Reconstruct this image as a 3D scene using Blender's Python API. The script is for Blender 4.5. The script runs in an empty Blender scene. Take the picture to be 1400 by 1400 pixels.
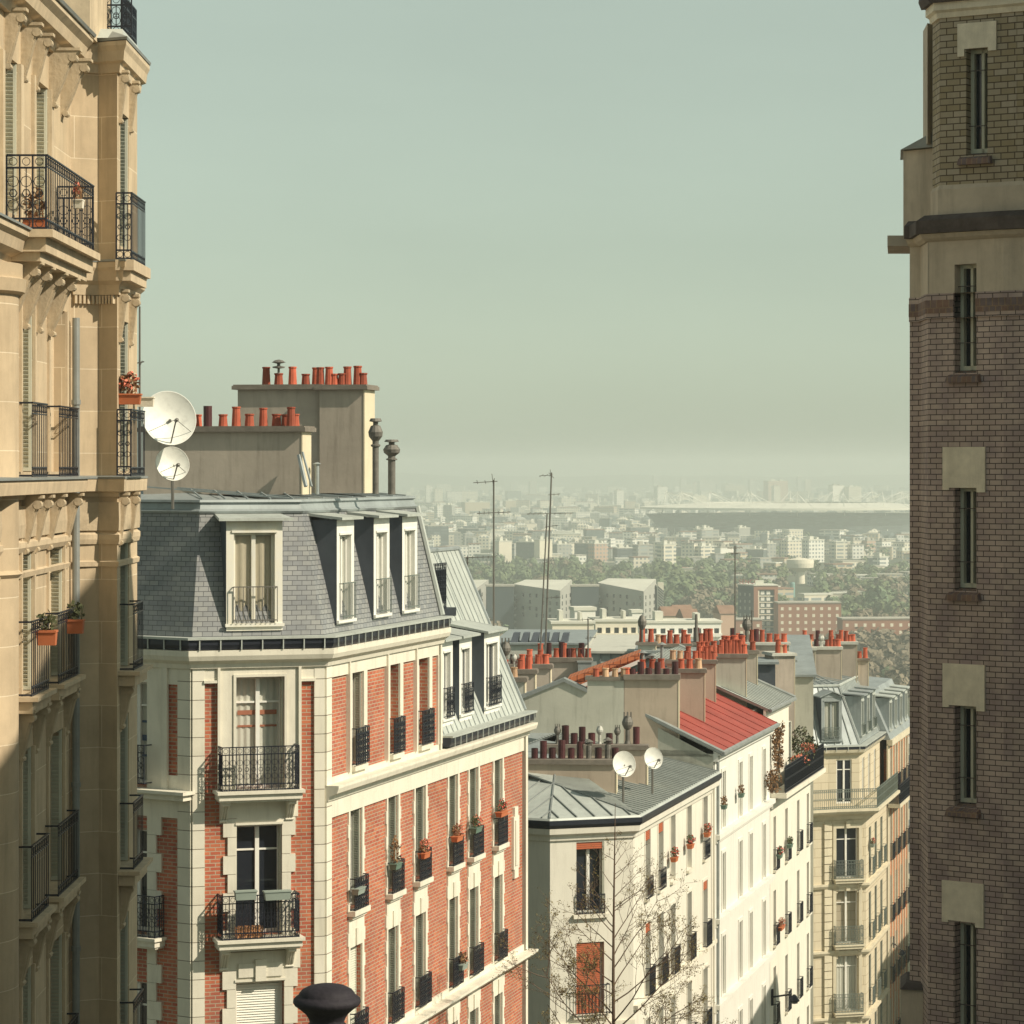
HAZE_COL = (.93, 1.0, .97, 1); HAZE_D = .00028; AIR=1.0; DUST=.8; VB=3
SKY_SAT = .27; SKY_TINT = (.88, 1.0, .82, 1); SKY_STR = .093
SUN_STR = 4.5; SUN_COL = (1, .885, .71); EXPO = .2
import bpy, math, random
from mathutils import Matrix, Vector
PI = math.pi
R = math.radians
FOC, CX, CY = 4000.0, 700.0, 640.0          # focal length and horizon in photo pixels (1400 wide); eye is the origin, +Y is the view
sc = bpy.context.scene
COL = sc.collection
WM = {}                                       # world matrix of every object made

def X_at(px, Y): return (px - CX) / FOC * Y
def Z_at(py, Y): return (CY - py) / FOC * Y
def at(px, py, Y): return (X_at(px, Y), Y, Z_at(py, Y))

# ------------------------------------------------------------------ materials
def nd(nt, t, **k):
    n = nt.nodes.new(t)
    for a, v in k.items():
        if a.startswith('i_'): n.inputs[a[2:].replace('_', ' ')].default_value = v
        else: setattr(n, a, v)
    return n

def c4(c): return (c[0], c[1], c[2], 1)

def mat(name, col, rough=.8, metal=0, var=.12, vscale=1.2, bump=0, bscale=12, brick=None, stain=0, col2=None, rnd=0, spec=.4):
    m = bpy.data.materials.new(name); m.use_nodes = True
    nt = m.node_tree; nt.nodes.clear(); L = nt.links.new
    out = nd(nt, 'ShaderNodeOutputMaterial'); bs = nd(nt, 'ShaderNodeBsdfPrincipled')
    bs.inputs['Roughness'].default_value = rough; bs.inputs['Metallic'].default_value = metal
    bs.inputs['Specular IOR Level'].default_value = spec
    L(bs.outputs[0], out.inputs[0])
    uv = nd(nt, 'ShaderNodeUVMap'); tc = nd(nt, 'ShaderNodeTexCoord')
    ns = nd(nt, 'ShaderNodeTexNoise'); ns.inputs['Scale'].default_value = vscale; ns.inputs['Detail'].default_value = 6
    ns.inputs['Roughness'].default_value = .65
    L(tc.outputs['Object'], ns.inputs['Vector'])
    cur = None; hgt = None
    if brick:
        b = nd(nt, 'ShaderNodeTexBrick')
        b.offset = brick.get('off', .5); b.squash = 1
        b.inputs['Scale'].default_value = 1
        b.inputs['Brick Width'].default_value = brick['w']; b.inputs['Row Height'].default_value = brick['h']
        b.inputs['Mortar Size'].default_value = brick['m']; b.inputs['Mortar Smooth'].default_value = .15
        b.inputs['Bias'].default_value = brick.get('bias', 0)
        b.inputs['Color1'].default_value = c4(col); b.inputs['Color2'].default_value = c4(brick.get('c2', col))
        b.inputs['Mortar'].default_value = c4(brick['mc'])
        L(uv.outputs[0], b.inputs['Vector'])
        cur = b.outputs['Color']; hgt = b.outputs['Fac']
        if brick.get('c3'):
            n3 = nd(nt, 'ShaderNodeTexNoise'); n3.inputs['Scale'].default_value = brick.get('s3', 3.); n3.inputs['Detail'].default_value = 3
            L(tc.outputs['Object'], n3.inputs['Vector'])
            r3 = nd(nt, 'ShaderNodeValToRGB'); r3.color_ramp.elements[0].position = .45; r3.color_ramp.elements[1].position = .62
            L(n3.outputs['Fac'], r3.inputs[0])
            inv = nd(nt, 'ShaderNodeMath', operation='SUBTRACT'); inv.inputs[0].default_value = 1; L(hgt, inv.inputs[1]); mm3 = nd(nt, 'ShaderNodeMath', operation='MULTIPLY'); L(inv.outputs[0], mm3.inputs[0]); L(r3.outputs[0], mm3.inputs[1]); mm4 = nd(nt, 'ShaderNodeMath', operation='MULTIPLY'); mm4.inputs[1].default_value = .65; L(mm3.outputs[0], mm4.inputs[0])
            m3 = nd(nt, 'ShaderNodeMix', data_type='RGBA'); L(mm4.outputs[0], m3.inputs[0]); L(cur, m3.inputs[6])
            m3.inputs[7].default_value = c4(brick['c3']); cur = m3.outputs[2]
    else:
        if col2:
            r = nd(nt, 'ShaderNodeValToRGB'); r.color_ramp.elements[0].color = c4(col); r.color_ramp.elements[1].color = c4(col2)
            r.color_ramp.elements[0].position = .35; r.color_ramp.elements[1].position = .68
            L(ns.outputs['Fac'], r.inputs[0]); cur = r.outputs[0]
        else:
            rgb = nd(nt, 'ShaderNodeRGB'); rgb.outputs[0].default_value = c4(col); cur = rgb.outputs[0]
    if var:
        mr = nd(nt, 'ShaderNodeMapRange'); mr.inputs['From Min'].default_value = .3; mr.inputs['From Max'].default_value = .7
        mr.inputs['To Min'].default_value = 1 - var; mr.inputs['To Max'].default_value = 1 + var
        L(ns.outputs['Fac'], mr.inputs['Value'])
        hs = nd(nt, 'ShaderNodeHueSaturation'); L(mr.outputs[0], hs.inputs['Value']); L(cur, hs.inputs['Color']); cur = hs.outputs[0]
    if rnd:
        oi = nd(nt, 'ShaderNodeObjectInfo'); mr = nd(nt, 'ShaderNodeMapRange')
        mr.inputs['To Min'].default_value = 1 - rnd; mr.inputs['To Max'].default_value = 1 + rnd
        L(oi.outputs['Random'], mr.inputs['Value'])
        hs = nd(nt, 'ShaderNodeHueSaturation'); L(mr.outputs[0], hs.inputs['Value']); L(cur, hs.inputs['Color']); cur = hs.outputs[0]
    if stain:                                  # rain streaks and soot with a shape of their own
        mp = nd(nt, 'ShaderNodeMapping'); mp.inputs['Scale'].default_value = (3.2, 3.2, .35)
        L(tc.outputs['Object'], mp.inputs[0])
        s = nd(nt, 'ShaderNodeTexNoise'); s.inputs['Scale'].default_value = 1.3; s.inputs['Detail'].default_value = 7; s.inputs['Roughness'].default_value = .7
        L(mp.outputs[0], s.inputs['Vector'])
        r = nd(nt, 'ShaderNodeValToRGB'); r.color_ramp.elements[0].position = .5; r.color_ramp.elements[1].position = .78
        L(s.outputs['Fac'], r.inputs[0])
        mu = nd(nt, 'ShaderNodeMath', operation='MULTIPLY'); mu.inputs[1].default_value = stain; L(r.outputs[0], mu.inputs[0])
        mx = nd(nt, 'ShaderNodeMix', data_type='RGBA'); L(mu.outputs[0], mx.inputs[0]); L(cur, mx.inputs[6])
        mx.inputs[7].default_value = (col[0]*.35, col[1]*.34, col[2]*.32, 1); cur = mx.outputs[2]
    L(cur, bs.inputs['Base Color'])
    if bump or brick:
        bp = nd(nt, 'ShaderNodeBump'); bp.inputs['Distance'].default_value = .01
        if brick:
            bp.inputs['Strength'].default_value = brick.get('bump', .5); bp.invert = True
            L(hgt, bp.inputs['Height'])
        else:
            n2 = nd(nt, 'ShaderNodeTexNoise'); n2.inputs['Scale'].default_value = bscale; n2.inputs['Detail'].default_value = 5
            L(tc.outputs['Object'], n2.inputs['Vector']); bp.inputs['Strength'].default_value = bump
            L(n2.outputs['Fac'], bp.inputs['Height'])
        L(bp.outputs[0], bs.inputs['Normal'])
    return m

def glass_mat(name, col, clear=.0, rough=.06):
    m = bpy.data.materials.new(name); m.use_nodes = True
    nt = m.node_tree; nt.nodes.clear(); L = nt.links.new
    out = nd(nt, 'ShaderNodeOutputMaterial'); bs = nd(nt, 'ShaderNodeBsdfPrincipled')
    bs.inputs['Base Color'].default_value = c4(col); bs.inputs['Roughness'].default_value = rough
    bs.inputs['Specular IOR Level'].default_value = .7
    if clear:
        tr = nd(nt, 'ShaderNodeBsdfTransparent'); mx = nd(nt, 'ShaderNodeMixShader'); mx.inputs[0].default_value = clear
        L(bs.outputs[0], mx.inputs[1]); L(tr.outputs[0], mx.inputs[2]); L(mx.outputs[0], out.inputs[0])
    else: L(bs.outputs[0], out.inputs[0])
    return m

def window_grid_mat(name, wall, glass, w, h, fw=.55, fh=.45, rough=.8):
    """far facades: wall with a grid of dark openings, as on the real blocks a kilometre away"""
    return mat(name, glass, rough, var=.1, vscale=.05, brick=dict(w=w, h=h, m=h*(1-fh)/2, mc=wall, off=0, bump=0, c2=tuple(min(1, g*2.6+.05) for g in glass)))

M = {}
M['b_brick'] = mat('red facing brick', (.52, .165, .08), .88, var=.22, vscale=.8, stain=.3, brick=dict(w=.24, h=.085, m=.012, mc=(.42, .32, .23), c2=(.38, .085, .05), c3=(.36, .12, .085), s3=1.1, bump=.6))
M['b_stone'] = mat('pale dressed stone', (.72, .68, .57), .8, var=.08, vscale=1.3, bump=.25, bscale=30, stain=.36)
M['b_quoin'] = mat('coursed pale quoin stone', (.75, .71, .60), .8, var=.07, brick=dict(w=9., h=.405, m=.009, mc=(.20, .17, .13), c2=(.66, .62, .51), bump=.6), stain=.32)
M['l_stone'] = mat('warm limestone ashlar', (.57, .455, .305), .82, var=.14, vscale=1.6, brick=dict(w=1.1, h=.62, m=.006, mc=(.72, .62, .46), c2=(.47, .37, .245), bump=.2), stain=.4)
M['l_carve'] = mat('carved limestone', (.50, .405, .275), .85, var=.12, vscale=6, bump=1., bscale=14, stain=.25)
M['l_trim'] = mat('smooth limestone mouldings', (.57, .46, .315), .8, var=.14, vscale=2.5, bump=.3, bscale=16, stain=.5)
M['t_brick'] = mat('buff and mauve stock brick', (.56, .465, .42), .88, var=.24, vscale=.7, stain=.35, brick=dict(w=.185, h=.0745, m=.0065, mc=(.10, .085, .085), c2=(.43, .345, .325), c3=(.33, .26, .275), s3=2.3, bump=.7))
M['t_brick_up'] = mat('yellow stock brick', (.44, .39, .31), .88, var=.1, vscale=.9, brick=dict(w=.2, h=.088, m=.0075, mc=(.10, .08, .06), c2=(.33, .28, .18), bump=.7), stain=.3)
M['t_dark'] = mat('dark purplish brick', (.17, .14, .15), .85, var=.25, vscale=5, brick=dict(w=.075, h=.3, m=.008, mc=(.26, .19, .14), c2=(.22, .14, .11), bump=.6))
M['t_plaster'] = mat('ochre grey render', (.56, .50, .41), .9, var=.14, vscale=2.2, bump=.4, bscale=18, stain=.5)
M['t_lintel'] = mat('pale cast lintel stone', (.80, .75, .62), .85, var=.12, vscale=5, bump=.5, bscale=22, stain=.35)
M['t_cap'] = mat('weathered dark coping', (.10, .085, .08), .9, var=.4, vscale=3, bump=.5, bscale=9)
M['slate'] = mat('natural slate', (.285, .29, .28), .5, var=.14, vscale=1.1, brick=dict(w=.21, h=.108, m=.006, mc=(.06, .065, .075), c2=(.20, .21, .22), bump=.8), stain=.22, spec=.5)
M['zinc'] = mat('weathered zinc sheet', (.31, .345, .345), .5, .2, var=.16, vscale=.9, bump=.1, bscale=3, stain=.45)
M['zinc_lt'] = mat('pale zinc sheet', (.46, .49, .455), .55, .15, var=.14, vscale=.8, bump=.08, bscale=3, stain=.4)
M['zinc_dk'] = mat('dark zinc cladding', (.10, .115, .135), .5, .3, var=.15, vscale=1.5, stain=.2)
M['lead'] = mat('grey lead flashing', (.26, .28, .27), .6, .2, var=.15, vscale=3)
M['gutter'] = mat('dark iron gutter', (.035, .04, .055), .4, .5, var=.2)
M['white_paint'] = mat('old white paint', (.78, .77, .71), .6, var=.06, vscale=3, stain=.2)
M['peeled'] = mat('peeling white paint', (.80, .78, .70), .7, var=.08, vscale=4, col2=(.72, .68, .56), stain=.35)
M['iron_old'] = mat('dark weathered cast iron', (.022, .018, .024), .75, .1, var=.3, vscale=30, bump=.3, bscale=60)
M['iron'] = mat('black painted iron', (.018, .022, .035), .42, .3, var=.15)
M['iron_gr'] = mat('grey green ironwork', (.16, .19, .17), .5, .2, var=.15)
M['shutter'] = mat('grey slatted metal', (.56, .57, .47), .6, var=.08, vscale=2)
M['shutter_white'] = mat('white slatted shutter', (.78, .77, .68), .6, var=.04)
M['glass'] = glass_mat('dark window glass', (.018, .022, .03))
M['glass_clear'] = glass_mat('clear window glass', (.02, .025, .03), .78)
M['glass_sky'] = glass_mat('pale reflecting glass', (.10, .12, .12), 0, .12)
M['curtain'] = mat('cream curtain', (.62, .56, .42), .9, var=.05, vscale=4)
M['curtain_w'] = mat('white net curtain', (.74, .74, .64), .9, var=.05, vscale=4)
M['interior'] = mat('dim room interior', (.035, .022, .022), .9, var=.3)
M['roller'] = mat('rust red roller shutter', (.46, .12, .05), .6, var=.08, vscale=2, brick=dict(w=9, h=.055, m=.006, mc=(.16, .04, .02), bump=.4))
M['w_wall'] = mat('cream white stucco', (.70, .67, .58), .88, var=.05, vscale=.7, bump=.15, bscale=20, stain=.32)
M['r_wall'] = mat('white stucco', (.72, .71, .65), .88, var=.04, vscale=.7, bump=.15, bscale=20, stain=.28)
M['v_wall'] = mat('pale stucco', (.74, .71, .61), .88, var=.05, vscale=.7, stain=.3)
M['s_wall'] = mat('buff ashlar', (.60, .53, .39), .85, var=.06, vscale=.8, brick=dict(w=1.1, h=.45, m=.012, mc=(.38, .31, .2), bump=.4), stain=.14)
M['s_trim'] = mat('buff stone mouldings', (.62, .56, .42), .85, var=.08, vscale=2, stain=.35)
M['o_wall'] = mat('orange brick', (.56, .17, .06), .85, var=.12, vscale=.8, brick=dict(w=.24, h=.085, m=.010, mc=(.5, .34, .2), c2=(.46, .13, .05), bump=.4))
M['render_gr'] = mat('grey cement render', (.38, .37, .31), .92, var=.12, vscale=.6, bump=.3, bscale=10, stain=.5)
M['render_br'] = mat('brown grey render', (.43, .37, .305), .92, var=.14, vscale=.8, bump=.3, bscale=10, stain=.5)
M['render_pk'] = mat('pinkish buff render', (.45, .37, .29), .92, var=.12, vscale=.6, bump=.3, bscale=10, stain=.45)
M['render_lt'] = mat('pale grey render', (.46, .455, .385), .92, var=.14, vscale=.4, bump=.3, bscale=10, stain=.5)
M['cap'] = mat('sooty cement cap', (.20, .175, .145), .95, var=.25, vscale=3, bump=.5, bscale=10)
M['cap_lt'] = mat('pale zinc cap', (.52, .52, .46), .8, var=.12, vscale=3)
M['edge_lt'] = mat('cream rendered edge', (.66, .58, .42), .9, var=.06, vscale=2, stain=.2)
M['pot'] = mat('terracotta', (.46, .105, .055), .8, var=.14, vscale=5, rnd=.4, stain=.5)
M['pot_dk'] = mat('glazed brown clay', (.075, .022, .024), .45, var=.15, vscale=4, rnd=.35)
M['pot_lt'] = mat('pale clay', (.56, .36, .22), .8, var=.1, vscale=4, rnd=.2)
M['cowl'] = mat('weathered metal cowl', (.17, .16, .14), .6, .3, var=.3, vscale=6)
M['red_tin'] = mat('red painted sheet metal', (.31, .065, .05), .65, var=.2, vscale=.7, stain=.35)
M['tile'] = mat('orange roof tile', (.58, .19, .08), .85, var=.15, vscale=2, brick=dict(w=.25, h=.3, m=.02, mc=(.25, .08, .04), bump=.5))
M['cowl_lt'] = mat('pale metal cowl', (.5, .5, .45), .6, .2, var=.2, vscale=6)
M['dish'] = mat('white enamelled dish', (.74, .74, .68), .5, var=.08, vscale=3, stain=.4)
M['mast'] = mat('galvanised mast', (.20, .19, .17), .5, .5, var=.2)
M['bark'] = mat('grey brown bark', (.12, .08, .055), .9, var=.2, vscale=8)
M['bud'] = mat('opening leaf buds', (.20, .16, .06), .8, var=.25, vscale=2)
M['leaf'] = mat('dusty green leaves', (.075, .085, .035), .8, var=.35, vscale=5)
M['leaf_dry'] = mat('dry brown leaves', (.20, .11, .05), .85, var=.35, vscale=5)
M['flower'] = mat('red geranium', (.60, .07, .05), .7, var=.25, vscale=8)
M['flower_p'] = mat('salmon geranium', (.68, .20, .13), .7, var=.25, vscale=8)
M['soil_pot'] = mat('clay planter', (.50, .15, .06), .75, var=.08)
M['green_pot'] = mat('green plastic planter', (.12, .19, .15), .55, var=.08)
M['grey_pot'] = mat('grey green planter', (.28, .33, .29), .6, var=.08)
M['crate'] = mat('orange slatted wood', (.60, .30, .14), .8, var=.15, vscale=8)
M['blue_curtain'] = mat('navy stripe cloth', (.10, .16, .26), .9)
M['red_stripe'] = mat('rust stripe cloth', (.55, .22, .13), .9)

# ------------------------------------------------------------------ mesh builder
class MB:
    def __init__(s): s.v = []; s.f = []; s.m = []
    def add(s, vs, fs, mi=0):
        b = len(s.v); s.v += [tuple(p) for p in vs]
        for f in fs: s.f.append([b + i for i in f]); s.m.append(mi)
        return s
    def box(s, x0, x1, y0, y1, z0, z1, mi=0):
        v = [(x, y, z) for z in (z0, z1) for y in (y0, y1) for x in (x0, x1)]
        return s.add(v, [(0, 2, 3, 1), (4, 5, 7, 6), (0, 1, 5, 4), (2, 6, 7, 3), (0, 4, 6, 2), (1, 3, 7, 5)], mi)
    def prism(s, poly, z0, z1, mi=0):
        n = len(poly); z1s = z1 if isinstance(z1, (list, tuple)) else [z1]*n
        v = [(p[0], p[1], z0) for p in poly] + [(p[0], p[1], z) for p, z in zip(poly, z1s)]
        return s.add(v, [list(range(n))[::-1], list(range(n, 2*n))] + [(i, (i+1) % n, n+(i+1) % n, n+i) for i in range(n)], mi)
    def hull(s, a, b, mi=0):                  # loft between two equal polygons (3d)
        n = len(a)
        return s.add(list(a)+list(b), [list(range(n))[::-1], list(range(n, 2*n))] + [(i, (i+1) % n, n+(i+1) % n, n+i) for i in range(n)], mi)
    def quad(s, a, b, c, d, mi=0): return s.add([a, b, c, d], [(0, 1, 2, 3)], mi)
    def tube(s, pts, r, n=4, mi=0, r2=None):
        pts = [Vector(p) for p in pts]; k = len(pts); rings = []
        for i, p in enumerate(pts):
            t = (pts[min(i+1, k-1)] - pts[max(i-1, 0)]).normalized()
            a = Vector((0, 0, 1)) if abs(t.z) < .9 else Vector((1, 0, 0))
            u = t.cross(a).normalized(); w = t.cross(u)
            rr = r if r2 is None else r + (r2 - r) * i / max(1, k-1)
            rings.append([p + (u*math.cos(2*PI*(j+.5)/n) + w*math.sin(2*PI*(j+.5)/n))*rr for j in range(n)])
        vs = [q for g in rings for q in g]; fs = []
        for i in range(k-1):
            for j in range(n):
                fs.append((i*n+j, i*n+(j+1) % n, (i+1)*n+(j+1) % n, (i+1)*n+j))
        fs += [list(range(n))[::-1], [(k-1)*n+j for j in range(n)]]
        return s.add(vs, fs, mi)
    def ring(s, c, r, t, mi=0, n=10, a0=0, a1=2*PI):   # ornament circle in the xz plane
        return s.tube([(c[0]+r*math.cos(a0+(a1-a0)*i/n), c[1], c[2]+r*math.sin(a0+(a1-a0)*i/n)) for i in range(n+1)], t, 4, mi)
    def lathe(s, prof, c=(0, 0, 0), n=12, mi=0):
        vs = [(c[0]+r*math.cos(2*PI*j/n), c[1]+r*math.sin(2*PI*j/n), c[2]+z) for r, z in prof for j in range(n)]
        fs = [(i*n+j, i*n+(j+1) % n, (i+1)*n+(j+1) % n, (i+1)*n+j) for i in range(len(prof)-1) for j in range(n)]
        fs += [list(range(n))[::-1], [(len(prof)-1)*n+j for j in range(n)]]
        return s.add(vs, fs, mi)
    def wall(s, u0, u1, z0, z1, holes=(), rec=.3, mi=0, y=0, rmi=None):
        """wall face at y in facade space with recessed rectangular openings (x0,x1,z0,z1)"""
        rmi = mi if rmi is None else rmi
        us = sorted({u0, u1, *[h[0] for h in holes], *[h[1] for h in holes]}); zs = sorted({z0, z1, *[h[2] for h in holes], *[h[3] for h in holes]})
        us = [u for u in us if u0 <= u <= u1]; zs = [z for z in zs if z0 <= z <= z1]
        for a, b in zip(us, us[1:]):
            for c, d in zip(zs, zs[1:]):
                if b-a < 1e-5 or d-c < 1e-5: continue
                mu, mz = (a+b)/2, (c+d)/2
                if any(h[0] < mu < h[1] and h[2] < mz < h[3] for h in holes): continue
                s.quad((a, y, c), (b, y, c), (b, y, d), (a, y, d), mi)
        for a, b, c, d in holes:
            e = y+rec
            s.quad((a, y, c), (a, e, c), (b, e, c), (b, y, c), rmi); s.quad((a, y, d), (b, y, d), (b, e, d), (a, e, d), rmi)
            s.quad((a, y, c), (a, y, d), (a, e, d), (a, e, c), rmi); s.quad((b, y, c), (b, e, c), (b, e, d), (b, y, d), rmi)
            s.quad((a, e, c), (a, e, d), (b, e, d), (b, e, c), rmi)
        return s
    def mesh(s, name, mats, smooth=False):
        me = bpy.data.meshes.new(name); me.from_pydata(s.v, [], s.f)
        for m in (mats if isinstance(mats, (list, tuple)) else [mats]): me.materials.append(m)
        if any(s.m): me.polygons.foreach_set('material_index', s.m)
        if smooth: me.polygons.foreach_set('use_smooth', [True]*len(s.f))
        me.update()
        uvl = me.uv_layers.new(name='UVMap')
        co = me.vertices
        dat = [0.0]*(2*len(me.loops))
        for p in me.polygons:
            n = p.normal
            if abs(n.z) > .8: a, b = 0, 1
            elif abs(n.y) >= abs(n.x)*.999: a, b = 0, 2
            else: a, b = 1, 2
            for li in p.loop_indices:
                c = co[me.loops[li].vertex_index].co
                dat[2*li] = c[a] + 50; dat[2*li+1] = c[b] + 50
        uvl.data.foreach_set('uv', dat)
        return me
    def build(s, name, mats, parent=None, Mx=None, smooth=False):
        return put(s.mesh(name, mats, smooth), name, parent, Mx)

def put(me, name, parent=None, Mx=None):
    Mx = Mx or Matrix.Identity(4)
    o = bpy.data.objects.new(name, me); COL.objects.link(o)
    if parent is not None:
        o.parent = parent; o.matrix_parent_inverse = WM[parent.name].inverted()
    o.matrix_basis = Mx; WM[o.name] = Mx.copy()
    return o

def thing(name, label, cat, loc=(0, 0, 0), group=None, kind=None):
    o = bpy.data.objects.new(name, None); COL.objects.link(o); o.location = loc; o.empty_display_size = .3
    WM[o.name] = Matrix.Translation(loc)
    tagit(o, label, cat, group, kind); return o
def tagit(o, label, cat, group=None, kind=None):
    o['label'] = label; o['category'] = cat
    if group: o['group'] = group
    if kind: o['kind'] = kind
    return o
def struct(o, kind='structure'): o['kind'] = kind; return o
T3 = lambda x, y, z: Matrix.Translation((x, y, z))

class Facade:
    """vertical plane: local x runs left to right seen from outside, local y points INTO the building, z up"""
    def __init__(s, p, ang):
        s.p = p; s.a = ang; s.u = (math.cos(ang), math.sin(ang)); s.M = Matrix.Translation((p[0], p[1], 0)) @ Matrix.Rotation(ang, 4, 'Z')
    def U(s, px, off=0):                     # photo column -> distance along the facade (off = metres outwards)
        k = (px-CX)/FOC; n = (math.sin(s.a), -math.cos(s.a)); x0 = s.p[0]+n[0]*off; y0 = s.p[1]+n[1]*off
        return (k*y0 - x0)/(s.u[0] - k*s.u[1])
    def pos(s, u, off=0): return (s.p[0]+s.u[0]*u+math.sin(s.a)*off, s.p[1]+s.u[1]*u-math.cos(s.a)*off)
    def Z(s, px, py, off=0):
        return (CY-py)/FOC*s.pos(s.U(px, off), off)[1]
    def sub(s, u, z, y=0): return s.M @ T3(u, y, z)

def offset(path, d, closed=False):
    """move a polyline outwards (to the right of travel) by d, mitred"""
    out = []; n = len(path)
    for i, p in enumerate(path):
        ds = []
        for a, b in ((i-1, i), (i, i+1)):
            if closed: a %= n; b %= n
            if 0 <= a < n and 0 <= b < n and a != b:
                vx, vy = path[b][0]-path[a][0], path[b][1]-path[a][1]; l = math.hypot(vx, vy); ds.append((vy/l, -vx/l))
        if len(ds) == 1: nx, ny = ds[0]; k = 1
        else:
            nx, ny = ds[0][0]+ds[1][0], ds[0][1]+ds[1][1]; l = math.hypot(nx, ny); nx /= l; ny /= l; k = 1/max(.3, nx*ds[0][0]+ny*ds[0][1])
        out.append((p[0]+nx*d*k, p[1]+ny*d*k))
    return out
def sweep(mb, path, prof, mi=0, closed_prof=True, cap=True):
    """prof: list of (outwards, z)"""
    k = len(prof); n = len(path)
    cols = [offset(path, d) for d, z in prof]
    vs = [(cols[j][i][0], cols[j][i][1], prof[j][1]) for i in range(n) for j in range(k)]
    fs = []
    for i in range(n-1):
        for j in range(k if closed_prof else k-1):
            j2 = (j+1) % k
            fs.append((i*k+j, i*k+j2, (i+1)*k+j2, (i+1)*k+j))
    if cap and closed_prof: fs += [list(range(k)), [(n-1)*k+j for j in range(k)][::-1]]
    return mb.add(vs, fs, mi)

# ------------------------------------------------------------------ repeated building pieces
CACHE = {}
def cached(key, fn):
    if key not in CACHE: CACHE[key] = fn()
    return CACHE[key]

def railing(mb, w, h, style, t=.012, y=0, x0=0):
    """upright panel in the local xz plane"""
    if style == 'scroll':                    # ornate wrought panel with circles and lyres
        for z in (0.02, .14, h-.16, h): mb.box(x0, x0+w, y-t, y+t, z-t, z+t)
        n = max(2, round(w/.16)); s = w/n
        for i in range(n+1): mb.box(x0+i*s-t*.8, x0+i*s+t*.8, y-t*.8, y+t*.8, 0, h)
        for i in range(n):
            c = x0+(i+.5)*s
            mb.ring((c, y, .08), min(.05, s*.4), t*.5); mb.ring((c, y, h-.08), min(.05, s*.4), t*.5)
            for sg in (-1, 1):
                mb.ring((c, y, .14+(h-.3)*(.27 if sg < 0 else .73)), s*.42, t*.55, n=8)
            mb.box(c-t*.5, c+t*.5, y-t*.5, y+t*.5, .14, h-.16)
            mb.ring((c, y, .14+(h-.3)*.5), s*.3, t*.8, n=6)
    elif style == 'dense':                   # closely set twisted bars with friezes
        for z in (0.015, .12, h-.13, h): mb.box(x0, x0+w, y-t, y+t, z-t, z+t)
        n = max(3, round(w/.105)); s = w/n
        for i in range(n+1): mb.box(x0+i*s-.009, x0+i*s+.009, y-.009, y+.009, 0, h)
        for i in range(n):
            c = x0+(i+.5)*s
            mb.ring((c, y, .066), s*.4, .008, n=6); mb.ring((c, y, h-.066), s*.4, .008, n=6)
            mb.box(c-.02, c+.02, y-.006, y+.006, h*.46, h*.54)
    elif style == 'open':                    # light railing: thin bars, ring friezes, one ornament
        for z in (0.015, .13, h-.14, h): mb.box(x0, x0+w, y-.008, y+.008, z-.008, z+.008)
        n = max(2, round(w/.15)); s = w/n
        for i in range(n+1): mb.box(x0+i*s-.0055, x0+i*s+.0055, y-.0055, y+.0055, 0, h)
        for i in range(n):
            c = x0+(i+.5)*s
            mb.ring((c, y, .073), .045, .005, n=8); mb.ring((c, y, h-.07), .045, .005, n=8)
        mb.box(x0, x0+w, y-.016, y+.016, h-.004, h+.014)
    elif style == 'bars':
        for z in (0.05, h): mb.box(x0, x0+w, y-t, y+t, z-t, z+t)
        n = max(2, round(w/.11)); s = w/n
        for i in range(n+1): mb.box(x0+i*s-t*.6, x0+i*s+t*.6, y-t*.6, y+t*.6, 0, h)
    elif style == 'panel':                   # cast panel, nearly solid
        for z in (0.02, .1, h-.12, h): mb.box(x0, x0+w, y-t, y+t, z-t, z+t)
        n = max(2, round(w/.12)); s = w/n
        for i in range(n+1): mb.box(x0+i*s-.014, x0+i*s+.014, y-.012, y+.012, 0, h)
        for i in range(n):
            c = x0+(i+.5)*s
            for q in (.2, .38, .56, .74): mb.ring((c, y, h*q+.03), s*.36, .014, n=6)
    return mb

def window_unit(w, h, rec, opt):
    """casement in a recess of depth rec; returns list of (name, mesh, child list)"""
    fr = .055; yb = rec-.015
    f = MB(); yf = rec-.09
    f.box(0.002, fr, yf, yb, .002, h-.002); f.box(w-fr, w-.002, yf, yb, .002, h-.002)
    f.box(fr, w-fr, yf, yb, h-fr, h-.002); f.box(fr, w-fr, yf, yb, .002, fr*1.5)
    if w > .55:
        f.box(w/2-.045, w/2+.045, yf-.015, yb, fr*1.5, h-fr)
    if opt.get('transom', 1): 
        for (a, b) in (((fr, w/2-.045), (w/2+.045, w-fr)) if w > .55 else ((fr, w-fr),)):
            f.box(a, b, yf+.01, yb, h*.76, h*.76+.04)
            if opt.get('rail2'): f.box(a, b, yf+.01, yb, h*.3, h*.3+.04)
    g = MB(); g.quad((fr, rec-.05, fr), (w-fr, rec-.05, fr), (w-fr, rec-.05, h-fr), (fr, rec-.05, h-fr))
    return f, g

def louvre(w, h, pitch=.055):                # slatted leaf in the xz plane, thickness .035
    m = MB(); m.box(0, .04, 0, .035, 0, h); m.box(w-.04, w, 0, .035, 0, h); m.box(.04, w-.04, 0, .035, 0, .05); m.box(.04, w-.04, 0, .035, h-.05, h)
    n = int((h-.1)/pitch)
    for i in range(n):
        z = .05+i*pitch
        m.add([(.04, .002, z), (w-.04, .002, z), (w-.04, .033, z+pitch*.9), (.04, .033, z+pitch*.9), (.04, .008, z-.004), (w-.04, .008, z-.004), (w-.04, .035, z+pitch*.82), (.04, .035, z+pitch*.82)],
              [(0, 1, 2, 3), (7, 6, 5, 4), (0, 4, 5, 1), (2, 6, 7, 3)])
    return m

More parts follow.
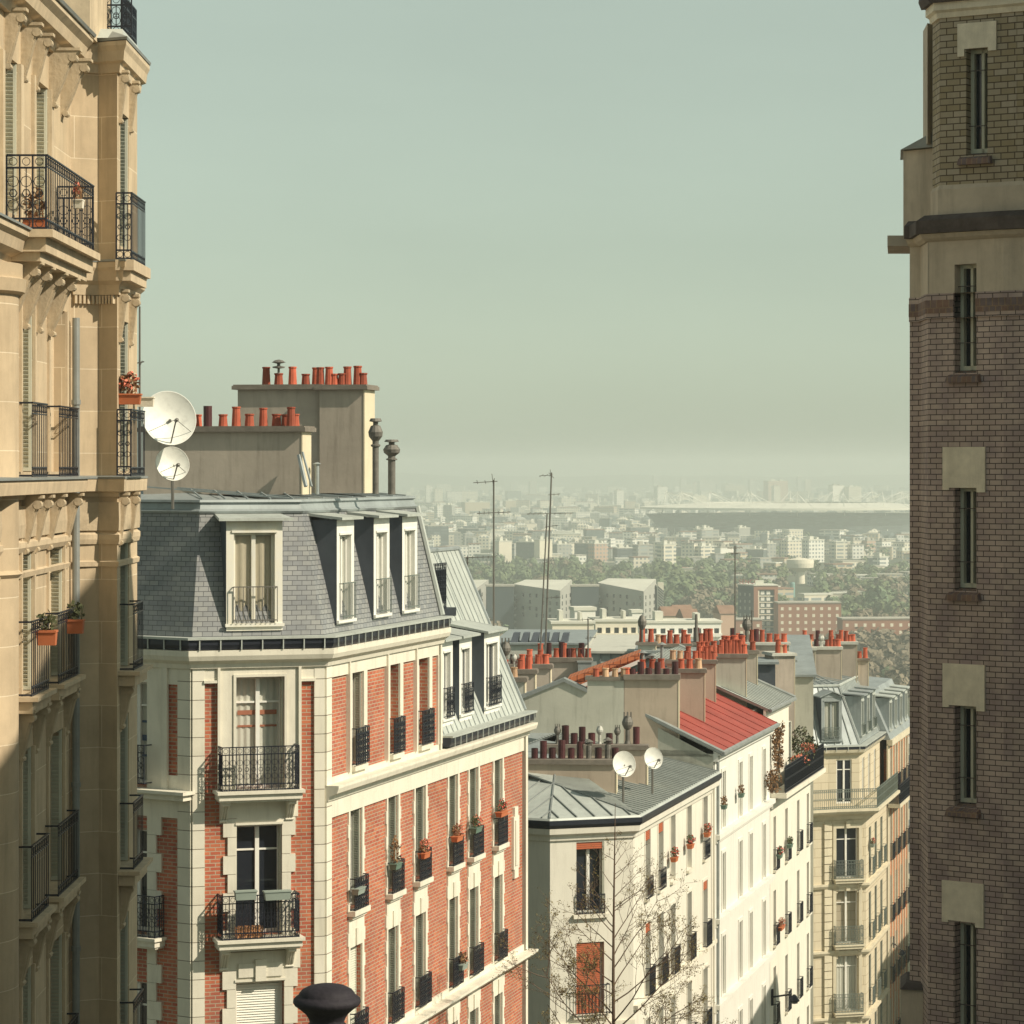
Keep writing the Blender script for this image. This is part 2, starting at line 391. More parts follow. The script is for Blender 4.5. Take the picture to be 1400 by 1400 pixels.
def add_window(F, u0, u1, z0, z1, root, rec=.3, frame='white_paint', glass='glass', shutters='both', curtain=None, transom=1, rail2=0, closed=None, shutter_mat='shutter', depth=None):
    w, h = round(u1-u0, 2), round(z1-z0, 2); y0 = depth or 0
    def mk():
        f, g = window_unit(w, h, rec, dict(transom=transom, rail2=rail2)); return f.mesh('window', M[frame]), g.mesh('pane', M[glass])
    mf, mg = cached(('win', w, h, rec, frame, glass, transom, rail2), mk)
    Mx = F.sub(u0, z0, y0)
    o = put(mf, 'window', root, Mx); put(mg, 'pane', o, Mx)
    if curtain:
        def mc():
            c = MB(); n = max(8, int(w/.05)); ys = rec-.022
            half = [(.06, w*.44), (w*.56, w-.06)] if curtain != 'curtain_w' else [(.06, w-.06)]
            for a, b in half:
                k = max(6, int((b-a)/.025))
                for i in range(k):
                    xa, xb = a+(b-a)*i/k, a+(b-a)*(i+1)/k
                    c.quad((xa, ys+.011*math.sin(i*1.1), .08), (xb, ys+.011*math.sin((i+1)*1.1), .08), (xb, ys+.011*math.sin((i+1)*1.1), h-.06), (xa, ys+.011*math.sin(i*1.1), h-.06))
            return c.mesh('curtain', M[curtain])
        put(cached(('cur', w, h, rec, curtain), mc), 'curtain', o, Mx)
    if closed:
        lw = w-.02
        me = cached(('lou', lw, round(h*closed, 2), shutter_mat), lambda: louvre(lw, round(h*closed, 2)).mesh('shutter', M[shutter_mat]))
        put(me, 'shutter', o, Mx @ T3(.01, .1, h-round(h*closed, 2)))
    elif shutters:
        lw = round(rec-.12, 2)
        me = cached(('lou', lw, h, shutter_mat), lambda: louvre(lw, round(h-.02, 2)).mesh('shutter', M[shutter_mat]))
        if shutters in ('both', 'right'): put(me, 'shutter', o, Mx @ T3(w-.004, .015, .01) @ Matrix.Rotation(PI/2, 4, 'Z'))
        if shutters in ('both', 'left'): put(me, 'shutter', o, Mx @ T3(.04, .015, .01) @ Matrix.Rotation(PI/2, 4, 'Z'))
    return o

def add_guard(F, u0, u1, z0, root, h=.8, out=.12, style='panel', matn='iron', name='window_guard', ytop=0):
    w = round(u1-u0, 2)
    def mk():
        m = MB(); railing(m, w, h, style, y=-out)
        for x in (0, w):
            m.box(x-.012, x+.012, -out, 0, h-.012, h+.012); m.box(x-.012, x+.012, -out, 0, .01, .034)
        return m.mesh(name, M[matn])
    return put(cached(('grd', w, h, out, style, matn), mk), name, root, F.sub(u0, z0, ytop))

def add_balcony(F, u0, u1, zt, root, out=.5, h=.95, style='scroll', matn='iron', slab_mat='b_stone', th=.2, brackets=True, bmat='b_stone', step=None, slab_over=.08, near=True):
    """slab with moulded edge, consoles below, railing on three sides"""
    w = u1-u0; Mx = F.sub(u0, zt)
    s = MB(); s.box(-slab_over, w+slab_over, -out-.06, 0, -.07, 0); s.box(-slab_over+.05, w+slab_over-.05, -out, 0, -th, -.07)
    s.box(-slab_over+.09, w+slab_over-.09, -out+.06, 0, -th-.05, -th)
    sl = s.build('balcony_slab', M[slab_mat], root, Mx)
    r = MB(); railing(r, w, h, style, y=-out+.04)
    n0 = len(r.v)
    side = MB(); railing(side, out-.04, h, style if style != 'scroll' else 'scroll')
    for xx in (0, w):
        b = len(r.v); r.v += [(xx+v[1], -v[0], v[2]) for v in side.v]
        for f in side.f: r.f.append([b+i for i in f]); r.m.append(0)
    r.build('balcony_railing', M[matn], root, Mx @ T3(0, 0, .0))
    if brackets:
        xs = [.12, w-.12] if not step else [step*(i+.5) for i in range(int(w/step))]
        me = cached(('brk', round(out, 2), bmat), lambda: console(out*.8, .5, .17).mesh('bracket', M[bmat]))
        for x in xs: put(me, 'bracket', root, Mx @ T3(x-.085, 0, -th-.05))
    return sl

def console(out, h, w):
    """scrolled stone console hanging below z=0, projecting to -y"""
    m = MB(); pts = []
    for i in range(9):
        t = i/8; pts.append((-out*(1-t)**1.3*(1-.12*math.sin(t*PI*2)), -h*t))
    prof = [(0, 0)] + pts + [(0, -h)]
    n = len(prof); a = [(0, p[0], p[1]) for p in prof]; b = [(w, p[0], p[1]) for p in prof]
    m.hull(a, b)
    m.tube([(-.005, -out*.80, -h*.11), (w+.005, -out*.80, -h*.11)], h*.07, 12)
    for q in (.18, .5, .82): m.tube([(w*q, a_[1]-.012, a_[2]) for a_ in a[2:9]], w*.10, 4)
    m.tube([(-.005, -out*.16, -h*.88), (w+.005, -out*.16, -h*.88)], h*.05, 10)
    m.box(-.015, w+.015, -out-.02, 0, 0, .04)
    return m

def pot_mesh(kind):
    def mk():
        m = MB()
        if kind == 'tall': m.lathe([(.115, 0), (.105, .04), (.085, .42), (.1, .44), (.1, .47), (.07, .47), (.07, .3)], n=10)
        elif kind == 'short': m.lathe([(.125, 0), (.11, .03), (.09, .26), (.108, .28), (.108, .31), (.075, .31), (.075, .2)], n=10)
        elif kind == 'cyl': m.lathe([(.1, 0), (.1, .5), (.085, .5), (.085, .3)], n=10)
        elif kind == 'cylshort': m.lathe([(.1, 0), (.1, .3), (.085, .3), (.085, .2)], n=10)
        elif kind == 'cowl':
            m.lathe([(.09, 0), (.07, .1), (.065, .42), (.1, .44), (.16, .56), (.165, .64), (.11, .78), (.05, .82), (.02, .83)], n=12)
            for i in range(4):
                a = i*PI/2; m.box(.1*math.cos(a)-.02, .1*math.cos(a)+.02, .1*math.sin(a)-.02, .1*math.sin(a)+.02, .7, .93)
        elif kind == 'hat':
            m.lathe([(.085, 0), (.08, .35), (.075, .38)], n=10); m.lathe([(.15, .5), (.02, .58)], n=10)
            m.lathe([(.11, .42), (.14, .46), (.02, .47)], n=10)
            for i in range(3):
                a = i*2*PI/3; m.box(.07*math.cos(a)-.008, .07*math.cos(a)+.008, .07*math.sin(a)-.008, .07*math.sin(a)+.008, .36, .52)
        return m
    return mk
def add_pot(parent, x, y, z, kind, matn, sc_=1.0, tilt=0, name='chimney_pot'):
    def mk(): return pot_mesh(kind)().mesh(name, M[matn], smooth=False)
    Mx = T3(x, y, z) @ Matrix.Rotation(tilt, 4, 'X') @ Matrix.Scale(sc_, 4)
    return put(cached(('pot', kind, matn, name), mk), name, parent, Mx)

rng = random.Random(7)
def chimney(root, px0, px1, pyt, Y, zbot, ang=-8, th=.55, body='render_br', cap='cap', edge='edge_lt', pots='', potrow=1, cap_h=.12, over=.1, potscale=1., name='chimney', pot_span=None, pull=0):
    """long wall-like stack: photo columns px0..px1, top of cap at photo row pyt, at depth Y (left end). front faces the viewer.
       pots: string of codes, evenly spaced: T tall S short C dark tall c dark short W cowl H hat P pale . gap"""
    a = R(ang); F = Facade((X_at(px0, Y), Y), a); w = F.U(px1); zt = Z_at(pyt, Y)
    m = MB(); m.box(0, w, 0, th, zbot, zt-cap_h)
    o = m.build(name, [M[body]], root, F.M)
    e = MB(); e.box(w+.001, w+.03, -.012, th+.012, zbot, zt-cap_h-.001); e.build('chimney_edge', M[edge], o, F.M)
    c = MB(); c.box(-over, w+over, -over, th+over, zt-cap_h+.001, zt-.03); c.box(-over+.03, w+over-.03, -over+.03, th+over-.03, zt-.03, zt)
    c.build('chimney_cap', M[cap], o, F.M)
    s0, s1 = pot_span or (0, 1)
    n = len(pots)
    for i, ch in enumerate(pots):
        if ch in '. ': continue
        kind, mm = {'T': ('tall', 'pot'), 'S': ('short', 'pot'), 'C': ('cyl', 'pot_dk'), 'c': ('cylshort', 'pot_dk'), 'W': ('cowl', 'cowl'), 'H': ('hat', 'cowl'), 'P': ('short', 'pot_lt'), 'O': ('cyl', 'pot')}[ch]
        u = w*(s0+(s1-s0)*(i+.5)/n); yy = th*(.5 if potrow == 1 else (.3 if i % 2 else .72))
        p = F.M @ Vector((u+rng.uniform(-.03, .03), yy, zt))
        b = MB()
        add_pot(o, p.x, p.y, p.z-.01, kind, mm, potscale*rng.uniform(.92, 1.08), rng.uniform(-.04, .04))
    return o

def leafclump(mb, c, r, n, rg, mi=0, size=.05, flat=1.):
    for _ in range(n):
        while 1:
            p = Vector((rg.uniform(-1, 1), rg.uniform(-1, 1), rg.uniform(-1, 1)))
            if p.length < 1: break
        q = Vector(c) + Vector((p.x*r[0], p.y*r[1], p.z*r[2]))
        a = Vector((rg.uniform(-1, 1), rg.uniform(-1, 1), rg.uniform(-1, 1))).normalized()*size*rg.uniform(.6, 1.3)
        b = a.cross(Vector((rg.uniform(-1, 1), rg.uniform(-1, 1), rg.uniform(-1, 1)))).normalized()*size*rg.uniform(.4, .9)
        mb.add([q-a, q+b*.8, q+a, q-b*.8], [(0, 1, 2, 3)], mi)

def planter(loc, label, w=.5, h=.16, ang=0, pot='soil_pot', plant='leaf', flower=None, ph=.25, seed=1, group='window box planters', n=60, round_=False):
    rg = random.Random(seed); x, y, z = loc
    t = thing('flower_pot' if round_ else 'window_box', label, 'planter', loc, group)
    Mx = T3(x, y, z) @ Matrix.Rotation(ang, 4, 'Z')
    m = MB()
    if round_: m.lathe([(w*.34, 0), (w*.5, h*.85), (w*.54, h*.85), (w*.54, h), (w*.44, h), (w*.42, h*.8)], n=12)
    else:
        m.hull([(-w*.46, -.07, 0), (w*.46, -.07, 0), (w*.46, .07, 0), (-w*.46, .07, 0)], [(-w*.5, -.09, h*.85), (w*.5, -.09, h*.85), (w*.5, .09, h*.85), (-w*.5, .09, h*.85)])
        m.box(-w*.53, w*.53, -.105, .105, h*.85+.001, h)
    m.build('pot', M[pot], t, Mx)
    if plant:
        p = MB(); 
        for i in range(4): 
            xx = rg.uniform(-w*.4, w*.4); p.tube([(xx, 0, h*.8), (xx+rg.uniform(-.06, .06), rg.uniform(-.05, .05), h+ph*.8)], .006, 3)
        leafclump(p, (0, 0, h+ph*.45), (w*.52, .12, ph*.6), n, rg, size=.045)
        p.build('foliage', M[plant], t, Mx)
    if flower:
        p = MB(); leafclump(p, (0, -.03, h+ph*.55), (w*.45, .14, ph*.55), max(14, n//2), rg, size=.04); p.build('flowers', M[flower], t, Mx)
    return t

PROF = [(-60, 1.0), (-5, -1.62), (2, -1.62), (9, -2.55), (20, -8), (40, -17), (60, -22), (100, -26), (150, -33), (260, -46), (420, -58), (700, -70), (950, -75), (12000, -75)]
def ground_z(y):
    for (a, za), (b, zb) in zip(PROF, PROF[1:]):
        if a <= y <= b: return za+(zb-za)*(y-a)/(b-a)
    return -75

# ------------------------------------------------------------------ brick corner building
def dormer(F, u0, u1, z0, z1, root, sl, yf=.03, over=.12, frame='white_paint', cheek='zinc_dk', roof='zinc_lt', curtain=None, rise=.12, wz0=.12, jamb=.13, head=.28, guard=.8, gable=False, pane='glass', gstyle='bars', gmat='iron_gr'):
    zb, yb, zt, yt = sl
    yd = lambda z: yb+(z-zb)/(zt-zb)*(yt-yb)
    d = put_empty_part = None
    w = u1-u0
    f = MB(); f.wall(u0, u1, z0, z1, [(u0+jamb, u1-jamb, z0+wz0, z1-head)], .22, y=yf)
    f.box(u0-.03, u1+.03, yf-.06, yf-.004, z0+wz0-.07, z0+wz0-.005); f.box(u0+jamb-.05, u1-jamb+.05, yf-.03, yf-.004, z1-head+.001, z1-head+.05)
    o = f.build('dormer', M[frame], root, F.M)
    c = MB()
    for x, s in ((u0, 1), (u1, -1)):
        x2 = x+s*.05
        a = [(x, yf+.002, z0), (x, yf+.002, z1), (x, yd(z1)+.25, z1), (x, yd(z0)+.15, z0)]; b = [(x2, p[1], p[2]) for p in a]
        c.hull(a, b)
    c.build('dormer_cheek', M[cheek], o, F.M)
    r = MB(); yb2 = yd(z1)+.35
    if gable:
        um = (u0+u1)/2
        for a, b, za, zb_ in ((u0-over, um, z1, z1+.28), (um, u1+over, z1+.28, z1)):
            r.hull([(a, yf-.15, za), (b, yf-.15, zb_), (b, yf-.15, zb_+.05), (a, yf-.15, za+.05)], [(a, yb2+.5, za), (b, yb2+.5, zb_), (b, yb2+.5, zb_+.05), (a, yb2+.5, za+.05)])
        r.add([(u0, yf-.02, z1), (u1, yf-.02, z1), (um, yf-.02, z1+.28)], [(0, 1, 2)])
    else:
        r.hull([(u0-over, yf-.18, z1+.001), (u1+over, yf-.18, z1+.001), (u1+over, yf-.18, z1+.06), (u0-over, yf-.18, z1+.06)],
               [(u0-over*.4, yb2, z1+rise), (u1+over*.4, yb2, z1+rise), (u1+over*.4, yb2, z1+rise+.06), (u0-over*.4, yb2, z1+rise+.06)])
    r.build('dormer_roof', M[roof], o, F.M)
    ww, hh = round(w-2*jamb, 2), round(z1-head-z0-wz0, 2)
    def mk():
        a, b = window_unit(ww, hh, .2, dict(transom=0)); return a.mesh('window', M[frame]), b.mesh('pane', M['glass_clear' if curtain else pane])
    mf, mg = cached(('dw', ww, hh, frame, bool(curtain), pane), mk); Mx = F.sub(u0+jamb, z0+wz0, yf)
    put(mf, 'window', o, Mx); put(mg, 'pane', o, Mx)
    if curtain:
        c = MB()
        for a, b in ((.06, ww*.46), (ww*.54, ww-.06)):
            k = 9
            for i in range(k):
                xa, xb = a+(b-a)*i/k, a+(b-a)*(i+1)/k
                c.quad((xa, .17+.022*math.sin(i*1.3), .1), (xb, .17+.022*math.sin((i+1)*1.3), .1), (xb, .17+.012*math.sin((i+1)*1.3), hh-.08), (xa, .17+.012*math.sin(i*1.3), hh-.08))
        c.build('curtain', M[curtain], o, Mx)
    if guard:
        g = MB(); railing(g, w-2*jamb+.06, guard, gstyle, y=-.1, t=.012)
        for x in (0, w-2*jamb+.06): g.box(x-.01, x+.01, -.1, 0, guard-.02, guard)
        g.build('dormer_railing', M[gmat], o, F.sub(u0+jamb-.03, z0+wz0+.02, yf))
    return o

def gutter(path, z, root, out=.3, tick=.45, up=.0):
    g = MB(); sweep(g, path, [(.02, z-.22), (out-.06, z-.22), (out-.02, z-.12), (out-.02, z), (.02, z)]); g.build('gutter', M['gutter'], root)
    l = MB(); sweep(l, path, [(out-.021, z-.005), (out+.03, z-.005), (out+.03, z+.045), (.0, z+.045), (.0, z+.003), (out-.021, z+.003)])
    op = offset(path, out-.005)
    for (a, b) in zip(op, op[1:]):
        L = math.hypot(b[0]-a[0], b[1]-a[1]); n = int(L/tick)
        dx, dy = (b[0]-a[0])/L, (b[1]-a[1])/L
        for i in range(n):
            s = (i+.5)*L/n; x, y = a[0]+dx*s, a[1]+dy*s
            l.hull([(x, y, z-.23), (x+dx*.025, y+dy*.025, z-.23), (x+dx*.025-dy*-.02, y+dy*.025-dx*.02, z-.23), (x+dy*.02, y-dx*.02, z-.23)],
                   [(x, y, z), (x+dx*.025, y+dy*.025, z), (x+dx*.025+dy*.02, y+dy*.025-dx*.02, z), (x+dy*.02, y-dx*.02, z)])
    l.build('gutter_rim', M['zinc_lt'], root)

def seams(mb, a0, a1, b0, b1, n, r=.02):
    """raised standing seams between the two eave points a0-a1 and the two ridge points b0-b1"""
    for i in range(n+1):
        t = i/n
        p = Vector(a0).lerp(Vector(a1), t); q = Vector(b0).lerp(Vector(b1), t)
        mb.tube([p+Vector((0, 0, r*.6)), q+Vector((0, 0, r*.6))], r, 4)

def vent(root, px, pyt, Y, zb, r=.06, cap=True, name='vent_pipe', m='cowl'):
    x, _, zt = at(px, pyt, Y); v = MB(); h = zt-zb
    if cap: v.lathe([(r, 0), (r, h*.62), (r*1.5, h*.63), (r*1.5, h*.65), (r, h*.66), (r, h*.7), (r*2.1, h*.76), (r*2.3, h*.82), (r*1.5, h*.9), (r*.8, h*.91), (r*.8, h*.95), (r*2, h*.96), (r*1.6, h)], n=12)
    else: v.lathe([(r, 0), (r, h-.05), (r*2, h-.04), (r*.5, h)], n=10)
    return v.build(name, M[m], root, T3(x, Y, zb))

C1 = (X_at(443, 64.5), 64.5); C0 = (C1[0]-2.955*math.cos(R(18)), C1[1]-2.955*math.sin(R(18)))
BL = (C0[0]-9*math.cos(R(33)), C0[1]+9*math.sin(R(33)))
FBl, FBc, FBr = Facade(BL, R(-33)), Facade(C0, R(18)), Facade(C1, R(74.36))
BZ = -26
uA, uB = FBr.U(602), FBr.U(719)
EA, EB = FBr.pos(uA), FBr.pos(uB)
bb = thing('brick_apartment_building', 'red brick and pale stone corner apartment house with slate mansard roof and tall chimneys', 'building', (C1[0], C1[1], BZ))
wc = FBc.U(443)
# --- chamfer facade
cW = [(322, 388, 925, 1079), (323, 385, 1128, 1277), (322, 388, 1342, 1500)]
holes = []
for a, b, t, bo in cW: holes.append((FBc.U(a), FBc.U(b), FBc.Z(355, bo), FBc.Z(355, t)))
m = MB(); m.wall(0, wc, BZ, -4.3, holes, .3); m.build('wall', M['b_brick'], bb, FBc.M)
st = MB(); q = MB()
ql, qr = FBc.U(279), FBc.U(429)
q.box(-.0, ql, -.06, -.0, BZ, -4.35); q.box(qr, wc+.0, -.06, -.0, BZ, -4.35)
sl_, sr_ = FBc.U(297), FBc.U(410)
h0 = holes[0]; zS = FBc.Z(355, 1080)
def surround(mb, x0, x1, z0, z1, hole, th=.05):
    """stone face with the opening left free"""
    a, b, c, d = hole
    mb.box(x0, a, -th, 0, z0, z1); mb.box(b, x1, -th, 0, z0, z1)
    if z1 > d: mb.box(a, b, -th, 0, d, z1)
    if c > z0: mb.box(a, b, -th, 0, z0, c)
surround(st, sl_, sr_, zS-.02, -4.35, h0, .05)
st.box(ql, sl_, -.05, 0, -4.64, -4.35); st.box(sr_, qr, -.05, 0, -4.64, -4.35)      # frieze over the brick strips
st.box(ql-.02, sl_+.03, -.10, -.05, -4.68, -4.62); st.box(sr_-.03, qr+.02, -.10, -.05, -4.68, -4.62)
for x in (sl_-.01, sr_-.05): st.box(x, x+.06, -.11, -.05, zS, -4.35)               # raised fillets
fr = .06; a, b, c, d = h0
st.box(a-fr, a, -.08, -.05, c, d+fr); st.box(b, b+fr, -.08, -.05, c, d+fr); st.box(a, b, -.08, -.05, d, d+fr)
for hi, (a, b, c, d) in enumerate(holes[1:]):
    zt = (zS-.2) if hi == 0 else FBc.Z(355, 1300)-.0
    n = int((zt-c+.6)/.405)+1
    for i in range(n):
        z1_ = zt-i*.405; wide = .30 if i % 2 else .20
        if i == 0: wide = .36
        z0_ = max(z1_-.398, c-.25)
        if z1_-z0_ < .05: continue
        st.box(a-wide-(.0), a, -.05, 0, z0_, z1_-.004); st.box(b, b+wide, -.05, 0, z0_, z1_-.004)
    st.box(a, b, -.05, 0, d, zt-.004)
    st.box(a-.03, b+.03, -.075, -.05, d+.02, d+.07)
    if hi == 1:
        st.box(a+.05, a+.42, -.09, -.05, d+.12, d+.42); st.box(b-.42, b-.05, -.09, -.05, d+.12, d+.42); st.box((a+b)/2-.12, (a+b)/2+.12, -.13, -.05, d+.03, d+.5)
st.build('stone_dressing', M['b_stone'], bb, FBc.M); q.build('quoin', M['b_quoin'], bb, FBc.M)
o = add_window(FBc, *h0, bb, rec=.3, glass='glass_clear', curtain='curtain_w', shutters='right')
cb = MB(); wq = h0[1]-h0[0]
for z, hgt in ((h0[3]-h0[2]-.85, .10), (h0[3]-h0[2]-1.12, .045)): cb.box(.1, wq-.1, .256, .261, z, z+hgt)
cb.build('curtain_stripe', M['red_stripe'], o, FBc.sub(h0[0], h0[2]))
add_window(FBc, *holes[1], bb, rec=.3, shutters='right', rail2=0)
add_window(FBc, *holes[2], bb, rec=.3, closed=1., shutter_mat='shutter_white', shutters=None)
add_balcony(FBc, FBc.U(303, .4), FBc.U(408, .4), FBc.Z(355, 1079, .2), bb, out=.5, h=.95, style='scroll', slab_over=.12)
add_balcony(FBc, FBc.U(303, .4), FBc.U(408, .4), FBc.Z(355, 1281, .2), bb, out=.5, h=.95, style='scroll', slab_over=.12)
# --- left facade
wl = 9
zl = FBl.Z(220, 1078)
lh = [(FBl.U(165), FBl.U(203), zl+.05, -4.7), (FBl.U(165), FBl.U(203), -10.2, -7.95), (FBl.U(165), FBl.U(203), -13.6, -11.3)]
m = MB(); m.wall(0, wl, BZ, -4.3, lh, .3); m.build('wall', M['b_brick'], bb, FBl.M)
st = MB(); q = MB(); q.box(FBl.U(245), wl, -.06, 0, BZ, -4.35); q.build('quoin', M['b_quoin'], bb, FBl.M)
a, b = FBl.U(231), FBl.U(245)
st.box(FBl.U(150), FBl.U(165), -.05, 0, zl, -4.35); st.box(FBl.U(203), a, -.05, 0, zl, -4.35); st.box(FBl.U(165), FBl.U(203), -.05, 0, -4.7, -4.35); st.box(a, b, -.05, 0, -4.72, -4.35); st.box(a, b, -.05, 0, zl, FBl.Z(238, 1060))
st.box(FBl.U(224), a+.02, -.10, -.05, zl, -4.35)
st.box(FBl.U(150), FBl.U(245), -.05, 0, zl-.62, zl-.2)
for i in range(30):
    z1_ = zl-.62-i*.405; st.box(FBl.U(203), FBl.U(215 if i % 2 else 222), -.05, 0, z1_-.398, z1_)
sweep(st, [FBl.pos(2), FBl.pos(FBl.U(257))], [(0, zl-.2), (.3, zl-.2), (.42, zl-.06), (.42, zl), (0, zl)]) if False else None
st.box(0, FBl.U(255, .3), -.42, 0, zl-.07, zl); st.box(0, FBl.U(255, .3)-.08, -.32, 0, zl-.2, zl-.07)
st.build('stone_dressing', M['b_stone'], bb, FBl.M)
ow = add_window(FBl, *lh[0], bb, rec=.25, glass='glass_clear', curtain='curtain_w', shutters=None)
cb = MB(); wq = lh[0][1]-lh[0][0]
for z, hgt in ((1.35, .05), (.95, .13), (.6, .05)): cb.box(.08, wq-.08, .206, .211, z, z+hgt)
cb.build('curtain_stripe', M['blue_curtain'], ow, FBl.sub(lh[0][0], lh[0][2]))
for hh in lh[1:]: add_window(FBl, *hh, bb, rec=.25, shutters=None, glass='glass')
add_guard(FBl, lh[0][0]-.1, lh[0][1]+.12, lh[0][2]+.05, bb, h=.85, out=.3, style='scroll')
add_balcony(FBl, lh[1][0]-.1, FBl.U(212, .3), -10.25, bb, out=.35, h=.9, style='scroll', brackets=False)
# --- right facade
cols2 = [(476.6, 493), (528.5, 542.5), (566, 580), (612, 624), (640, 652), (674, 685)]
cols1 = [(479, 495), (531, 544.6), (570, 584.6)]
ucols = [(FBr.U(a), FBr.U(b)) for a, b in cols2]
utop = [(FBr.U(a), FBr.U(b)) for a, b in cols1]
zr = [(-10.0, -7.72), (-13.05, -10.85), (-16.3, -14.0), (-19.6, -17.2)]
hT = [(a, b, -6.72, -4.55) for a, b in utop]
hR = [(a, b, z0, z1) for (a, b) in ucols for (z0, z1) in zr]
m = MB(); m.wall(0, uA, -7.1, -4.3, hT, .3); m.wall(0, uB, BZ, -7.1, hR, .3)
m.build('wall', M['b_brick'], bb, FBr.M)
q = MB(); q.box(0, .36, -.06, 0, BZ, -7.35); q.box(0, .36, -.06, 0, -7.05, -4.35); q.build('quoin', M['b_quoin'], bb, FBr.M)
st = MB()
# top storey: frieze, pilasters beside each window, sill strip
st.box(.36, uA, -.05, 0, -4.64, -4.35); st.box(.36, uA, -.05, 0, -7.05, -6.86)
st.box(uA-.35, uA, -.06, 0, -6.86, -4.64)
for a, b in utop:
    st.box(a-.3, a, -.05, 0, -6.86, -4.64); st.box(b, b+.24, -.05, 0, -6.86, -4.64); st.box(a, b, -.05, 0, -6.86, -6.72); st.box(a-.3, a-.24, -.1, -.05, -6.86, -4.35)
    st.box(a-.05, b+.05, -.14, -.05, -6.86, -6.75)
# main storeys
st.box(.36, uB, -.05, 0, -7.75, -7.35); st.box(uB-.3, uB, -.06, 0, BZ, -7.35)
for ci, (a, b) in enumerate(ucols):
    for ri, (z0, z1) in enumerate(zr):
        zt = -7.75 if ri == 0 else zr[ri-1][0]-.2
        n = int((zt-z0)/.3)+1
        for i in range(n):
            za = zt-i*.3; zb_ = max(za-.3, z0-.02)
            wd = .21 if i % 2 else .14
            st.box(b, b+wd, -.045, 0, zb_, za-.003); st.box(a-wd*.7, a, -.045, 0, zb_, za-.003)
        if ri > 0:
            st.box(a, b, -.045, 0, z1, zt); st.box((a+b)/2-.07, (a+b)/2+.07, -.08, -.045, z1+.02, z1+.4)
        if ri != 1: st.box(a-.12, b+.14, -.2, 0, z0-.12, z0-.0); st.box(a-.06, b+.08, -.12, 0, z0-.2, z0-.12)
st.box(.36, uB, -.05, 0, -13.25, -13.07)
us = [0.36]+[x for ab in ucols for x in ab]+[uB]
st.build('stone_dressing', M['b_stone'], bb, FBr.M)
c = MB()
sweep(c, [FBc.pos(wc-.0), C1, FBr.pos(uB), ][1:], [(0, -7.35), (.1, -7.35), (.12, -7.25), (.3, -7.17), (.34, -7.06), (.34, -7.0), (0, -7.0)])
sweep(c, [FBr.pos(0.36), FBr.pos(uB)], [(0, -13.5), (.1, -13.5), (.3, -13.36), (.36, -13.3), (.36, -13.24), (0, -13.24)])
c.build('string_course', M['b_stone'], bb)
for i, (a, b) in enumerate(utop):
    add_window(FBr, a, b, -6.72, -4.55, bb, shutters='right' if i == 0 else None, glass='glass_clear', curtain='curtain_w' if i else None, frame='white_paint')
    add_guard(FBr, a-.03, b+.03, -6.72, bb, h=.82, out=.16, style='panel')
for ci, (a, b) in enumerate(ucols):
    for ri, (z0, z1) in enumerate(zr):
        cl = None
        if (ci, ri) == (0, 1): cl = 1.
        add_window(FBr, a, b, z0, z1, bb, shutters=None if cl else 'both', closed=cl, shutter_mat='shutter', glass='glass')
        if ri < 3: add_guard(FBr, a-.04, b+.04, z0, bb, h=.72, out=.17, style='panel')
# cartouche on the end pier
c = MB(); uc = FBr.U(703); z1_, z0_ = FBr.Z(703, 1103), FBr.Z(703, 1200)
c.prism([(uc-.28, -.0), (uc+.28, -.0), (uc+.28, -.07), (uc-.28, -.07)], z0_+.25, z1_-.25); c.prism([(uc-.17, 0), (uc+.17, 0), (uc+.17, -.07), (uc-.17, -.07)], z1_-.25, z1_); c.prism([(uc-.2, 0), (uc+.2, 0), (uc+.2, -.07), (uc-.2, -.07)], z0_, z0_+.25)
c.box(uc-.16, uc+.16, -.1, -.07, z0_+.35, z1_-.35); c.build('cartouche', M['b_stone'], bb, FBr.M)
# --- cornice, gutters, core
pA = [BL, C0, C1, EA]
c = MB(); sweep(c, pA, [(0, -4.36), (.1, -4.36), (.13, -4.26), (.24, -4.18), (.28, -4.08), (.28, -3.96), (0, -3.96)]); c.build('cornice', M['b_stone'], bb)
gutter(pA, -3.72, bb)
gutter([EA, EB], -6.72, bb, tick=.5)
ins = lambda path, d: offset(path, -d)
def back(p, d=9): return (p[0]-d*math.cos(R(15.64)), p[1]+d*math.sin(R(15.64)))
core = MB()
i1 = ins(pA, .45); core.prism(i1+[back(i1[3], 6), (BL[0]+.5, BL[1]+10)], BZ, -3.95)
i2 = ins([C1, EB], .45); core.prism([i2[0], i2[1], back(i2[1], 8), back(i2[0], 8)], BZ-.02, -7.0)
e2 = [EA, back(EA, .5), back((EA[0]-.1, EA[1]-.4), .5), ]
core.prism([EA, back(EA, 6), (back(EA, 6)[0], back(EA, 6)[1]-.3), (EA[0]+.02, EA[1]-.3)], -7.0, -3.96)
core.prism([EB, back(EB, 8), (back(EB, 8)[0], back(EB, 8)[1]-.4), (EB[0], EB[1]-.4)], BZ, -7.0)
core.build('party_wall', M['render_gr'], bb)
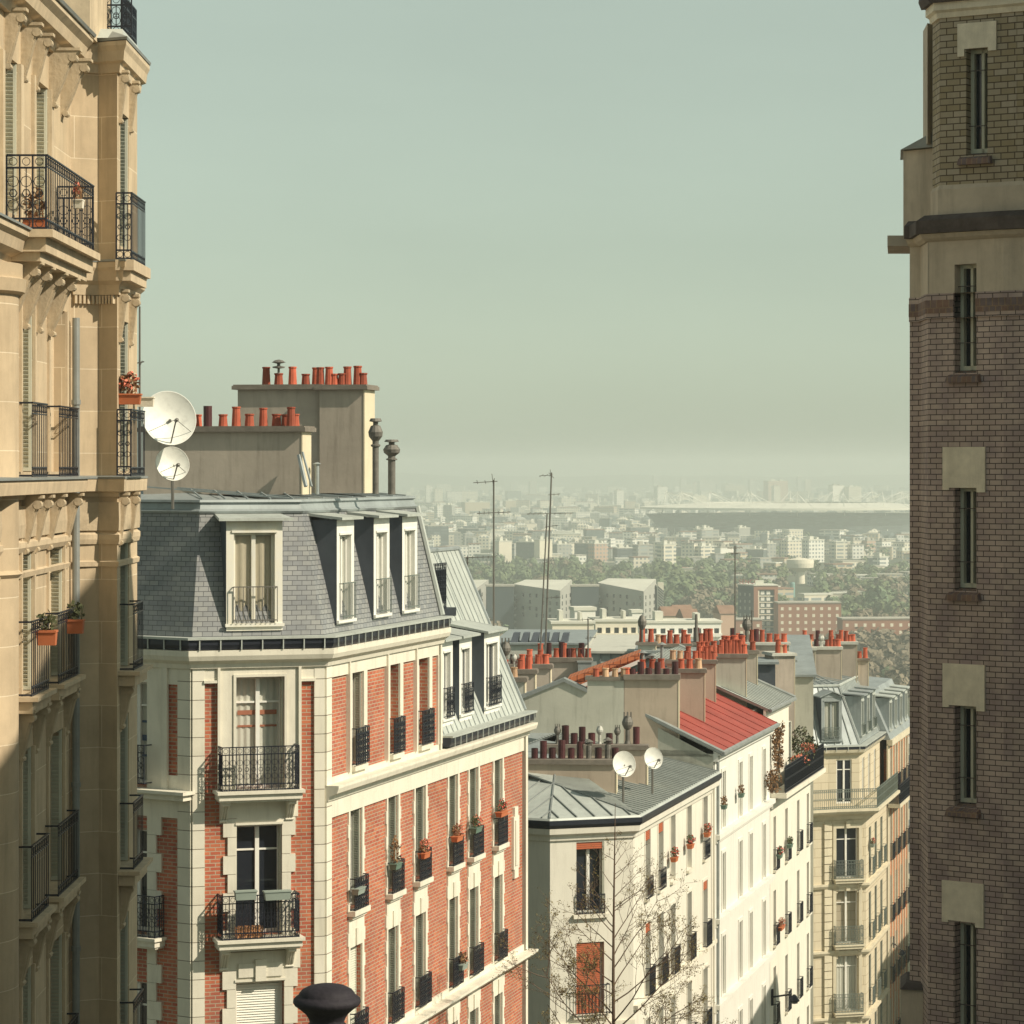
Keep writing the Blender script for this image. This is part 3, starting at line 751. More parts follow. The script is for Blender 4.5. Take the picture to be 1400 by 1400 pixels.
# --- upper mansard
mA = MB(); k0 = [(.0, -3.68), (-.66, -.95)]
sweep(mA, pA, [(.0, -3.68), (-.66, -.95), (-.95, -.95), (-.3, -3.68)]); rf = mA.build('roof', M['slate'], bb)
l = MB(); sweep(l, pA, [(-.62, -1.0), (-.59, -.95), (-.66, -.90), (-.70, -.78), (-.64, -.75), (-.66, -.70), (-1., -.69), (-1., -1.0)]); l.build('ridge_band', M['zinc'], rf)
tp = offset(pA, -.9); bk = back(tp[3], 7.5); bl = (BL[0]+1.5, BL[1]+9)
t = MB(); n0 = [(p[0], p[1]) for p in tp]; t.prism(n0+[bk, bl], -1.2, [-.70]*4+[-.12, -.12]); 
for i in range(9):
    s = Vector((tp[2][0], tp[2][1], -.68)).lerp(Vector((tp[3][0], tp[3][1], -.68)), i/8); e = Vector((back(s, 7.4)[0], back(s, 7.4)[1], -.14)); t.tube([s, e], .022, 4)
for i in range(14):
    s = Vector((*tp[0], -.68)).lerp(Vector((*tp[1], -.68)), i/13) if i < 9 else Vector((*tp[1], -.68)).lerp(Vector((*tp[2], -.68)), (i-9)/4); t.tube([s, s+Vector((-1.2, 5.5, .44))], .022, 4)
t.build('flat_roof', M['zinc'], rf)
f = MB(); a = offset([C1, EA], 0)[1]; b = offset(pA, -.66)[3]
f.tube([(EA[0]+.05, EA[1], -3.66), (b[0]+.05, b[1], -.95)], .07, 6); f.tube([(EA[0]+.05-.1, EA[1]+.16, -3.66), (b[0]-.05, b[1]+.16, -.95)], .05, 6); f.build('edge_flashing', M['zinc_lt'], rf)
slA = (-3.68, .0, -.95, .66)
dormer(FBc, FBc.U(309), FBc.U(386), FBc.Z(350, 862), FBc.Z(350, 712), bb, slA, yf=-.02, frame='peeled', curtain='curtain', over=.2, head=.26, jamb=.17, wz0=.16, guard=.78, gstyle='bars', gmat='cowl')
for a, b in ((460.5, 484), (511, 532.5), (550, 570.5)):
    dormer(FBr, FBr.U(a), FBr.U(b), -3.5, -1.16, bb, slA, yf=.0, curtain='curtain_w', over=.15, jamb=.2, head=.34, wz0=.1, guard=.8, gmat='iron_gr')
# --- lower zinc mansard
pB = [EA, EB]
mB_ = MB(); sweep(mB_, pB, [(-.02, -6.7), (-1.95, -2.25), (-2.6, -2.2), (-2.6, -3.2), (-.5, -6.7)]); rb = mB_.build('lower_roof', M['zinc_lt'], bb)
s = MB(); o0 = offset(pB, -.02); o1 = offset(pB, -1.95)
seams(s, (*o0[0], -6.68), (*o0[1], -6.68), (*o1[0], -2.24), (*o1[1], -2.24), 20, .014)
s.tube([(*o1[0], -2.22), (*o1[1], -2.22)], .06, 6); s.tube([(*o0[1], -6.66), (*o1[1], -2.22)], .05, 6)
s.build('standing_seam', M['zinc'], rb)
t = MB(); a, b = offset(pB, -2.0); t.prism([a, b, back(b, 6), back(a, 6)], -3, [-2.23, -2.23, -1.9, -1.9]); t.build('flat_roof', M['zinc'], rb)
slB = (-6.7, .02, -2.25, 1.95)
for a, b in ((603.5, 619), (628, 645), (662, 683)):
    dormer(FBr, FBr.U(a, -.1), FBr.U(b, -.1), -6.5, -4.35, bb, slB, yf=.1, over=.22, jamb=.2, head=.3, wz0=.2, guard=.75, gstyle='scroll', gmat='iron', rise=.25, frame='white_paint')
g = MB(); railing(g, 1.7, 1.15, 'scroll', t=.014); g.box(-.1, 1.8, -.25, .3, -.22, 0)
g.build('roof_guard', M['iron'], bb, FBr.sub(FBr.U(583, -.75), FBr.Z(598, 832, -.75), .75))
# --- chimneys
lw = chimney(bb, 196, 412, 583, 67.2, -.6, ang=-11, pots='', cap_h=.13, over=.12, th=.75, body='render_br')
tl = chimney(bb, 325, 437, 526, 70.6, -.6, ang=-11, pots='', over=.12, th=.7); tr_ = chimney(bb, 437, 497, 526, 70.1, -.6, ang=-11, pots='', over=.12, th=1.0, name='chimney')
def potsat(parent, lst, Y, py, dy=0):
    for px, ch in lst:
        kind, mm = {'T': ('tall', 'pot'), 'S': ('short', 'pot'), 'C': ('cyl', 'pot_dk'), 'c': ('cylshort', 'pot_dk'), 'W': ('cowl', 'cowl'), 'H': ('hat', 'cowl'), 'P': ('short', 'pot_lt'), 'O': ('cyl', 'pot')}[ch]
        back_ = .28 if px*7 % 3 < 1.5 else .0
        add_pot(parent, X_at(px, Y+.35+back_), Y+.35+back_, Z_at(py, Y)-.02, kind, mm, rng.uniform(.97, 1.05), rng.uniform(-.03, .03))
potsat(tl, [(364, 'T'), (381, 'S'), (400, 'T'), (418, 'S'), (432, 'T')], 70.4, 526)
potsat(tr_, [(438, 'T'), (450, 'T'), (457, 'S'), (468, 'S'), (475, 'T'), (489, 'T'), (496, 'S')], 70.0, 526)
potsat(lw, [(270, 'S'), (284, 'C'), (305, 'S'), (323, 'T'), (341, 'S'), (360, 'T'), (378, 'S'), (391, 'S'), (398, 'T'), (403, 'S')], 67.0, 583)
hm = MB(); hm.lathe([(.03, 0), (.03, .12), (.15, .14), (.15, .17), (.04, .19), (.04, .24), (.17, .27), (.1, .32), (.02, .34)], n=12); hm.build('chimney_cowl', M['cowl'], tl, T3(X_at(381, 70.8), 70.8, Z_at(526, 70.4)+.28))
vent(bb, 513.5, 572, 68.5, -.6, .075); vent(bb, 535.5, 601, 66.8, -.6, .085); vent(bb, 433.5, 632, 67, -.6, .05, cap=False, m='zinc')
mm = MB(); x, y, z = at(418, 665, 66.0); mm.tube([(x, y, z), (X_at(408, 66.2), 66.3, Z_at(622, 66))], .05, 5); mm.tube([(x+.13, y, z), (X_at(410, 66.2)+.05, 66.3, Z_at(618, 66))], .03, 5); mm.build('flue_stay', M['zinc'], bb)

# ------------------------------------------------------------------ satellite dishes
def dish(px, py, rpx, Y, label, az=0, tilt=25, arm=True, base_z=None, group='satellite dishes', foot=None):
    x, y, z = at(px, py, Y); r = rpx/FOC*Y
    t = thing('satellite_dish', label, 'satellite dish', (x, y, base_z if base_z is not None else z-r-.2), group)
    Mx = T3(x, y, z) @ Matrix.Rotation(R(az), 4, 'Z') @ Matrix.Rotation(R(90-tilt), 4, 'X')
    m = MB(); prof = [(r*k/14, -.32*r*(1-(k/14)**2)) for k in range(1, 15)]
    m.lathe([(.001, -.32*r)]+prof+[(r*1.02, .01), (r*1.02, -.03), (r*.5, -.3*r), (.02, -.38*r)], n=56); m.build('reflector', M['dish'], t, Mx, smooth=True)
    a = MB(); a.tube([(0, -r*.95, -.04), (0, -r*.3, r*.75)], .016, 5); a.lathe([(.001, 0), (.04, .01), (.04, .1), (.02, .12)], (0, -r*.3, r*.72), 8)
    for s in (-1, 1): a.tube([(s*r*.8, -r*.5, -.03), (0, -r*.25, r*.75)], .007, 4)
    a.build('feed_arm', M['mast'], t, Mx)
    p = MB(); bz = base_z if base_z is not None else z-r-.2
    bx, by = foot or (x, y+.3)
    p.tube([(x, y+.12, z-.05), (bx, by, z-.2), (bx, by, bz)], .035, 6); p.build('mounting_pole', M['mast'], t)
    return t
dish(231.5, 571.5, 37.5, 63.0, 'large round white satellite dish, upper of two at the left of the slate roof', az=24, tilt=14, base_z=-.9, foot=(X_at(236, 64.2), 64.2))
dish(236, 634, 23.5, 63.6, 'smaller white satellite dish just under the largest dish on the slate roof', az=26, tilt=14, base_z=-.8, foot=(X_at(236, 64.4), 64.4))

# ------------------------------------------------------------------ the row of houses down the street
A2 = R(75.43)
def backp(p, d, a=A2): return (p[0]-d*math.sin(a), p[1]+d*math.cos(a))
def shell(root, F, wid, zb, zt, holes, wallm, rec=.28): 
    m = MB(); m.wall(0, wid, zb, zt, holes, rec); return m.build('wall', M[wallm], root, F.M)
def core(root, pts, zb, zt, mt='render_gr', name='party_wall'):
    m = MB(); m.prism(pts, zb, zt); return m.build(name, M[mt], root)
def roof_slab(mb, e0, e1, r0, r1, th=.08):
    a = [Vector(e0), Vector(e1), Vector(r1), Vector(r0)]; mb.hull([p-Vector((0, 0, th)) for p in a], a)

def hip_seams(mb, o0, o1, z0, z1, sp, r):
    for i in range(len(o0)-1):
        a, b = Vector(o0[i]), Vector(o0[i+1]); u = (b-a); L = u.length; u.normalize(); nin = Vector((-u.y, u.x))
        ai = (Vector(o1[i])-a).dot(u); bi = (b-Vector(o1[i+1])).dot(u); D = (Vector(o1[i])-a).dot(nin)
        n = int(L/sp[i])
        for k in range(n):
            s_ = (k+.5)*L/n; t = 1.0
            if ai > .01: t = min(t, s_/ai)
            if bi > .01: t = min(t, (L-s_)/bi)
            p = a+u*s_; q = p+nin*D*t
            mb.tube([(p.x, p.y, z0+.01), (q.x, q.y, z0+(z1-z0)*t+.01)], r, 4)
        mb.tube([(*o0[i], z0), (*o1[i], z1)], r*1.3, 4)
# --- cream corner house with satellite dishes
cwA = (X_at(866, 85), 85.0); cwB = (cwA[0]-2.59*math.cos(R(20)), cwA[1]-2.59*math.sin(R(20)))
cwL = (cwB[0]-7*math.cos(R(26)), cwB[1]+7*math.sin(R(26)))
FWl, FWc, FWr = Facade(cwL, R(-26)), Facade(cwB, R(20)), Facade(cwA, A2)
uW = FWr.U(975); EW = FWr.pos(uW); ZB = -32
hw = thing('cream_corner_house', 'cream stucco corner house with pale zinc roof, satellite dishes and two red window shutters', 'building', (cwA[0], cwA[1], ZB))
ch = [(FWc.U(788), FWc.U(826), -12.87, -10.8), (FWc.U(788), FWc.U(826), -15.76, -13.7), (FWc.U(788), FWc.U(826), -18.8, -16.7)]
shell(hw, FWc, 2.59, ZB, -10.3, ch, 'w_wall'); shell(hw, FWl, 7, ZB, -10.3, [], 'w_wall')
wc_ = [(FWr.U(a), FWr.U(b)) for a, b in ((881.7, 888.6), (899.5, 906.4), (916.5, 922.8), (938.8, 945), (960.8, 966.8))]
wr = [(-12.75, -10.75), (-15.6, -13.5), (-18.5, -16.35), (-21.5, -19.4)]
shell(hw, FWr, uW, ZB, -10.3, [(a, b, z0, z1) for a, b in wc_ for z0, z1 in wr], 'w_wall')
core(hw, [*offset([cwL, cwB, cwA, EW], -.4), backp(EW, 8), (cwL[0]+1, cwL[1]+7)], ZB, -10.15, 'render_lt')
o = add_window(FWc, *ch[0], hw, rec=.28, shutters='right', glass='glass', transom=0)
r = MB(); r.box(0.01, ch[0][1]-ch[0][0]-.01, .03, .13, 1.86, 2.06); r.build('roller_shutter', M['roller'], o, FWc.sub(ch[0][0], ch[0][2]))
add_guard(FWc, ch[0][0], ch[0][1], ch[0][2], hw, h=.55, out=.06, style='scroll')
o = add_window(FWc, *ch[1], hw, rec=.28, shutters=None)
r = MB(); r.box(0.01, ch[1][1]-ch[1][0]-.12, .04, .1, 0.0, 2.05); r.build('roller_shutter', M['roller'], o, FWc.sub(ch[1][0], ch[1][2]))
add_guard(FWc, ch[1][0]-.1, ch[1][1]+.1, ch[1][2], hw, h=.85, out=.2, style='bars')
add_window(FWc, *ch[2], hw, rec=.28)
for a, b, c, d in ch: MB().box(a-.12, b+.12, -.12, -.0, c-.12, c-.01).build('sill', M['b_stone'], hw, FWc.M)
MB().box(0, 2.6, -.1, 0, -16.2, -16.0).build('string_course', M['b_stone'], hw, FWc.M)
s = MB()
for i, (a, b) in enumerate(wc_):
    for j, (z0, z1) in enumerate(wr):
        o = add_window(FWr, a, b, z0, z1, hw, rec=.26, shutters='left' if (i+j) % 3 == 1 else None, glass='glass', curtain='curtain_w' if (i*2+j) % 3 == 0 else None)
        if (i, j) in ((0, 0), (1, 0), (4, 1), (0, 1)): MB().box(.005, b-a-.005, .01, .12, z1-z0-.3, z1-z0-.005).build('roller_shutter', M['roller'], o, FWr.sub(a, z0))
        sr = MB(); sr.box(a-.09, a, -.02, 0, z0, z1+.09); sr.box(b, b+.09, -.02, 0, z0, z1+.09); sr.box(a, b, -.02, 0, z1, z1+.09); sr.build('window_surround', M['w_wall'], hw, FWr.M)
        MB().box(a-.08, b+.08, -.1, 0, z0-.09, z0-.01).build('sill', M['b_stone'], hw, FWr.M)
        if j >= 1 or i in (0, 1, 4): add_guard(FWr, a-.03, b+.03, z0, hw, h=.6 if j == 0 else .8, out=.1 if j == 0 else .16, style='scroll' if j == 0 else 'panel')
s.box(0, uW, -.14, 0, -15.75, -15.62); s.build('string_course', M['b_stone'], hw, FWr.M)
pw = [cwL, cwB, cwA, EW]
c = MB(); sweep(c, pw, [(0, -10.75), (.06, -10.72), (.08, -10.6), (.2, -10.52), (.22, -10.36), (0, -10.36)]); c.build('cornice', M['w_wall'], hw)
g_ = MB(); sweep(g_, pw, [(.0, -10.35), (.22, -10.35), (.3, -10.25), (.3, -10.12), (.0, -10.10)]); g_.build('gutter', M['gutter'], hw)
rw = MB(); sweep(rw, pw, [(.26, -10.13), (.22, -10.06), (-5.2, -8.85), (-5.4, -9.3), (.1, -10.16)])
rf = rw.build('roof', M['zinc_lt'], hw)
s = MB(); o0 = offset(pw, .2); o1 = offset(pw, -5.2)
hip_seams(s, o0, o1, -10.04, -8.84, (.5, .55, .36), .024)
s.build('standing_seam', M['lead'], rf)
t = MB(); t.prism([o1[1], o1[2], o1[3], backp(o1[3], 3), (o1[1][0], o1[1][1]+5)], -9.6, -8.86); t.build('flat_roof', M['zinc'], rf)
# low stacks with brown pots
k1 = chimney(hw, 712, 842, 1038, 88.0, -10.2, ang=-5, th=.5, cap_h=.14, pots='', body='render_pk', over=.08)
k2 = chimney(hw, 746, 884, 1018, 90.8, -10.2, ang=-5, th=.5, cap_h=.14, pots='', body='render_pk', over=.08)
def potsat2(parent, lst, Y, py, sc_=1.):
    for px, ch_ in lst:
        kind, mm = {'T': ('tall', 'pot'), 'S': ('short', 'pot'), 'C': ('cyl', 'pot_dk'), 'c': ('cylshort', 'pot_dk'), 'W': ('cowl', 'cowl'), 'L': ('cowl', 'cowl_lt'), 'w': ('cowl', 'cowl'), 'l': ('cowl', 'cowl_lt'), 'H': ('hat', 'cowl'), 'P': ('short', 'pot_lt'), 'O': ('cyl', 'pot')}[ch_]
        add_pot(parent, X_at(px, Y+.25), Y+.25, Z_at(py, Y)-.02, kind, mm, sc_*(.6 if ch_ in 'wlL' else 1)*rng.uniform(.95, 1.05), rng.uniform(-.03, .03))
potsat2(k1, [(731, 'c'), (743, 'C'), (755, 'c'), (768, 'C'), (781, 'c'), (793, 'C'), (805, 'H'), (818, 'c'), (831, 'H'), (841, 'c')], 88, 1037, 1.05)
potsat2(k2, [(762, 'w'), (773, 'C'), (785, 'c'), (796, 'C'), (809, 'c'), (820, 'l'), (833, 'c'), (844, 'w'), (858, 'W'), (870, 'C')], 90.8, 1017, 1.1)
dish(853.5, 1044.5, 17.5, 85.9, 'white satellite dish at the front edge of the pale zinc roof, left of its twin', az=28, tilt=12, base_z=-10.05, foot=(X_at(852, 86.3), 86.3))
dish(893.5, 1036.5, 14.5, 88.6, 'white satellite dish behind and right of its twin on the pale zinc roof', az=30, tilt=12, base_z=-9.9, foot=(X_at(892, 89), 89.))
# party wall with sloping parapet
Fp = Facade((X_at(688, 98.0), 98.0), R(-4.0))
def wallpoly(F, pts, th, mt, root, name='party_wall', zmin=None):
    P = [(F.U(px), F.Z(px, py)) for px, py in pts]
    m = MB(); m.hull([(u, 0, z) for u, z in P], [(u, th, z) for u, z in P]); o_ = m.build(name, M[mt], root, F.M); return o_, P
pwall, P = wallpoly(Fp, [(688, 1040), (688, 965), (717, 954), (771, 932), (803, 947), (803, 930), (853, 930), (853, 1040)], .5, 'render_lt', hw)
pw2, P2 = wallpoly(Fp, [(853.5, 1050), (853.5, 929), (927, 929), (927, 1050)], .62, 'render_pk', hw)
m = MB()
for (a, b) in zip(P[1:5], P[2:5]):
    m.hull([(a[0], -.08, a[1]), (b[0], -.08, b[1]), (b[0], -.08, b[1]+.12), (a[0], -.08, a[1]+.12)], [(a[0], .58, a[1]), (b[0], .58, b[1]), (b[0], .58, b[1]+.12), (a[0], .58, a[1]+.12)])
m.build('parapet_coping', M['lead'], pwall, Fp.M)
m = MB(); m.box(Fp.U(800), Fp.U(852), -.08, .6, P[5][1]+.001, P[5][1]+.12); m.box(Fp.U(852.5), Fp.U(930), -.12, .74, P2[1][1]+.001, P2[1][1]+.17); m.build('chimney_cap', M['cap'], pw2, Fp.M)
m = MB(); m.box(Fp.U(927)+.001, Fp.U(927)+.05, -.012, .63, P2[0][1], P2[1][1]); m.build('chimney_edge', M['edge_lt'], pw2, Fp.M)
potsat2(pw2, [(815, 'S'), (828, 'P'), (841, 'P'), (853, 'P'), (857, 'S'), (865, 'c'), (876, 'C'), (887, 'c'), (899, 'C'), (911, 'c'), (923, 'C')], 97.6, 927, 1.1)

# --- white house with red sheet roof
oR = (EW[0]+.012, EW[1]+.05); FR = Facade(oR, A2); uR = FR.U(1052.5); ER = FR.pos(uR)
hr = thing('white_house', 'narrow white house with red painted sheet metal roof and ledges under each row of windows', 'building', (oR[0], oR[1], ZB))
rc = [(FR.U(a), FR.U(b)) for a, b in ((986.8, 991.2), (1009.8, 1014), (1024.3, 1028), (1042.4, 1046))]
rr = [(-12.15, -10.25), (-14.95, -13.0), (-17.8, -15.8), (-21, -18.9)]
shell(hr, FR, uR, ZB, -9.3, [(a, b, z0, z1) for a, b in rc for z0, z1 in rr], 'r_wall')
core(hr, [*offset([oR, ER], -.4), backp(ER, 8), backp(oR, 8)], ZB, -9.4, 'render_lt')
core(hr, [FR.pos(0, .0), FR.pos(.25, .0), backp(FR.pos(.25), 8), backp(FR.pos(0), 8)], -12, -9.5, 'render_lt')
s = MB()
for a, b in rc:
    for z0, z1 in rr:
        add_window(FR, a, b, z0, z1, hr, rec=.26, shutters='right', glass='glass', shutter_mat='shutter_white')
        s.box(a-.14, a, -.035, 0, z0, z1+.12); s.box(b, b+.14, -.035, 0, z0, z1+.12); s.box(a, b, -.035, 0, z1, z1+.12)
for z in (-12.35, -15.15, -18.0): s.box(0, uR, -.22, 0, z, z+.16); s.box(0, uR, -.12, 0, z-.12, z)
s.box(0, uR, -.15, 0, -9.75, -9.55); s.box(0, uR, -.25, 0, -9.55, -9.4)
s.build('string_course', M['r_wall'], hr, FR.M)
m = MB(); p = FWr.pos(uW-.35, .1); m.tube([(*p, -10.4), (*p, -31)], .045, 8); m.build('drainpipe', M['w_wall'], hw)
m = MB(); p = FR.pos(.18, .12); m.tube([(*p, -9.5), (*p, -31)], .055, 8); m.build('drainpipe', M['lead'], hr)
r = MB(); e0, e1 = offset([oR, ER], .3); r0, r1 = offset([oR, ER], -4.2)
roof_slab(r, (*e0, -9.42), (*e1, -9.42), (*r0, -7.35), (*r1, -7.35)); x0, x1 = offset([oR, ER], -8.2); roof_slab(r, (*r0, -7.35), (*r1, -7.35), (*x0, -9.2), (*x1, -9.2))
rf = r.build('roof', M['red_tin'], hr)
s = MB(); seams(s, (*e0, -9.42), (*e1, -9.42), (*r0, -7.35), (*r1, -7.35), 9, .018); s.build('standing_seam', M['red_tin'], rf)
s = MB(); s.tube([(*e0, -9.44), (*r0, -7.36)], .09, 6); s.tube([(*e0, -9.48), (*e1, -9.48)], .09, 6); s.build('gutter', M['lead'], rf)
s = MB(); g0 = offset([oR, ER], 0)[0]; s.add([(g0[0], g0[1], -9.6), (r0[0], r0[1], -9.6), (r0[0], r0[1], -7.5)], [(0, 1, 2)]); s.build('gable', M['render_lt'], hr)
def stack_on(root, right, pytop, Yr, left, body, pots, py_pots, **k):
    """stack given by its right photo column at depth Yr"""
    return chimney(root, left, right, pytop, Yr, k.pop('zbot', -10), ang=k.pop('ang', -4), th=k.pop('th', .5), body=body, pots='', cap_h=.14, over=.09, **k)
c1 = stack_on(hr, 963, 914, 101.5, 876, 'render_pk', '', 914); potsat2(c1, [(879, 'S'), (892, 'S'), (904, 'S'), (931.5, 'S'), (943, 'S'), (955, 'P')], 101.4, 914, 1.1)
m = MB()
for px, py in ((879, 893), (892, 897), (905, 882)):
    x, y, z = at(px, py, 101.65); zb = Z_at(906, 101.65); m.lathe([(.055, 0), (.055, z-zb), (.17, z-zb+.02), (.02, z-zb+.1)], (x, y, zb), 10)
m.build('vent_pipe', M['lead'], c1)
c2 = stack_on(hr, 978, 902, 106.6, 912, 'render_pk', '', 902); potsat2(c2, [(920, 'P'), (930, 'P'), (939, 'S'), (941, 'T'), (951, 'S'), (957, 'T'), (961, 'S'), (966, 'T'), (975, 'S'), (971, 'T')], 106.6, 902, 1.1)
potsat2(c2, [(956, 'T'), (967, 'T'), (976, 'T'), (961, 'T')], 107.1, 897, 1.15)

# --- cream house with planted terrace
oV = (ER[0]+.012, ER[1]+.05); FV = Facade(oV, A2); uV = FV.U(1108); EV = FV.pos(uV); uT = FV.U(1087)
hv = thing('terrace_house', 'cream plaster house with a planted roof terrace behind a long black balcony', 'building', (oV[0], oV[1], ZB))
vc = [(FV.U(a), FV.U(b)) for a, b in ((1057.5, 1061), (1073.5, 1077), (1089.6, 1093), (1103, 1106))]
vr = [(-14.95, -13.0), (-17.75, -15.75), (-20.7, -18.6), (-23.6, -21.5)]
shell(hv, FV, uV, ZB, -12.2, [(a, b, z0, z1) for a, b in vc for z0, z1 in vr], 'v_wall')
FVu = Facade(FV.pos(0, -.25), A2); vt = [(FVu.U(1063), FVu.U(1067), -11.9, -9.9), (FVu.U(1078), FVu.U(1082.5), -11.9, -9.9)]
shell(hv, FVu, uT, -12.2, -8.95, vt, 'v_wall')
for hh in vt: add_window(FVu, *hh, hv, rec=.25, shutters='right', shutter_mat='shutter_white')
core(hv, [*offset([oV, EV], -.4), backp(EV, 8), backp(oV, 8)], ZB, -12.15, 'render_lt')
core(hv, [FVu.pos(0, -.35), FVu.pos(uT, 0), backp(FVu.pos(uT), 7), backp(FVu.pos(0), 7)], -12.2, -8.96, 'v_wall', 'wall')
s = MB()
for a, b in vc:
    for j, (z0, z1) in enumerate(vr):
        add_window(FV, a, b, z0, z1, hv, rec=.26, shutters=None, glass='glass'); add_guard(FV, a-.03, b+.03, z0, hv, h=.75, out=.14, style='panel')
        MB().box(a-.1, b+.1, -.12, 0, z0-.1, z0-.01).build('sill', M['v_wall'], hv, FV.M)
s.box(0, uV, -.1, 0, -12.6, -12.35); s.box(0, uT, .15, .25, -9.2, -8.95); s.build('string_course', M['v_wall'], hv, FV.M)
s = MB(); s.box(0, uV, -.62, 0, -12.2, -12.02); s.build('balcony_slab', M['b_stone'], hv, FV.M)
s = MB(); railing(s, uV-.2, 1.0, 'dense', y=-.55); s.box(0, uV-.2, -.53, -.52, .04, .95); s.build('balcony_railing', M['iron'], hv, FV.sub(.1, -12.02))
r = MB(); e0, e1 = FVu.pos(0, .25), FVu.pos(uT, .25); r0, r1 = backp(e0, 4.6), backp(e1, 4.6); x0, x1 = backp(e0, 9), backp(e1, 9)
roof_slab(r, (*e0, -8.95), (*e1, -8.95), (*r0, -7.0), (*r1, -7.0)); roof_slab(r, (*r0, -7.0), (*r1, -7.0), (*x0, -9.), (*x1, -9.)); rf = r.build('roof', M['zinc_lt'], hv)
s = MB(); seams(s, (*e0, -8.95), (*e1, -8.95), (*r0, -7.0), (*r1, -7.0), 15, .024); s.tube([(*e1, -8.93), (*r1, -6.98)], .09, 6); s.tube([(*e0, -8.97), (*e1, -8.97)], .08, 6); s.build('standing_seam', M['lead'], rf)
c3 = stack_on(hv, 1020, 894, 109.0, 968, 'render_lt', '', 894, th=.55); potsat2(c3, [(984, 'S'), (987, 'T'), (993, 'T'), (998, 'T'), (1002, 'T'), (1008, 'T'), (1012, 'T'), (1017, 'S')], 109, 894, 1.15)
potsat2(c3, [(990, 'T'), (995, 'T'), (1004, 'T'), (1015, 'T')], 109.3, 889, 1.2)
c4_ = stack_on(hv, 1035, 889, 113.2, 1012, 'render_br', '', 889); potsat2(c4_, [(1029, 'S')], 113.2, 889, 1.1)
# terrace planting: things of their own
def bush(name, label, cat, c, r, n, size, leafm, seed, stems=True, group=None, fl=None, fn=0):
    rg = random.Random(seed); t = thing(name, label, cat, (c[0], c[1], c[2]-r[2]), group)
    p = MB(); leafclump(p, c, r, n, rg, size=size); 
    for k in range(6): leafclump(p, (c[0]+rg.uniform(-1, 1)*r[0]*.8, c[1]+rg.uniform(-1, 1)*r[1]*.8, c[2]+rg.uniform(-.6, 1)*r[2]*.9), (r[0]*.35, r[1]*.35, r[2]*.35), n//8, rg, size=size)
    p.build('foliage', M[leafm], t)
    s = MB()
    for k in range(5): s.tube([(c[0]+rg.uniform(-.1, .1), c[1], c[2]-r[2]), (c[0]+rg.uniform(-.5, .5)*r[0], c[1], c[2]), (c[0]+rg.uniform(-1, 1)*r[0], c[1], c[2]+r[2]*.8)], .02, 4)
    s.build('stem', M['bark'], t)
    if fl: q = MB(); leafclump(q, (c[0], c[1]-r[1]*.5, c[2]+r[2]*.3), (r[0]*.8, r[1]*.6, r[2]*.7), fn, rg, size=size*.9); q.build('flowers', M[fl], t)
    return t
def onV(px, py, off): u = FV.U(px, off); p = FV.pos(u, off); return (p[0], p[1], Z_at(py, p[1]))
bush('climbing_ivy', 'tall tangled brown and green ivy climbing the terrace wall beside the red roof', 'plant', onV(1063, 1022, .05), (.22, .7, .95), 420, .06, 'leaf_dry', 5)
bush('terrace_shrub', 'brownish shrub spilling over the near end of the long black balcony', 'plant', onV(1058, 1068, .35), (.35, .5, .45), 260, .05, 'leaf_dry', 6)
bush('terrace_hedge', 'dark green hedge on the terrace behind the red flowers', 'plant', (X_at(1090, 117.2), 117.2, Z_at(1014, 117)), (.7, .6, .5), 420, .06, 'leaf', 7)
bush('terrace_flowers', 'salmon red flowering bush on the middle of the long black balcony', 'plant', onV(1093, 1040, .3), (.45, .5, .32), 160, .06, 'leaf', 8, fl='flower_p', fn=120)
bush('terrace_flowers', 'red flowering bush at the far end of the long black balcony', 'plant', onV(1104, 1026, .3), (.42, .5, .35), 160, .06, 'leaf', 9, fl='flower_p', fn=110)

# --- buff stone corner building with zinc mansard
csA = (X_at(1184, 143), 143.0); csB = (csA[0]-1.83*math.cos(R(15)), csA[1]-1.83*math.sin(R(15))); csL = (csB[0]-3.2*math.cos(R(38)), csB[1]-3.2*math.sin(R(38)))
csL = (csB[0]-2.6*math.cos(R(24)), csB[1]-2.6*math.sin(R(24)))
FSl, FSc, FSr = Facade(csL, R(24)), Facade(csB, R(15)), Facade(csA, A2); uS = FSr.U(1212); ES = FSr.pos(uS); ZS = -42
hs_ = thing('stone_corner_building', 'buff stone corner apartment building with zinc mansard, gabled dormer and stacked balconies', 'building', (csA[0], csA[1], ZS))
sc_h = [(FSc.U(1142.5), FSc.U(1173.5), z0, z1) for z0, z1 in ((-20.0, -17.55), (-23.2, -20.6), (-26.5, -23.65), (-29.6, -27.2))]
shell(hs_, FSc, 1.83, ZS, -16.5, sc_h, 's_wall'); 
slh = [(.9, 1.5, z0, z1) for z0, z1 in ((-19.8, -17.8), (-23.0, -21.0), (-26.2, -24.2))]
shell(hs_, FSl, 2.6, ZS, -16.5, slh, 's_wall')
for hh in slh: add_window(FSl, *hh, hs_, rec=.25, shutters='right')
srh = [(a, b, z0, z1) for (a, b) in ((1.0, 1.9), (3.2, 4.1), (5.4, 6.3)) for z0, z1 in ((-20.0, -17.7), (-23.2, -20.9), (-26.4, -24.0), (-29.6, -27.2))]
shell(hs_, FSr, uS, ZS, -16.5, srh, 's_wall')
for hh in srh: add_window(FSr, *hh, hs_, rec=.26, shutters='both'); add_guard(FSr, hh[0]-.03, hh[1]+.03, hh[2], hs_, h=.85, out=.2, style='panel', matn='iron_gr')
psm = [csL, csB, csA, ES]
up = offset(psm, -.35)
core(hs_, [*offset(psm, -.5), backp(ES, 9), (csL[0]-1, csL[1]+9)], ZS, -13.8, 's_wall', 'wall')
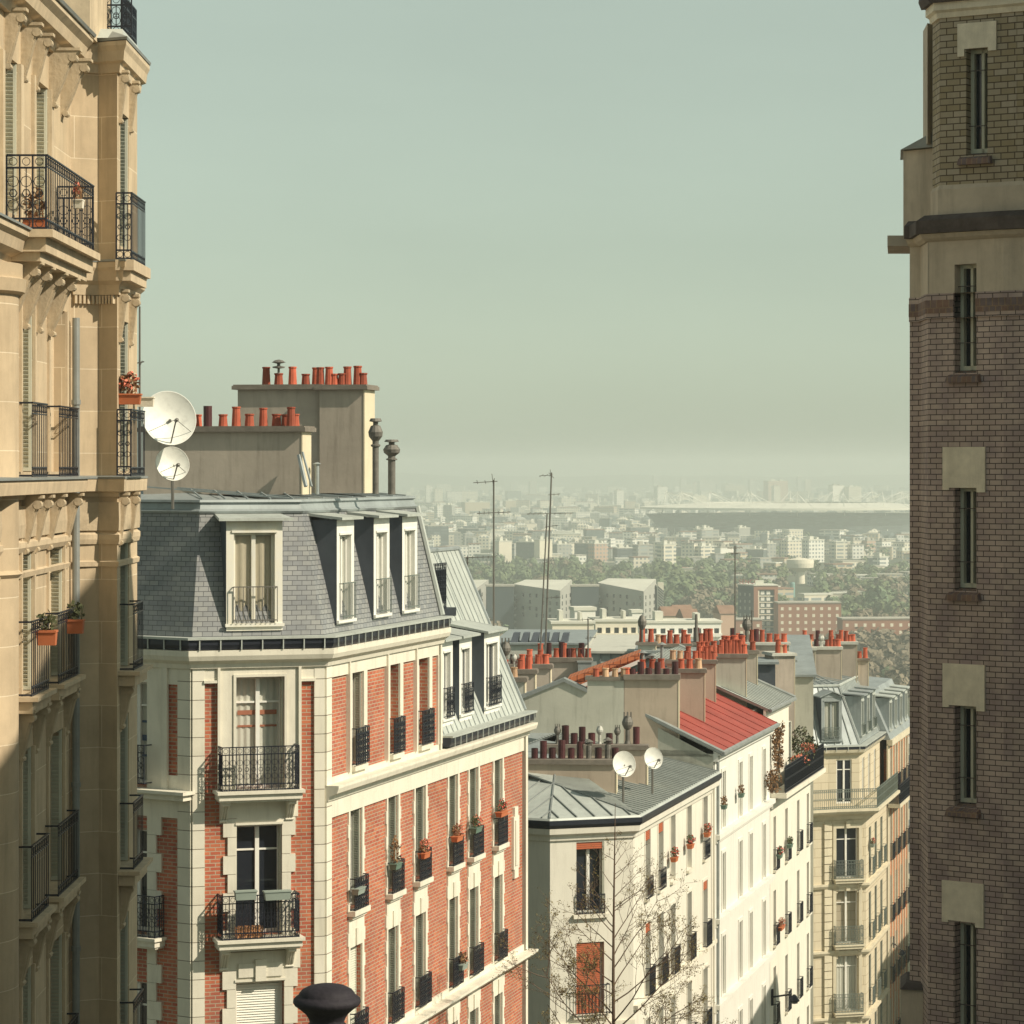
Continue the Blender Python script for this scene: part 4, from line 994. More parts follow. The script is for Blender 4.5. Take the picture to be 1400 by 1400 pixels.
for a, b, hl in ((up[0], up[1], [(.5, 1.1, -16.4, -14.3)]), (up[1], up[2], [(.45, 1.25, -16.4, -14.25)]), (up[2], up[3], [(1.0, 1.8, -16.4, -14.3), (3.2, 4.0, -16.4, -14.3), (5.4, 6.2, -16.4, -14.3)])):
    Fu = Facade(a, math.atan2(b[1]-a[1], b[0]-a[0])); L_ = math.hypot(b[0]-a[0], b[1]-a[1])
    m = MB(); m.wall(0, L_, -16.6, -13.8, hl, .14); m.build('wall', M['s_wall'], hs_, Fu.M)
    for hh in hl: add_window(Fu, *hh, hs_, rec=.14, shutters=None)
c = MB(); sweep(c, psm, [(0, -17.2), (.12, -17.1), (.2, -16.95), (.6, -16.8), (.7, -16.68), (.7, -16.55), (-.4, -16.55), (-.4, -17.2)])
sweep(c, up, [(0, -14.05), (.08, -14.0), (.25, -13.9), (.3, -13.75), (0, -13.75)])
for z in (-20.35, -23.6, -26.85): sweep(c, psm, [(0, z-.2), (.12, z-.12), (.2, z), (.2, z+.1), (0, z+.1)])
c.build('cornice', M['s_trim'], hs_)
gutter(up, -13.6, hs_, out=.32, tick=.5)
q = MB()
for i in range(62):
    z = -17.3-i*.4; q.box(2.6-.42, 2.6, -.12, 0, z-.36, z)
q.build('quoin', M['s_trim'], hs_, FSl.M)
q = MB()
for (a, b, z0, z1) in sc_h: q.box(a-.16, a, -.1, 0, z0-.1, z1+.2); q.box(b, b+.16, -.1, 0, z0-.1, z1+.2); q.box(a, b, -.1, 0, z1, z1+.2); q.box((a+b)/2-.1, (a+b)/2+.1, -.18, -.1, z1, z1+.35)
q.build('window_surround', M['s_trim'], hs_, FSc.M)
for k, hh in enumerate(sc_h):
    add_window(FSc, *hh, hs_, rec=.26, shutters=None, glass='glass_clear' if k else 'glass', curtain='curtain_w' if k == 2 else None)
    add_balcony(FSc, hh[0]-.12, hh[1]+.12, hh[2], hs_, out=.4, h=.9, style='scroll', matn='iron_gr', slab_mat='s_trim', bmat='s_trim')
g = MB()
for a, b in zip(offset(psm, .58), offset(psm, .58)[1:]):
    Fu = Facade(a, math.atan2(b[1]-a[1], b[0]-a[0])); L_ = math.hypot(b[0]-a[0], b[1]-a[1]); q = MB(); railing(q, L_, .95, 'bars' if L_ > 99 else 'dense')
    q.build('balcony_railing', M['iron_gr'], hs_, Fu.sub(0, -16.55))
mm = MB(); sweep(mm, up, [(-.02, -13.55), (-1.15, -10.75), (-1.5, -10.75), (-.4, -13.55)]); rf = mm.build('roof', M['zinc'], hs_)
s = MB(); o0, o1 = offset(up, -.0), offset(up, -1.13)
for i, n in ((0, 5), (1, 4), (2, 16)): seams(s, (*o0[i], -13.5), (*o0[i+1], -13.5), (*o1[i], -10.75), (*o1[i+1], -10.75), n, .022)
for a, b in zip(o1, o1[1:]): s.tube([(*a, -10.72), (*b, -10.72)], .07, 6)
s.build('standing_seam', M['zinc_lt'], rf)
t = MB(); tp = offset(up, -1.2); b3 = backp(tp[3], 7); b0 = (tp[0][0]-2, tp[0][1]+8); t.prism([*tp, b3, b0], -11, [-10.74]*4+[-9.6, -9.6])
for i in range(12):
    s0 = Vector((*tp[0], -10.72)).lerp(Vector((*tp[2], -10.72)), i/11); t.tube([s0, s0+Vector((-2.2, 6.5, 1.05))], .03, 4)
for i in range(8):
    s0 = Vector((*tp[2], -10.72)).lerp(Vector((*tp[3], -10.72)), (i+.5)/8); e = backp(s0, 6.6); t.tube([s0, (*e, -9.66)], .03, 4)
t.build('flat_roof', M['zinc'], rf)
slS = (-13.55, .0, -10.75, 1.13)
Fu = Facade(up[1], math.atan2(up[2][1]-up[1][1], up[2][0]-up[1][0]))
dormer(Fu, Fu.U(1123), Fu.U(1151), -13.4, -11.2, hs_, slS, yf=.0, frame='zinc', cheek='zinc_dk', gable=True, curtain='curtain_w', roof='zinc', jamb=.16, head=.2, guard=.6, gstyle='scroll', gmat='iron_gr')
Fu = Facade(up[2], A2)
for a in (1.0, 3.1, 5.2): dormer(Fu, a, a+1.05, -13.3, -11.25, hs_, slS, yf=.05, frame='zinc_lt', cheek='zinc', roof='zinc', guard=.5)
for (l, r_, pt, Y, zb, pots) in ((1108, 1114, 885, 146.5, -11, [(1107, 'P')]), (1113, 1150, 884, 147.8, -11, [(1116, 'c'), (1122, 'L'), (1124, 'L'), (1131, 'S'), (1137, 'T'), (1141, 'S'), (1146, 'S')]), (1146, 1171, 877, 150.0, -11, [(1150, 'T'), (1157, 'T'), (1162, 'S'), (1166, 'S')]), (1084, 1150, 877, 151.5, -11, [(1100, 'T'), (1109, 'S'), (1118, 'C'), (1136, 'T'), (1146, 'S')])):
    k = chimney(hs_, l, r_, pt, Y, zb, ang=-4, th=.6, cap_h=.15, body='render_br', cap='cap_lt'); potsat2(k, pots, Y, pt, 1.2)
k = chimney(hs_, 1173, 1187, 900, 150.5, -12, ang=-4, body='render_br'); potsat2(k, [(1175, 'S'), (1183, 'T')], 150.5, 900, 1.2)

# --- orange brick building at the end of the row
oO = (ES[0]+.02, ES[1]+.1); FO = Facade(oO, A2); uO = 9.3; EO = FO.pos(uO); ZO = -44
ho = thing('orange_brick_building', 'orange brick and cream apartment building half hidden behind the dark brick tower', 'building', (oO[0], oO[1], ZO))
oc = [(1.0+2.2*i, 1.9+2.2*i) for i in range(4)]; orr = [(-16.9, -14.6), (-20.3, -18.0), (-23.5, -21.2), (-26.7, -24.4), (-29.9, -27.6)]
shell(ho, FO, uO, ZO, -14.0, [(a, b, z0, z1) for a, b in oc for z0, z1 in orr], 'o_wall')
core(ho, [*offset([oO, EO], -.4), backp(EO, 9), backp(oO, 9)], ZO, -13.9, 'render_lt')
s = MB()
for a, b in oc:
    s.box(a-.25, a, -.06, 0, -30, -14.2); s.box(b, b+.25, -.06, 0, -30, -14.2)
    for z0, z1 in orr:
        add_window(FO, a, b, z0, z1, ho, rec=.26, shutters='right')
        add_guard(FO, a-.03, b+.03, z0, ho, h=.85, out=.2, style='panel')
s.box(0, .5, -.08, 0, ZO, -14.2); s.box(0, uO, -.3, 0, -14.3, -14.0); s.box(0, uO, -.7, 0, -17.5, -17.3); s.build('stone_dressing', M['s_trim'], ho, FO.M)
q = MB(); railing(q, uO, 1.0, 'dense'); q.box(0, uO, .014, .03, .05, .95); q.build('balcony_railing', M['iron'], ho, FO.sub(0, -17.3, -.66))
mm = MB(); sweep(mm, [oO, EO], [(.2, -14.0), (-.9, -11.5), (-3.5, -11.3), (-3.5, -14)]); rf = mm.build('roof', M['zinc'], ho)
for i in range(4):
    dormer(FO, .7+2.2*i, 1.8+2.2*i, -13.7, -11.9, ho, (-14, -.2, -11.5, .9), yf=-.05, frame='zinc_lt', cheek='zinc', roof='zinc_lt', guard=0)
# --- block across the street, mostly behind the tower (its shadow falls on the white fronts)
hb = thing('opposite_block', 'plain apartment block across the street, almost wholly behind the dark brick tower', 'building', (22, 96, ZB))
m = MB(); m.prism([(17.8, 88), (30, 86), (33, 105), (19.6, 105.4)], -44, -10.4); m.build('wall', M['s_wall'], hb)
m = MB(); m.prism([(18.2, 89), (29, 87), (32, 104), (20, 104.5)], -10.399, -10.0); m.build('roof', M['zinc'], hb)
hb = thing('far_opposite_block', 'apartment block farther down the street, hidden behind the dark brick tower', 'building', (32, 145, -44))
m = MB(); m.prism([(31, 141.5), (45, 140), (56, 185), (43, 187)], -50, -14.2); m.build('wall', M['s_wall'], hb)
m = MB(); m.prism([(31.5, 142.5), (44, 141), (55, 184), (43.5, 186)], -14.199, -13.8); m.build('roof', M['zinc'], hb)

# ------------------------------------------------------------------ roofs behind the row
def rear(name, label, px0, px1, ytop, Y0, depth, wallm, roofm, zb=-40, ang=-4, rise=0.0):
    F = Facade((X_at(px0, Y0), Y0), R(ang)); w_ = F.U(px1); zt = Z_at(ytop, Y0)
    t = thing(name, label, 'building', (F.p[0], F.p[1], zb))
    m = MB(); m.box(0, w_, 0, depth, zb, zt); m.build('wall', M[wallm], t, F.M)
    m = MB(); e = .15; m.hull([(-e, -e, zt+.001), (w_+e, -e, zt+.001), (w_+e, depth+e, zt+.001), (-e, depth+e, zt+.001)], [(-e, -e, zt+.1), (w_+e, -e, zt+.1), (w_+e, depth+e, zt+.1+rise), (-e, depth+e, zt+.1+rise)]); m.build('roof', M[roofm], t, F.M)
    return t, F, w_, zt
t1, F_, w_, zt_ = rear('courtyard_house', 'grey rendered house behind the cream corner house, with brown chimney walls at its left', 676, 812, 958, 100.5, 14, 'render_br', 'zinc')
for (l, r_, pt, Y, body, pots) in ((668, 717, 926, 101.5, 'render_lt', [(691, 'P'), (703, 'P')]), (664, 731, 915, 103.5, 'render_br', [(682, 'S'), (691, 'S'), (691, 'W'), (703, 'L'), (712, 'S'), (714, 'T'), (723, 'T')]),
                               (670, 752, 908, 105.8, 'render_br', [(702, 'c'), (724, 'T'), (736, 'S'), (746, 'S'), (739, 'T')]), (700, 806, 899, 108.5, 'render_br', [(739, 'T'), (750, 'T'), (750, 'C'), (761, 'S'), (768, 'C'), (771, 'T'), (778, 'c'), (784, 'S'), (794, 'S'), (795, 'C'), (804, 'S')])):
    k = chimney(t1, l, r_, pt, Y, Z_at(964, Y), ang=-4, th=.6, body=body, cap_h=.15); potsat2(k, pots, Y, pt, 1.15)
m = MB(); x, y, z = at(790, 905, 108.2); m.box(x, x+.5, y-.3, y, z-.85, z); m.box(x-.04, x+.56, y-.34, y+.02, z+.001, z+.05); m.build('service_box', M['lead'], t1)
m = MB(); ps = [(751, 936), (870, 893), (880, 900), (788, 944)]
Fq = Facade((X_at(745, 101.5), 101.5), R(-4)); t2 = thing('tiled_shed', 'long low orange tiled roof with a white edge behind the sloping grey party wall', 'building', (X_at(760, 102), 102, -14))
pp = [(Fq.U(776), Fq.Z(776, 934)), (Fq.U(874), Fq.Z(874, 899)), (Fq.U(874), Fq.Z(874, 906)), (Fq.U(800), Fq.Z(800, 945))]
m.hull([(u, 0, z) for u, z in pp], [(u, .3, z) for u, z in pp]); m.build('wall', M['tile'], t2, Fq.M)
m = MB(); a, b = pp[0], pp[1]; m.hull([(a[0], -.1, a[1]), (b[0], -.1, b[1]), (b[0], -.1, b[1]+.16), (a[0], -.1, a[1]+.16)], [(a[0], 2., a[1]+.05), (b[0], 2., b[1]+.05), (b[0], 2., b[1]+.17), (a[0], 2., a[1]+.17)]); m.build('roof', M['tile'], t2, Fq.M)
m = MB(); m.hull([(a[0]+.4, -.16, a[1]-.2), (b[0], -.16, b[1]-.2), (b[0], -.16, b[1]-.06), (a[0]+.4, -.16, a[1]-.06)], [(a[0]+.4, -.11, a[1]-.2), (b[0], -.11, b[1]-.2), (b[0], -.11, b[1]-.06), (a[0]+.4, -.11, a[1]-.06)]); m.build('verge_board', M['white_paint'], t2, Fq.M)
t3, F3, w3, z3 = rear('sheet_clad_block', 'low block clad in pale sheet panels with upright ribs, behind the chimney rows', 806, 905, 893, 125, 12, 'zinc_lt', 'cap_lt')
m = MB()
for i in range(7): m.box(w3*i/7, w3*i/7+.05, -.05, -.001, z3-3, z3)
m.build('rib', M['lead'], t3, F3.M)
t4, F4, w4, z4 = rear('skylight_house', 'pale walled house with a row of dark slanted skylights on its roof', 676, 800, 881, 170, 14, 'cap_lt', 'zinc')
for i in range(6):
    u = w4*(.17+.11*i); m = MB(); m.hull([(u, .5, z4+.1), (u+.42, .5, z4+.1), (u+.42, 2, z4+.1), (u, 2, z4+.1)], [(u+.15, .9, z4+.62), (u+.5, .9, z4+.62), (u+.5, 2, z4+.62), (u+.15, 2, z4+.62)]); m.build('skylight', M['zinc_dk'], t4, F4.M)
t5, F5, w5, z5 = rear('rear_apartment_house', 'dark walled house carrying the highest row of orange chimney pots', 872, 962, 893, 118, 8, 'zinc_dk', 'zinc')
for (l, r_, pt, Y, pots) in ((872, 896, 878, 118.5, [(878, 'T'), (890, 'T')]), (893, 944, 880, 119.5, [(900, 'P'), (907, 'S'), (916, 'T'), (925, 'S'), (935, 'T'), (940, 'S')]), (940, 975, 878, 120.5, [(952, 'C'), (958, 'S'), (965, 'T'), (971, 'T')])):
    k = chimney(t5, l, r_, pt, Y, Z_at(896, Y), ang=-4, th=.6, body='render_lt', cap_h=.12); potsat2(k, pots, Y, pt, 1.2)
w1 = MB(); x, y, z = at(878, 861, 118.6); w1.lathe([(.05, 0), (.05, .6), (.1, .65), (.17, .8), (.18, .95), (.1, 1.15), (.03, 1.2)], (x, y, z-.6), 10); w1.build('chimney_cowl', M['cowl'], t5); w1 = MB(); x, y, z = at(952, 848, 120.6); w1.lathe([(.12, -.5), (.07, .1), (.05, .75)], (x, y, z-.5), 8); w1.build('chimney_cowl', M['cowl'], t5)
t6, F6, w6, z6 = rear('grey_roof_house', 'grey house with a long pale capped chimney wall, left of the blue walled annexe', 1036, 1085, 905, 124, 12, 'render_gr', 'zinc')
k = chimney(t6, 1000, 1078, 878, 126, Z_at(912, 126), ang=-4, th=.6, body='render_br', cap='cap_lt'); potsat2(k, [(1002, 'C'), (1007, 'S'), (1013, 'c'), (1021, 'W'), (1028, 'T'), (1034, 'C'), (1042, 'T'), (1052, 'S'), (1062, 'S'), (1072, 'S')], 126, 878, 1.2)
k = chimney(t6, 1058, 1086, 893, 121.5, -12, ang=12, th=1.3, body='render_br', cap='cap_lt'); potsat2(k, [(1064, 'T'), (1072, 'S'), (1068, 'P')], 121.5, 893, 1.2)
t7, F7, w7, z7 = rear('blue_annexe', 'small dark blue walled annexe beside the thick square chimney stack', 1037, 1060, 908, 120, 3, 'zinc_dk', 'zinc')
t8, F8, w8, z8 = rear('rear_zinc_house', 'zinc roofed house between the terrace house and the stone corner building', 1080, 1112, 925, 131, 10, 'render_lt', 'zinc', rise=1.2)

# ------------------------------------------------------------------ stone apartment building on the left
LX = -6.48
FL = Facade((LX, 30.0), R(90))
pa = (LX, 43.0); pb = (pa[0]+.43*math.cos(R(28)), pa[1]+.43*math.sin(R(28))); pc = (pb[0]+.325*math.cos(R(27)), pb[1]-.325*math.sin(R(27))); pd = (pc[0], 45.4); pe = (-9.5, 45.6)
ls = thing('stone_apartment_building', 'ornate warm limestone apartment building at the left edge with black iron balconies', 'building', (LX, 43, -30))
U = FL.U
Lh = [(U(2), U(24), 3.3, 5.3), (U(45), U(66), 3.3, 5.3), (U(28), U(45), -.05, 2.27), (U(66), U(89), -.05, 2.27),
      (U(28), U(44), -3.0, -.78), (U(65), U(86), -3.0, -.78), (U(28), U(44), -5.95, -3.75), (U(65), U(86), -5.95, -3.75), (U(28), U(44), -8.9, -6.7), (U(65), U(86), -8.9, -6.7)]
m = MB(); m.wall(0, 13, -30, 6.0, Lh, .32); m.build('wall', M['l_stone'], ls, FL.M)
Fa, Fb, Fc = Facade(pa, R(28)), Facade(pb, R(-27)), Facade(pc, R(90))
for F_, L_, hl in ((Fa, .43, []), (Fb, .325, []), (Fc, 2.3, [(.35, 1.3, z0, z1) for z0, z1 in ((3.3, 5.3), (-.05, 2.2), (-3.0, -.7), (-5.95, -3.7), (-8.9, -6.7))])):
    m = MB(); m.wall(0, L_, -30, 6.0, hl, .3); m.build('wall', M['l_stone'], ls, F_.M)
    for hh in hl: add_window(F_, *hh, ls, rec=.3, shutters='both', shutter_mat='shutter'); add_guard(F_, hh[0]-.05, hh[1]+.1, hh[2], ls, h=.98, out=.2, style='open', name='balcony_railing') if hh[2] < -1 else None
m = MB(); m.prism([offset([pa, pb, pc, pd, pe], -.32)[0], (LX-.34, 43.3), (pc[0]-.34, 43.4), (pc[0]-.34, 45.2), (-14, 45.6), (-14, 30), (LX-.34, 30)], -30, 5.98); m.build('rear_wall', M['l_trim'], ls)
for i, hh in enumerate(Lh):
    add_window(FL, *hh, ls, rec=.32, shutters='both' if i != 3 else 'left', glass='glass', shutter_mat='shutter')
path = [FL.pos(0), pa, pb, pc, pd, pe]
main = [FL.pos(0), FL.pos(12.62)]
pav = [(LX+.02, 42.99), pb, pc, pd, pe]
def sw2(mb, prof, k=.42):
    sweep(mb, main, prof); sweep(mb, pav, [(d*k+(.0 if d <= 0 else .01), z) for d, z in prof])
c = MB()
# crowning cornice, the long balconies' slabs, frieze
sw2(c, [(0, 5.82), (.08, 5.82), (.12, 5.95), (.26, 5.98), (.30, 6.12), (.38, 6.2), (.38, 6.26), (0, 6.3)])
sw2(c, [(0, 2.55), (.05, 2.55), (.08, 2.7), (.22, 2.76), (.26, 2.9), (.32, 2.95), (.32, 3.03), (0, 3.03)])
sw2(c, [(0, -.42), (.04, -.42), (.06, -.36), (.28, -.34), (.30, -.2), (.30, -.16), (0, -.16)])
sw2(c, [(0, -1.12), (.03, -1.12), (.07, -1.05), (.07, -.98), (0, -.95)]); sw2(c, [(0, -1.45), (.03, -1.45), (.05, -1.38), (0, -1.36)])
c.build('cornice', M['l_trim'], ls)
c = MB(); sw2(c, [(.0, -.16), (.33, -.155), (.33, -.125), (0, -.11)]); sw2(c, [(.0, 3.035), (.35, 3.035), (.35, 3.065), (0, 3.075)]); sw2(c, [(-.1, 6.3), (.41, 6.27), (.43, 6.31), (-.2, 6.45)]); c.build('zinc_flashing', M['lead'], ls)
c = MB(); sw2(c, [(0, -.92), (.045, -.92), (.06, -.75), (.045, -.5), (0, -.5)]); c.build('carved_frieze', M['l_carve'], ls)
# big balcony
zt = 3.05; u0, u1 = U(65), U(97)+.0
yb0, yb1 = 37.4, 41.6
s = MB(); s.box(yb0-30-.08, yb1-30+.05, -.62, 0, zt-.1, zt); s.box(yb0-30, yb1-30, -.52, 0, zt-.28, zt-.1); s.box(yb0-30+.06, yb1-30-.06, -.44, 0, zt-.4, zt-.28); s.build('balcony_slab', M['l_trim'], ls, FL.M)
r = MB(); railing(r, yb1-yb0, .95, 'open', y=-.53); 
side = MB(); railing(side, .5, .95, 'scroll')
for xx in (0, yb1-yb0):
    b = len(r.v); r.v += [(xx+v[1], -v[0]-.02, v[2]) for v in side.v]
    for f in side.f: r.f.append([b+i for i in f]); r.m.append(0)
r.build('balcony_railing', M['iron'], ls, FL.sub(yb0-30, zt))
# pavilion balcony at the same floor
r = MB(); railing(r, 1.6, .98, 'open', y=-.22); side = MB(); railing(side, .22, .98, 'scroll')
b = len(r.v); r.v += [(v[1], -v[0], v[2]) for v in side.v]
for f in side.f: r.f.append([b+i for i in f]); r.m.append(0)
r.build('balcony_railing', M['iron'], ls, Fc.sub(-.1, 3.06))
s = MB(); s.box(-.2, 1.8, -.27, 0, 2.9, 3.055); s.box(-.15, 1.7, -.22, 0, 2.75, 2.9); s.build('balcony_slab', M['l_trim'], ls, Fc.M)
r = MB(); railing(r, 1.6, .98, 'open', y=-.2); side = MB(); railing(side, .2, .98, 'scroll'); b = len(r.v); r.v += [(v[1], -v[0], v[2]) for v in side.v]
for f in side.f: r.f.append([b+i for i in f]); r.m.append(0)
r.build('balcony_railing', M['iron'], ls, Fc.sub(.0, -.12))
# window railings
for i in (2, 3): add_guard(FL, Lh[i][0]-.1, Lh[i][1]+.12, -.12, ls, h=.98, out=.17, style='open', name='balcony_railing')
for i in (4, 5, 6, 7, 8, 9):
    z0 = Lh[i][2]; w_ = Lh[i][1]-Lh[i][0]+.5
    add_guard(FL, Lh[i][0]-.2, Lh[i][1]+.25, z0, ls, h=.98, out=.18, style='open', name='balcony_railing')
    s = MB(); s.box(-.3, w_-.12, -.28, 0, -.06, 0); s.box(-.24, w_-.18, -.2, 0, -.22, -.06); s.build('balcony_slab', M['l_trim'], ls, FL.sub(Lh[i][0], z0))
    for x in (-.12, w_-.42): put(cached(('lbrk',), lambda: console(.2, .7, .2).mesh('bracket', M['l_carve'])), 'bracket', ls, FL.sub(Lh[i][0]+x, z0-.22))
for z0 in (-3.0, -5.95, -8.9):
    s = MB(); s.box(.1, 1.7, -.32, 0, -.06, 0); s.box(.16, 1.62, -.24, 0, -.22, -.06); s.build('balcony_slab', M['l_trim'], ls, Fc.sub(0, z0))
    put(CACHE[('lbrk',)], 'bracket', ls, Fc.sub(.3, z0-.22))
# consoles under the long cornice and balcony
big = console(.42, .85, .2).mesh('bracket', M['l_carve']); med = console(.26, .8, .16).mesh('bracket', M['l_carve'])
for px in (8, 30, 46, 68, 84): put(big if px > 60 else med, 'bracket', ls, FL.sub(U(px)-.1, 5.84))
for yy in (37.6, 38.55, 39.65, 40.75): put(big, 'bracket', ls, FL.sub(yy-30, 2.62))
sml = console(.13, .8, .15).mesh('bracket', M['l_carve'])
for uu in (.15, 1.35): put(sml, 'bracket', ls, Fc.sub(uu, 5.84)); put(sml, 'bracket', ls, Fc.sub(uu, 2.6)); put(sml, 'bracket', ls, Fc.sub(uu, -.4))
for px in (31, 46, 64, 88): put(med, 'bracket', ls, FL.sub(U(px)-.08, -.4))
d = MB()
for i in range(5): d.box(.04+i*.055, .04+i*.055+.03, -.06, -.001, 2.42, 2.54)
d.build('dentil', M['l_trim'], ls, Fb.M)
d = MB()
for i in range(6): d.box(.04+i*.065, .04+i*.065+.035, -.06, -.001, 2.42, 2.54)
d.build('dentil', M['l_trim'], ls, Fa.M)
# round column
m = MB(); m.lathe([(.85, -30), (.85, -1.4), (.9, -1.35), (.85, -1.3), (.85, 2.2), (.93, 2.24), (.95, 2.4), (.9, 2.42), (.9, 2.6)], n=48); m.build('bow_front', M['l_stone'], ls, T3(-7.15, 37.3, 0), smooth=False)
# jamb strips
s = MB()
for a, b, z0, z1 in Lh[:2]: s.box(a-.16, a, -.05, 0, z0-.2, z1); s.box(b, b+.2, -.05, 0, z0-.2, z1)
for a, b, z0, z1 in Lh[2:]: s.box(b+.0, b+.12, -.035, 0, z0, z1); s.box(a-.1, a, -.035, 0, z0, z1)
s.build('window_jamb', M['l_trim'], ls, FL.M)
m = MB(); x, y = X_at(104, 42.85), 42.85; m.tube([(x, y, 2.2), (x, y, -30)], .055, 10)
for z in (1., -.4, -2.2, -4.6, -7): m.tube([(x, y, z), (x, y, z-.07)], .07, 10)
m.build('drainpipe', M['lead'], ls)
# roof
m = MB(); sweep(m, [FL.pos(0, -.3), (LX-.3, 42.6)], [(-.15, 6.3), (-.8, 9.5), (-2, 9.5), (-1, 6.3)]); rf = m.build('roof', M['slate'], ls)
m = MB(); a = X_at(88, 42.5); m.prism([(a, 42.2), (X_at(123, 42.2), 42.2), (X_at(123, 42.2), 44.5), (a, 44.5)], 6.25, 9.0); m.build('roof_pier', M['l_trim'], ls)
r = MB(); railing(r, .62, .62, 'scroll'); r.build('roof_railing', M['iron'], ls, T3(X_at(124, 44.0), 44.0, 6.5) @ Matrix.Rotation(R(-4), 4, 'Z'))
r = MB(); railing(r, 1.6, .62, 'scroll'); r.build('roof_railing', M['iron'], ls, T3(X_at(168, 44.0), 43.95, 6.5) @ Matrix.Rotation(R(90), 4, 'Z'))
m = MB(); xa, xb = X_at(123, 43), X_at(171, 43); m.hull([(xa, 42.9, 6.31), (xb, 42.9, 6.31), (xb, 45.4, 6.31), (xa, 45.4, 6.31)], [(xa+.02, 43.3, 6.5), (xb-.08, 43.3, 6.5), (xb-.08, 45, 6.5), (xa+.02, 45, 6.5)]); m.build('zinc_cap', M['zinc_lt'], ls)
# mast and box seen past its corner
def antenna(label, px, ytop, ybase, Y, els, r=.022, lean=0, foot=None, name='tv_antenna', group='television antennas'):
    """els: list of (photo row, length to left, length to right, n cross bars, yaw)"""
    x, y, z = at(px, ytop, Y); zb = foot if foot is not None else Z_at(ybase, Y); t = thing(name, label, 'antenna', (x+lean, Y, zb), group)
    m = MB(); m.tube([(x+lean, Y, zb), (x, Y, z)], r, 6, r2=r*.8); m.build('mast', M['mast'], t)
    for (py, l, r_, n, yaw) in els:
        zz = Z_at(py, Y); f = (zz-zb)/(z-zb); xx = x+lean*(1-f); b = MB(); b.tube([(-l, 0, -.02), (r_, 0, .02)], .014, 4)
        for i in range(n): q = -l+(l+r_)*(i+.5)/n; hh = .16*(1-.4*i/n); b.tube([(q, -hh, -hh*.3), (q, hh, hh*.3)], .010, 3)
        if l > r_*1.5: b.tube([(-l*.0, 0, -.2), (-.05, 0, .22)], .01, 4); b.tube([(0, -.2, .1), (0, .2, -.1)], .01, 4)
        b.build('antenna_boom', M['mast'], t, T3(xx, Y, zz) @ Matrix.Rotation(R(yaw), 4, 'Z'))
    return t
antenna('thin mast rising past the corner of the limestone building, above the balcony flowers', 191, 419, 560, 52, [(496, .12, .08, 2, 0)], foot=-1.0, group=None)

# ------------------------------------------------------------------ dark brick tower on the right
P0, P1, P2, P3 = (X_at(1244, 41.3), 41.3), (X_at(1258.5, 41.2), 41.2), (X_at(1268.6, 40.35), 40.35), (X_at(1372, 39.6), 39.6)
P4 = (P3[0]+3*math.cos(R(30)), P3[1]-3*math.sin(R(30)))
FT = Facade(P2, math.atan2(P3[1]-P2[1], P3[0]-P2[0])); wT = math.hypot(P3[0]-P2[0], P3[1]-P2[1])
tw = thing('brick_stair_tower', 'tall shaded brown brick stair tower at the right edge with narrow windows and pale lintels', 'building', (P3[0], P3[1], -30))
def tz(px, py): return FT.Z(px, py)
Th = [(FT.U(1305), FT.U(1335), tz(1320, b), tz(1320, t)) for t, b in ((361, 510), (667, 808), (965, 1103), (1262, 1420), (1560, 1700))]
low = [h for h in Th[1:]]
m = MB(); m.wall(0, wT, -30, 2.06, [(Th[0][0], Th[0][1], Th[0][2], 2.06)]+low, .28)
FT1 = Facade(P0, math.atan2(P1[1]-P0[1], P1[0]-P0[0])); FT2 = Facade(P1, math.atan2(P2[1]-P1[1], P2[0]-P1[0])); FT3 = Facade(P3, math.atan2(P4[1]-P3[1], P4[0]-P3[0]))
m.build('wall', M['t_brick'], tw, FT.M)
for F_, L_ in ((FT1, math.hypot(P1[0]-P0[0], P1[1]-P0[1])), (FT2, math.hypot(P2[0]-P1[0], P2[1]-P1[1])), (FT3, 3)):
    m = MB(); m.wall(0, L_, -30, 2.06); m.build('wall', M['t_brick'], tw, F_.M)
tp_ = [P0, P1, P2, P3, P4]
m = MB(); m.wall(0, wT, 2.4, 3.22, [(Th[0][0], Th[0][1], 2.4, Th[0][3])], .28); m.build('render_band', M['t_plaster'], tw, FT.M)
for F_, L_ in ((FT1, .17), (FT2, .86), (FT3, 3)):
    m = MB(); m.wall(0, L_, 2.4, 3.22); m.build('render_band', M['t_plaster'], tw, F_.M)
c = MB(); L1 = [P0, P1, P2, FT.pos(Th[0][0]-.002)]; L2 = [FT.pos(Th[0][1]+.002), P3, P4]
for pth in (L1, L2): sweep(c, pth, [(0, 2.06), (.03, 2.06), (.03, 2.4), (0, 2.4)])
bnd = c.build('brick_band', M['t_brick'], tw)
c = MB()
for pth in (L1, L2): sweep(c, pth, [(.03, 2.13), (.038, 2.13), (.038, 2.31), (.03, 2.31)])
c.build('dark_panel', M['t_dark'], bnd)
c = MB(); sweep(c, tp_, [(0, 3.2), (.02, 3.12), (.08, 3.16), (.12, 3.22), (0, 3.23)]); c.build('cove', M['t_plaster'], tw)
c = MB(); sweep(c, tp_, [(-.1, 3.225), (.17, 3.225), (.17, 3.4), (.05, 3.48), (-.2, 3.48)]); c.build('ledge', M['t_cap'], tw)
c = MB(); c.prism([(X_at(1212, 41.6), 41.5), (X_at(1262, 41.6), 41.5), (X_at(1262, 41.6), 43), (X_at(1214, 43), 43)], 3.15, 3.3); c.build('rear_ledge', M['t_plaster'], tw)
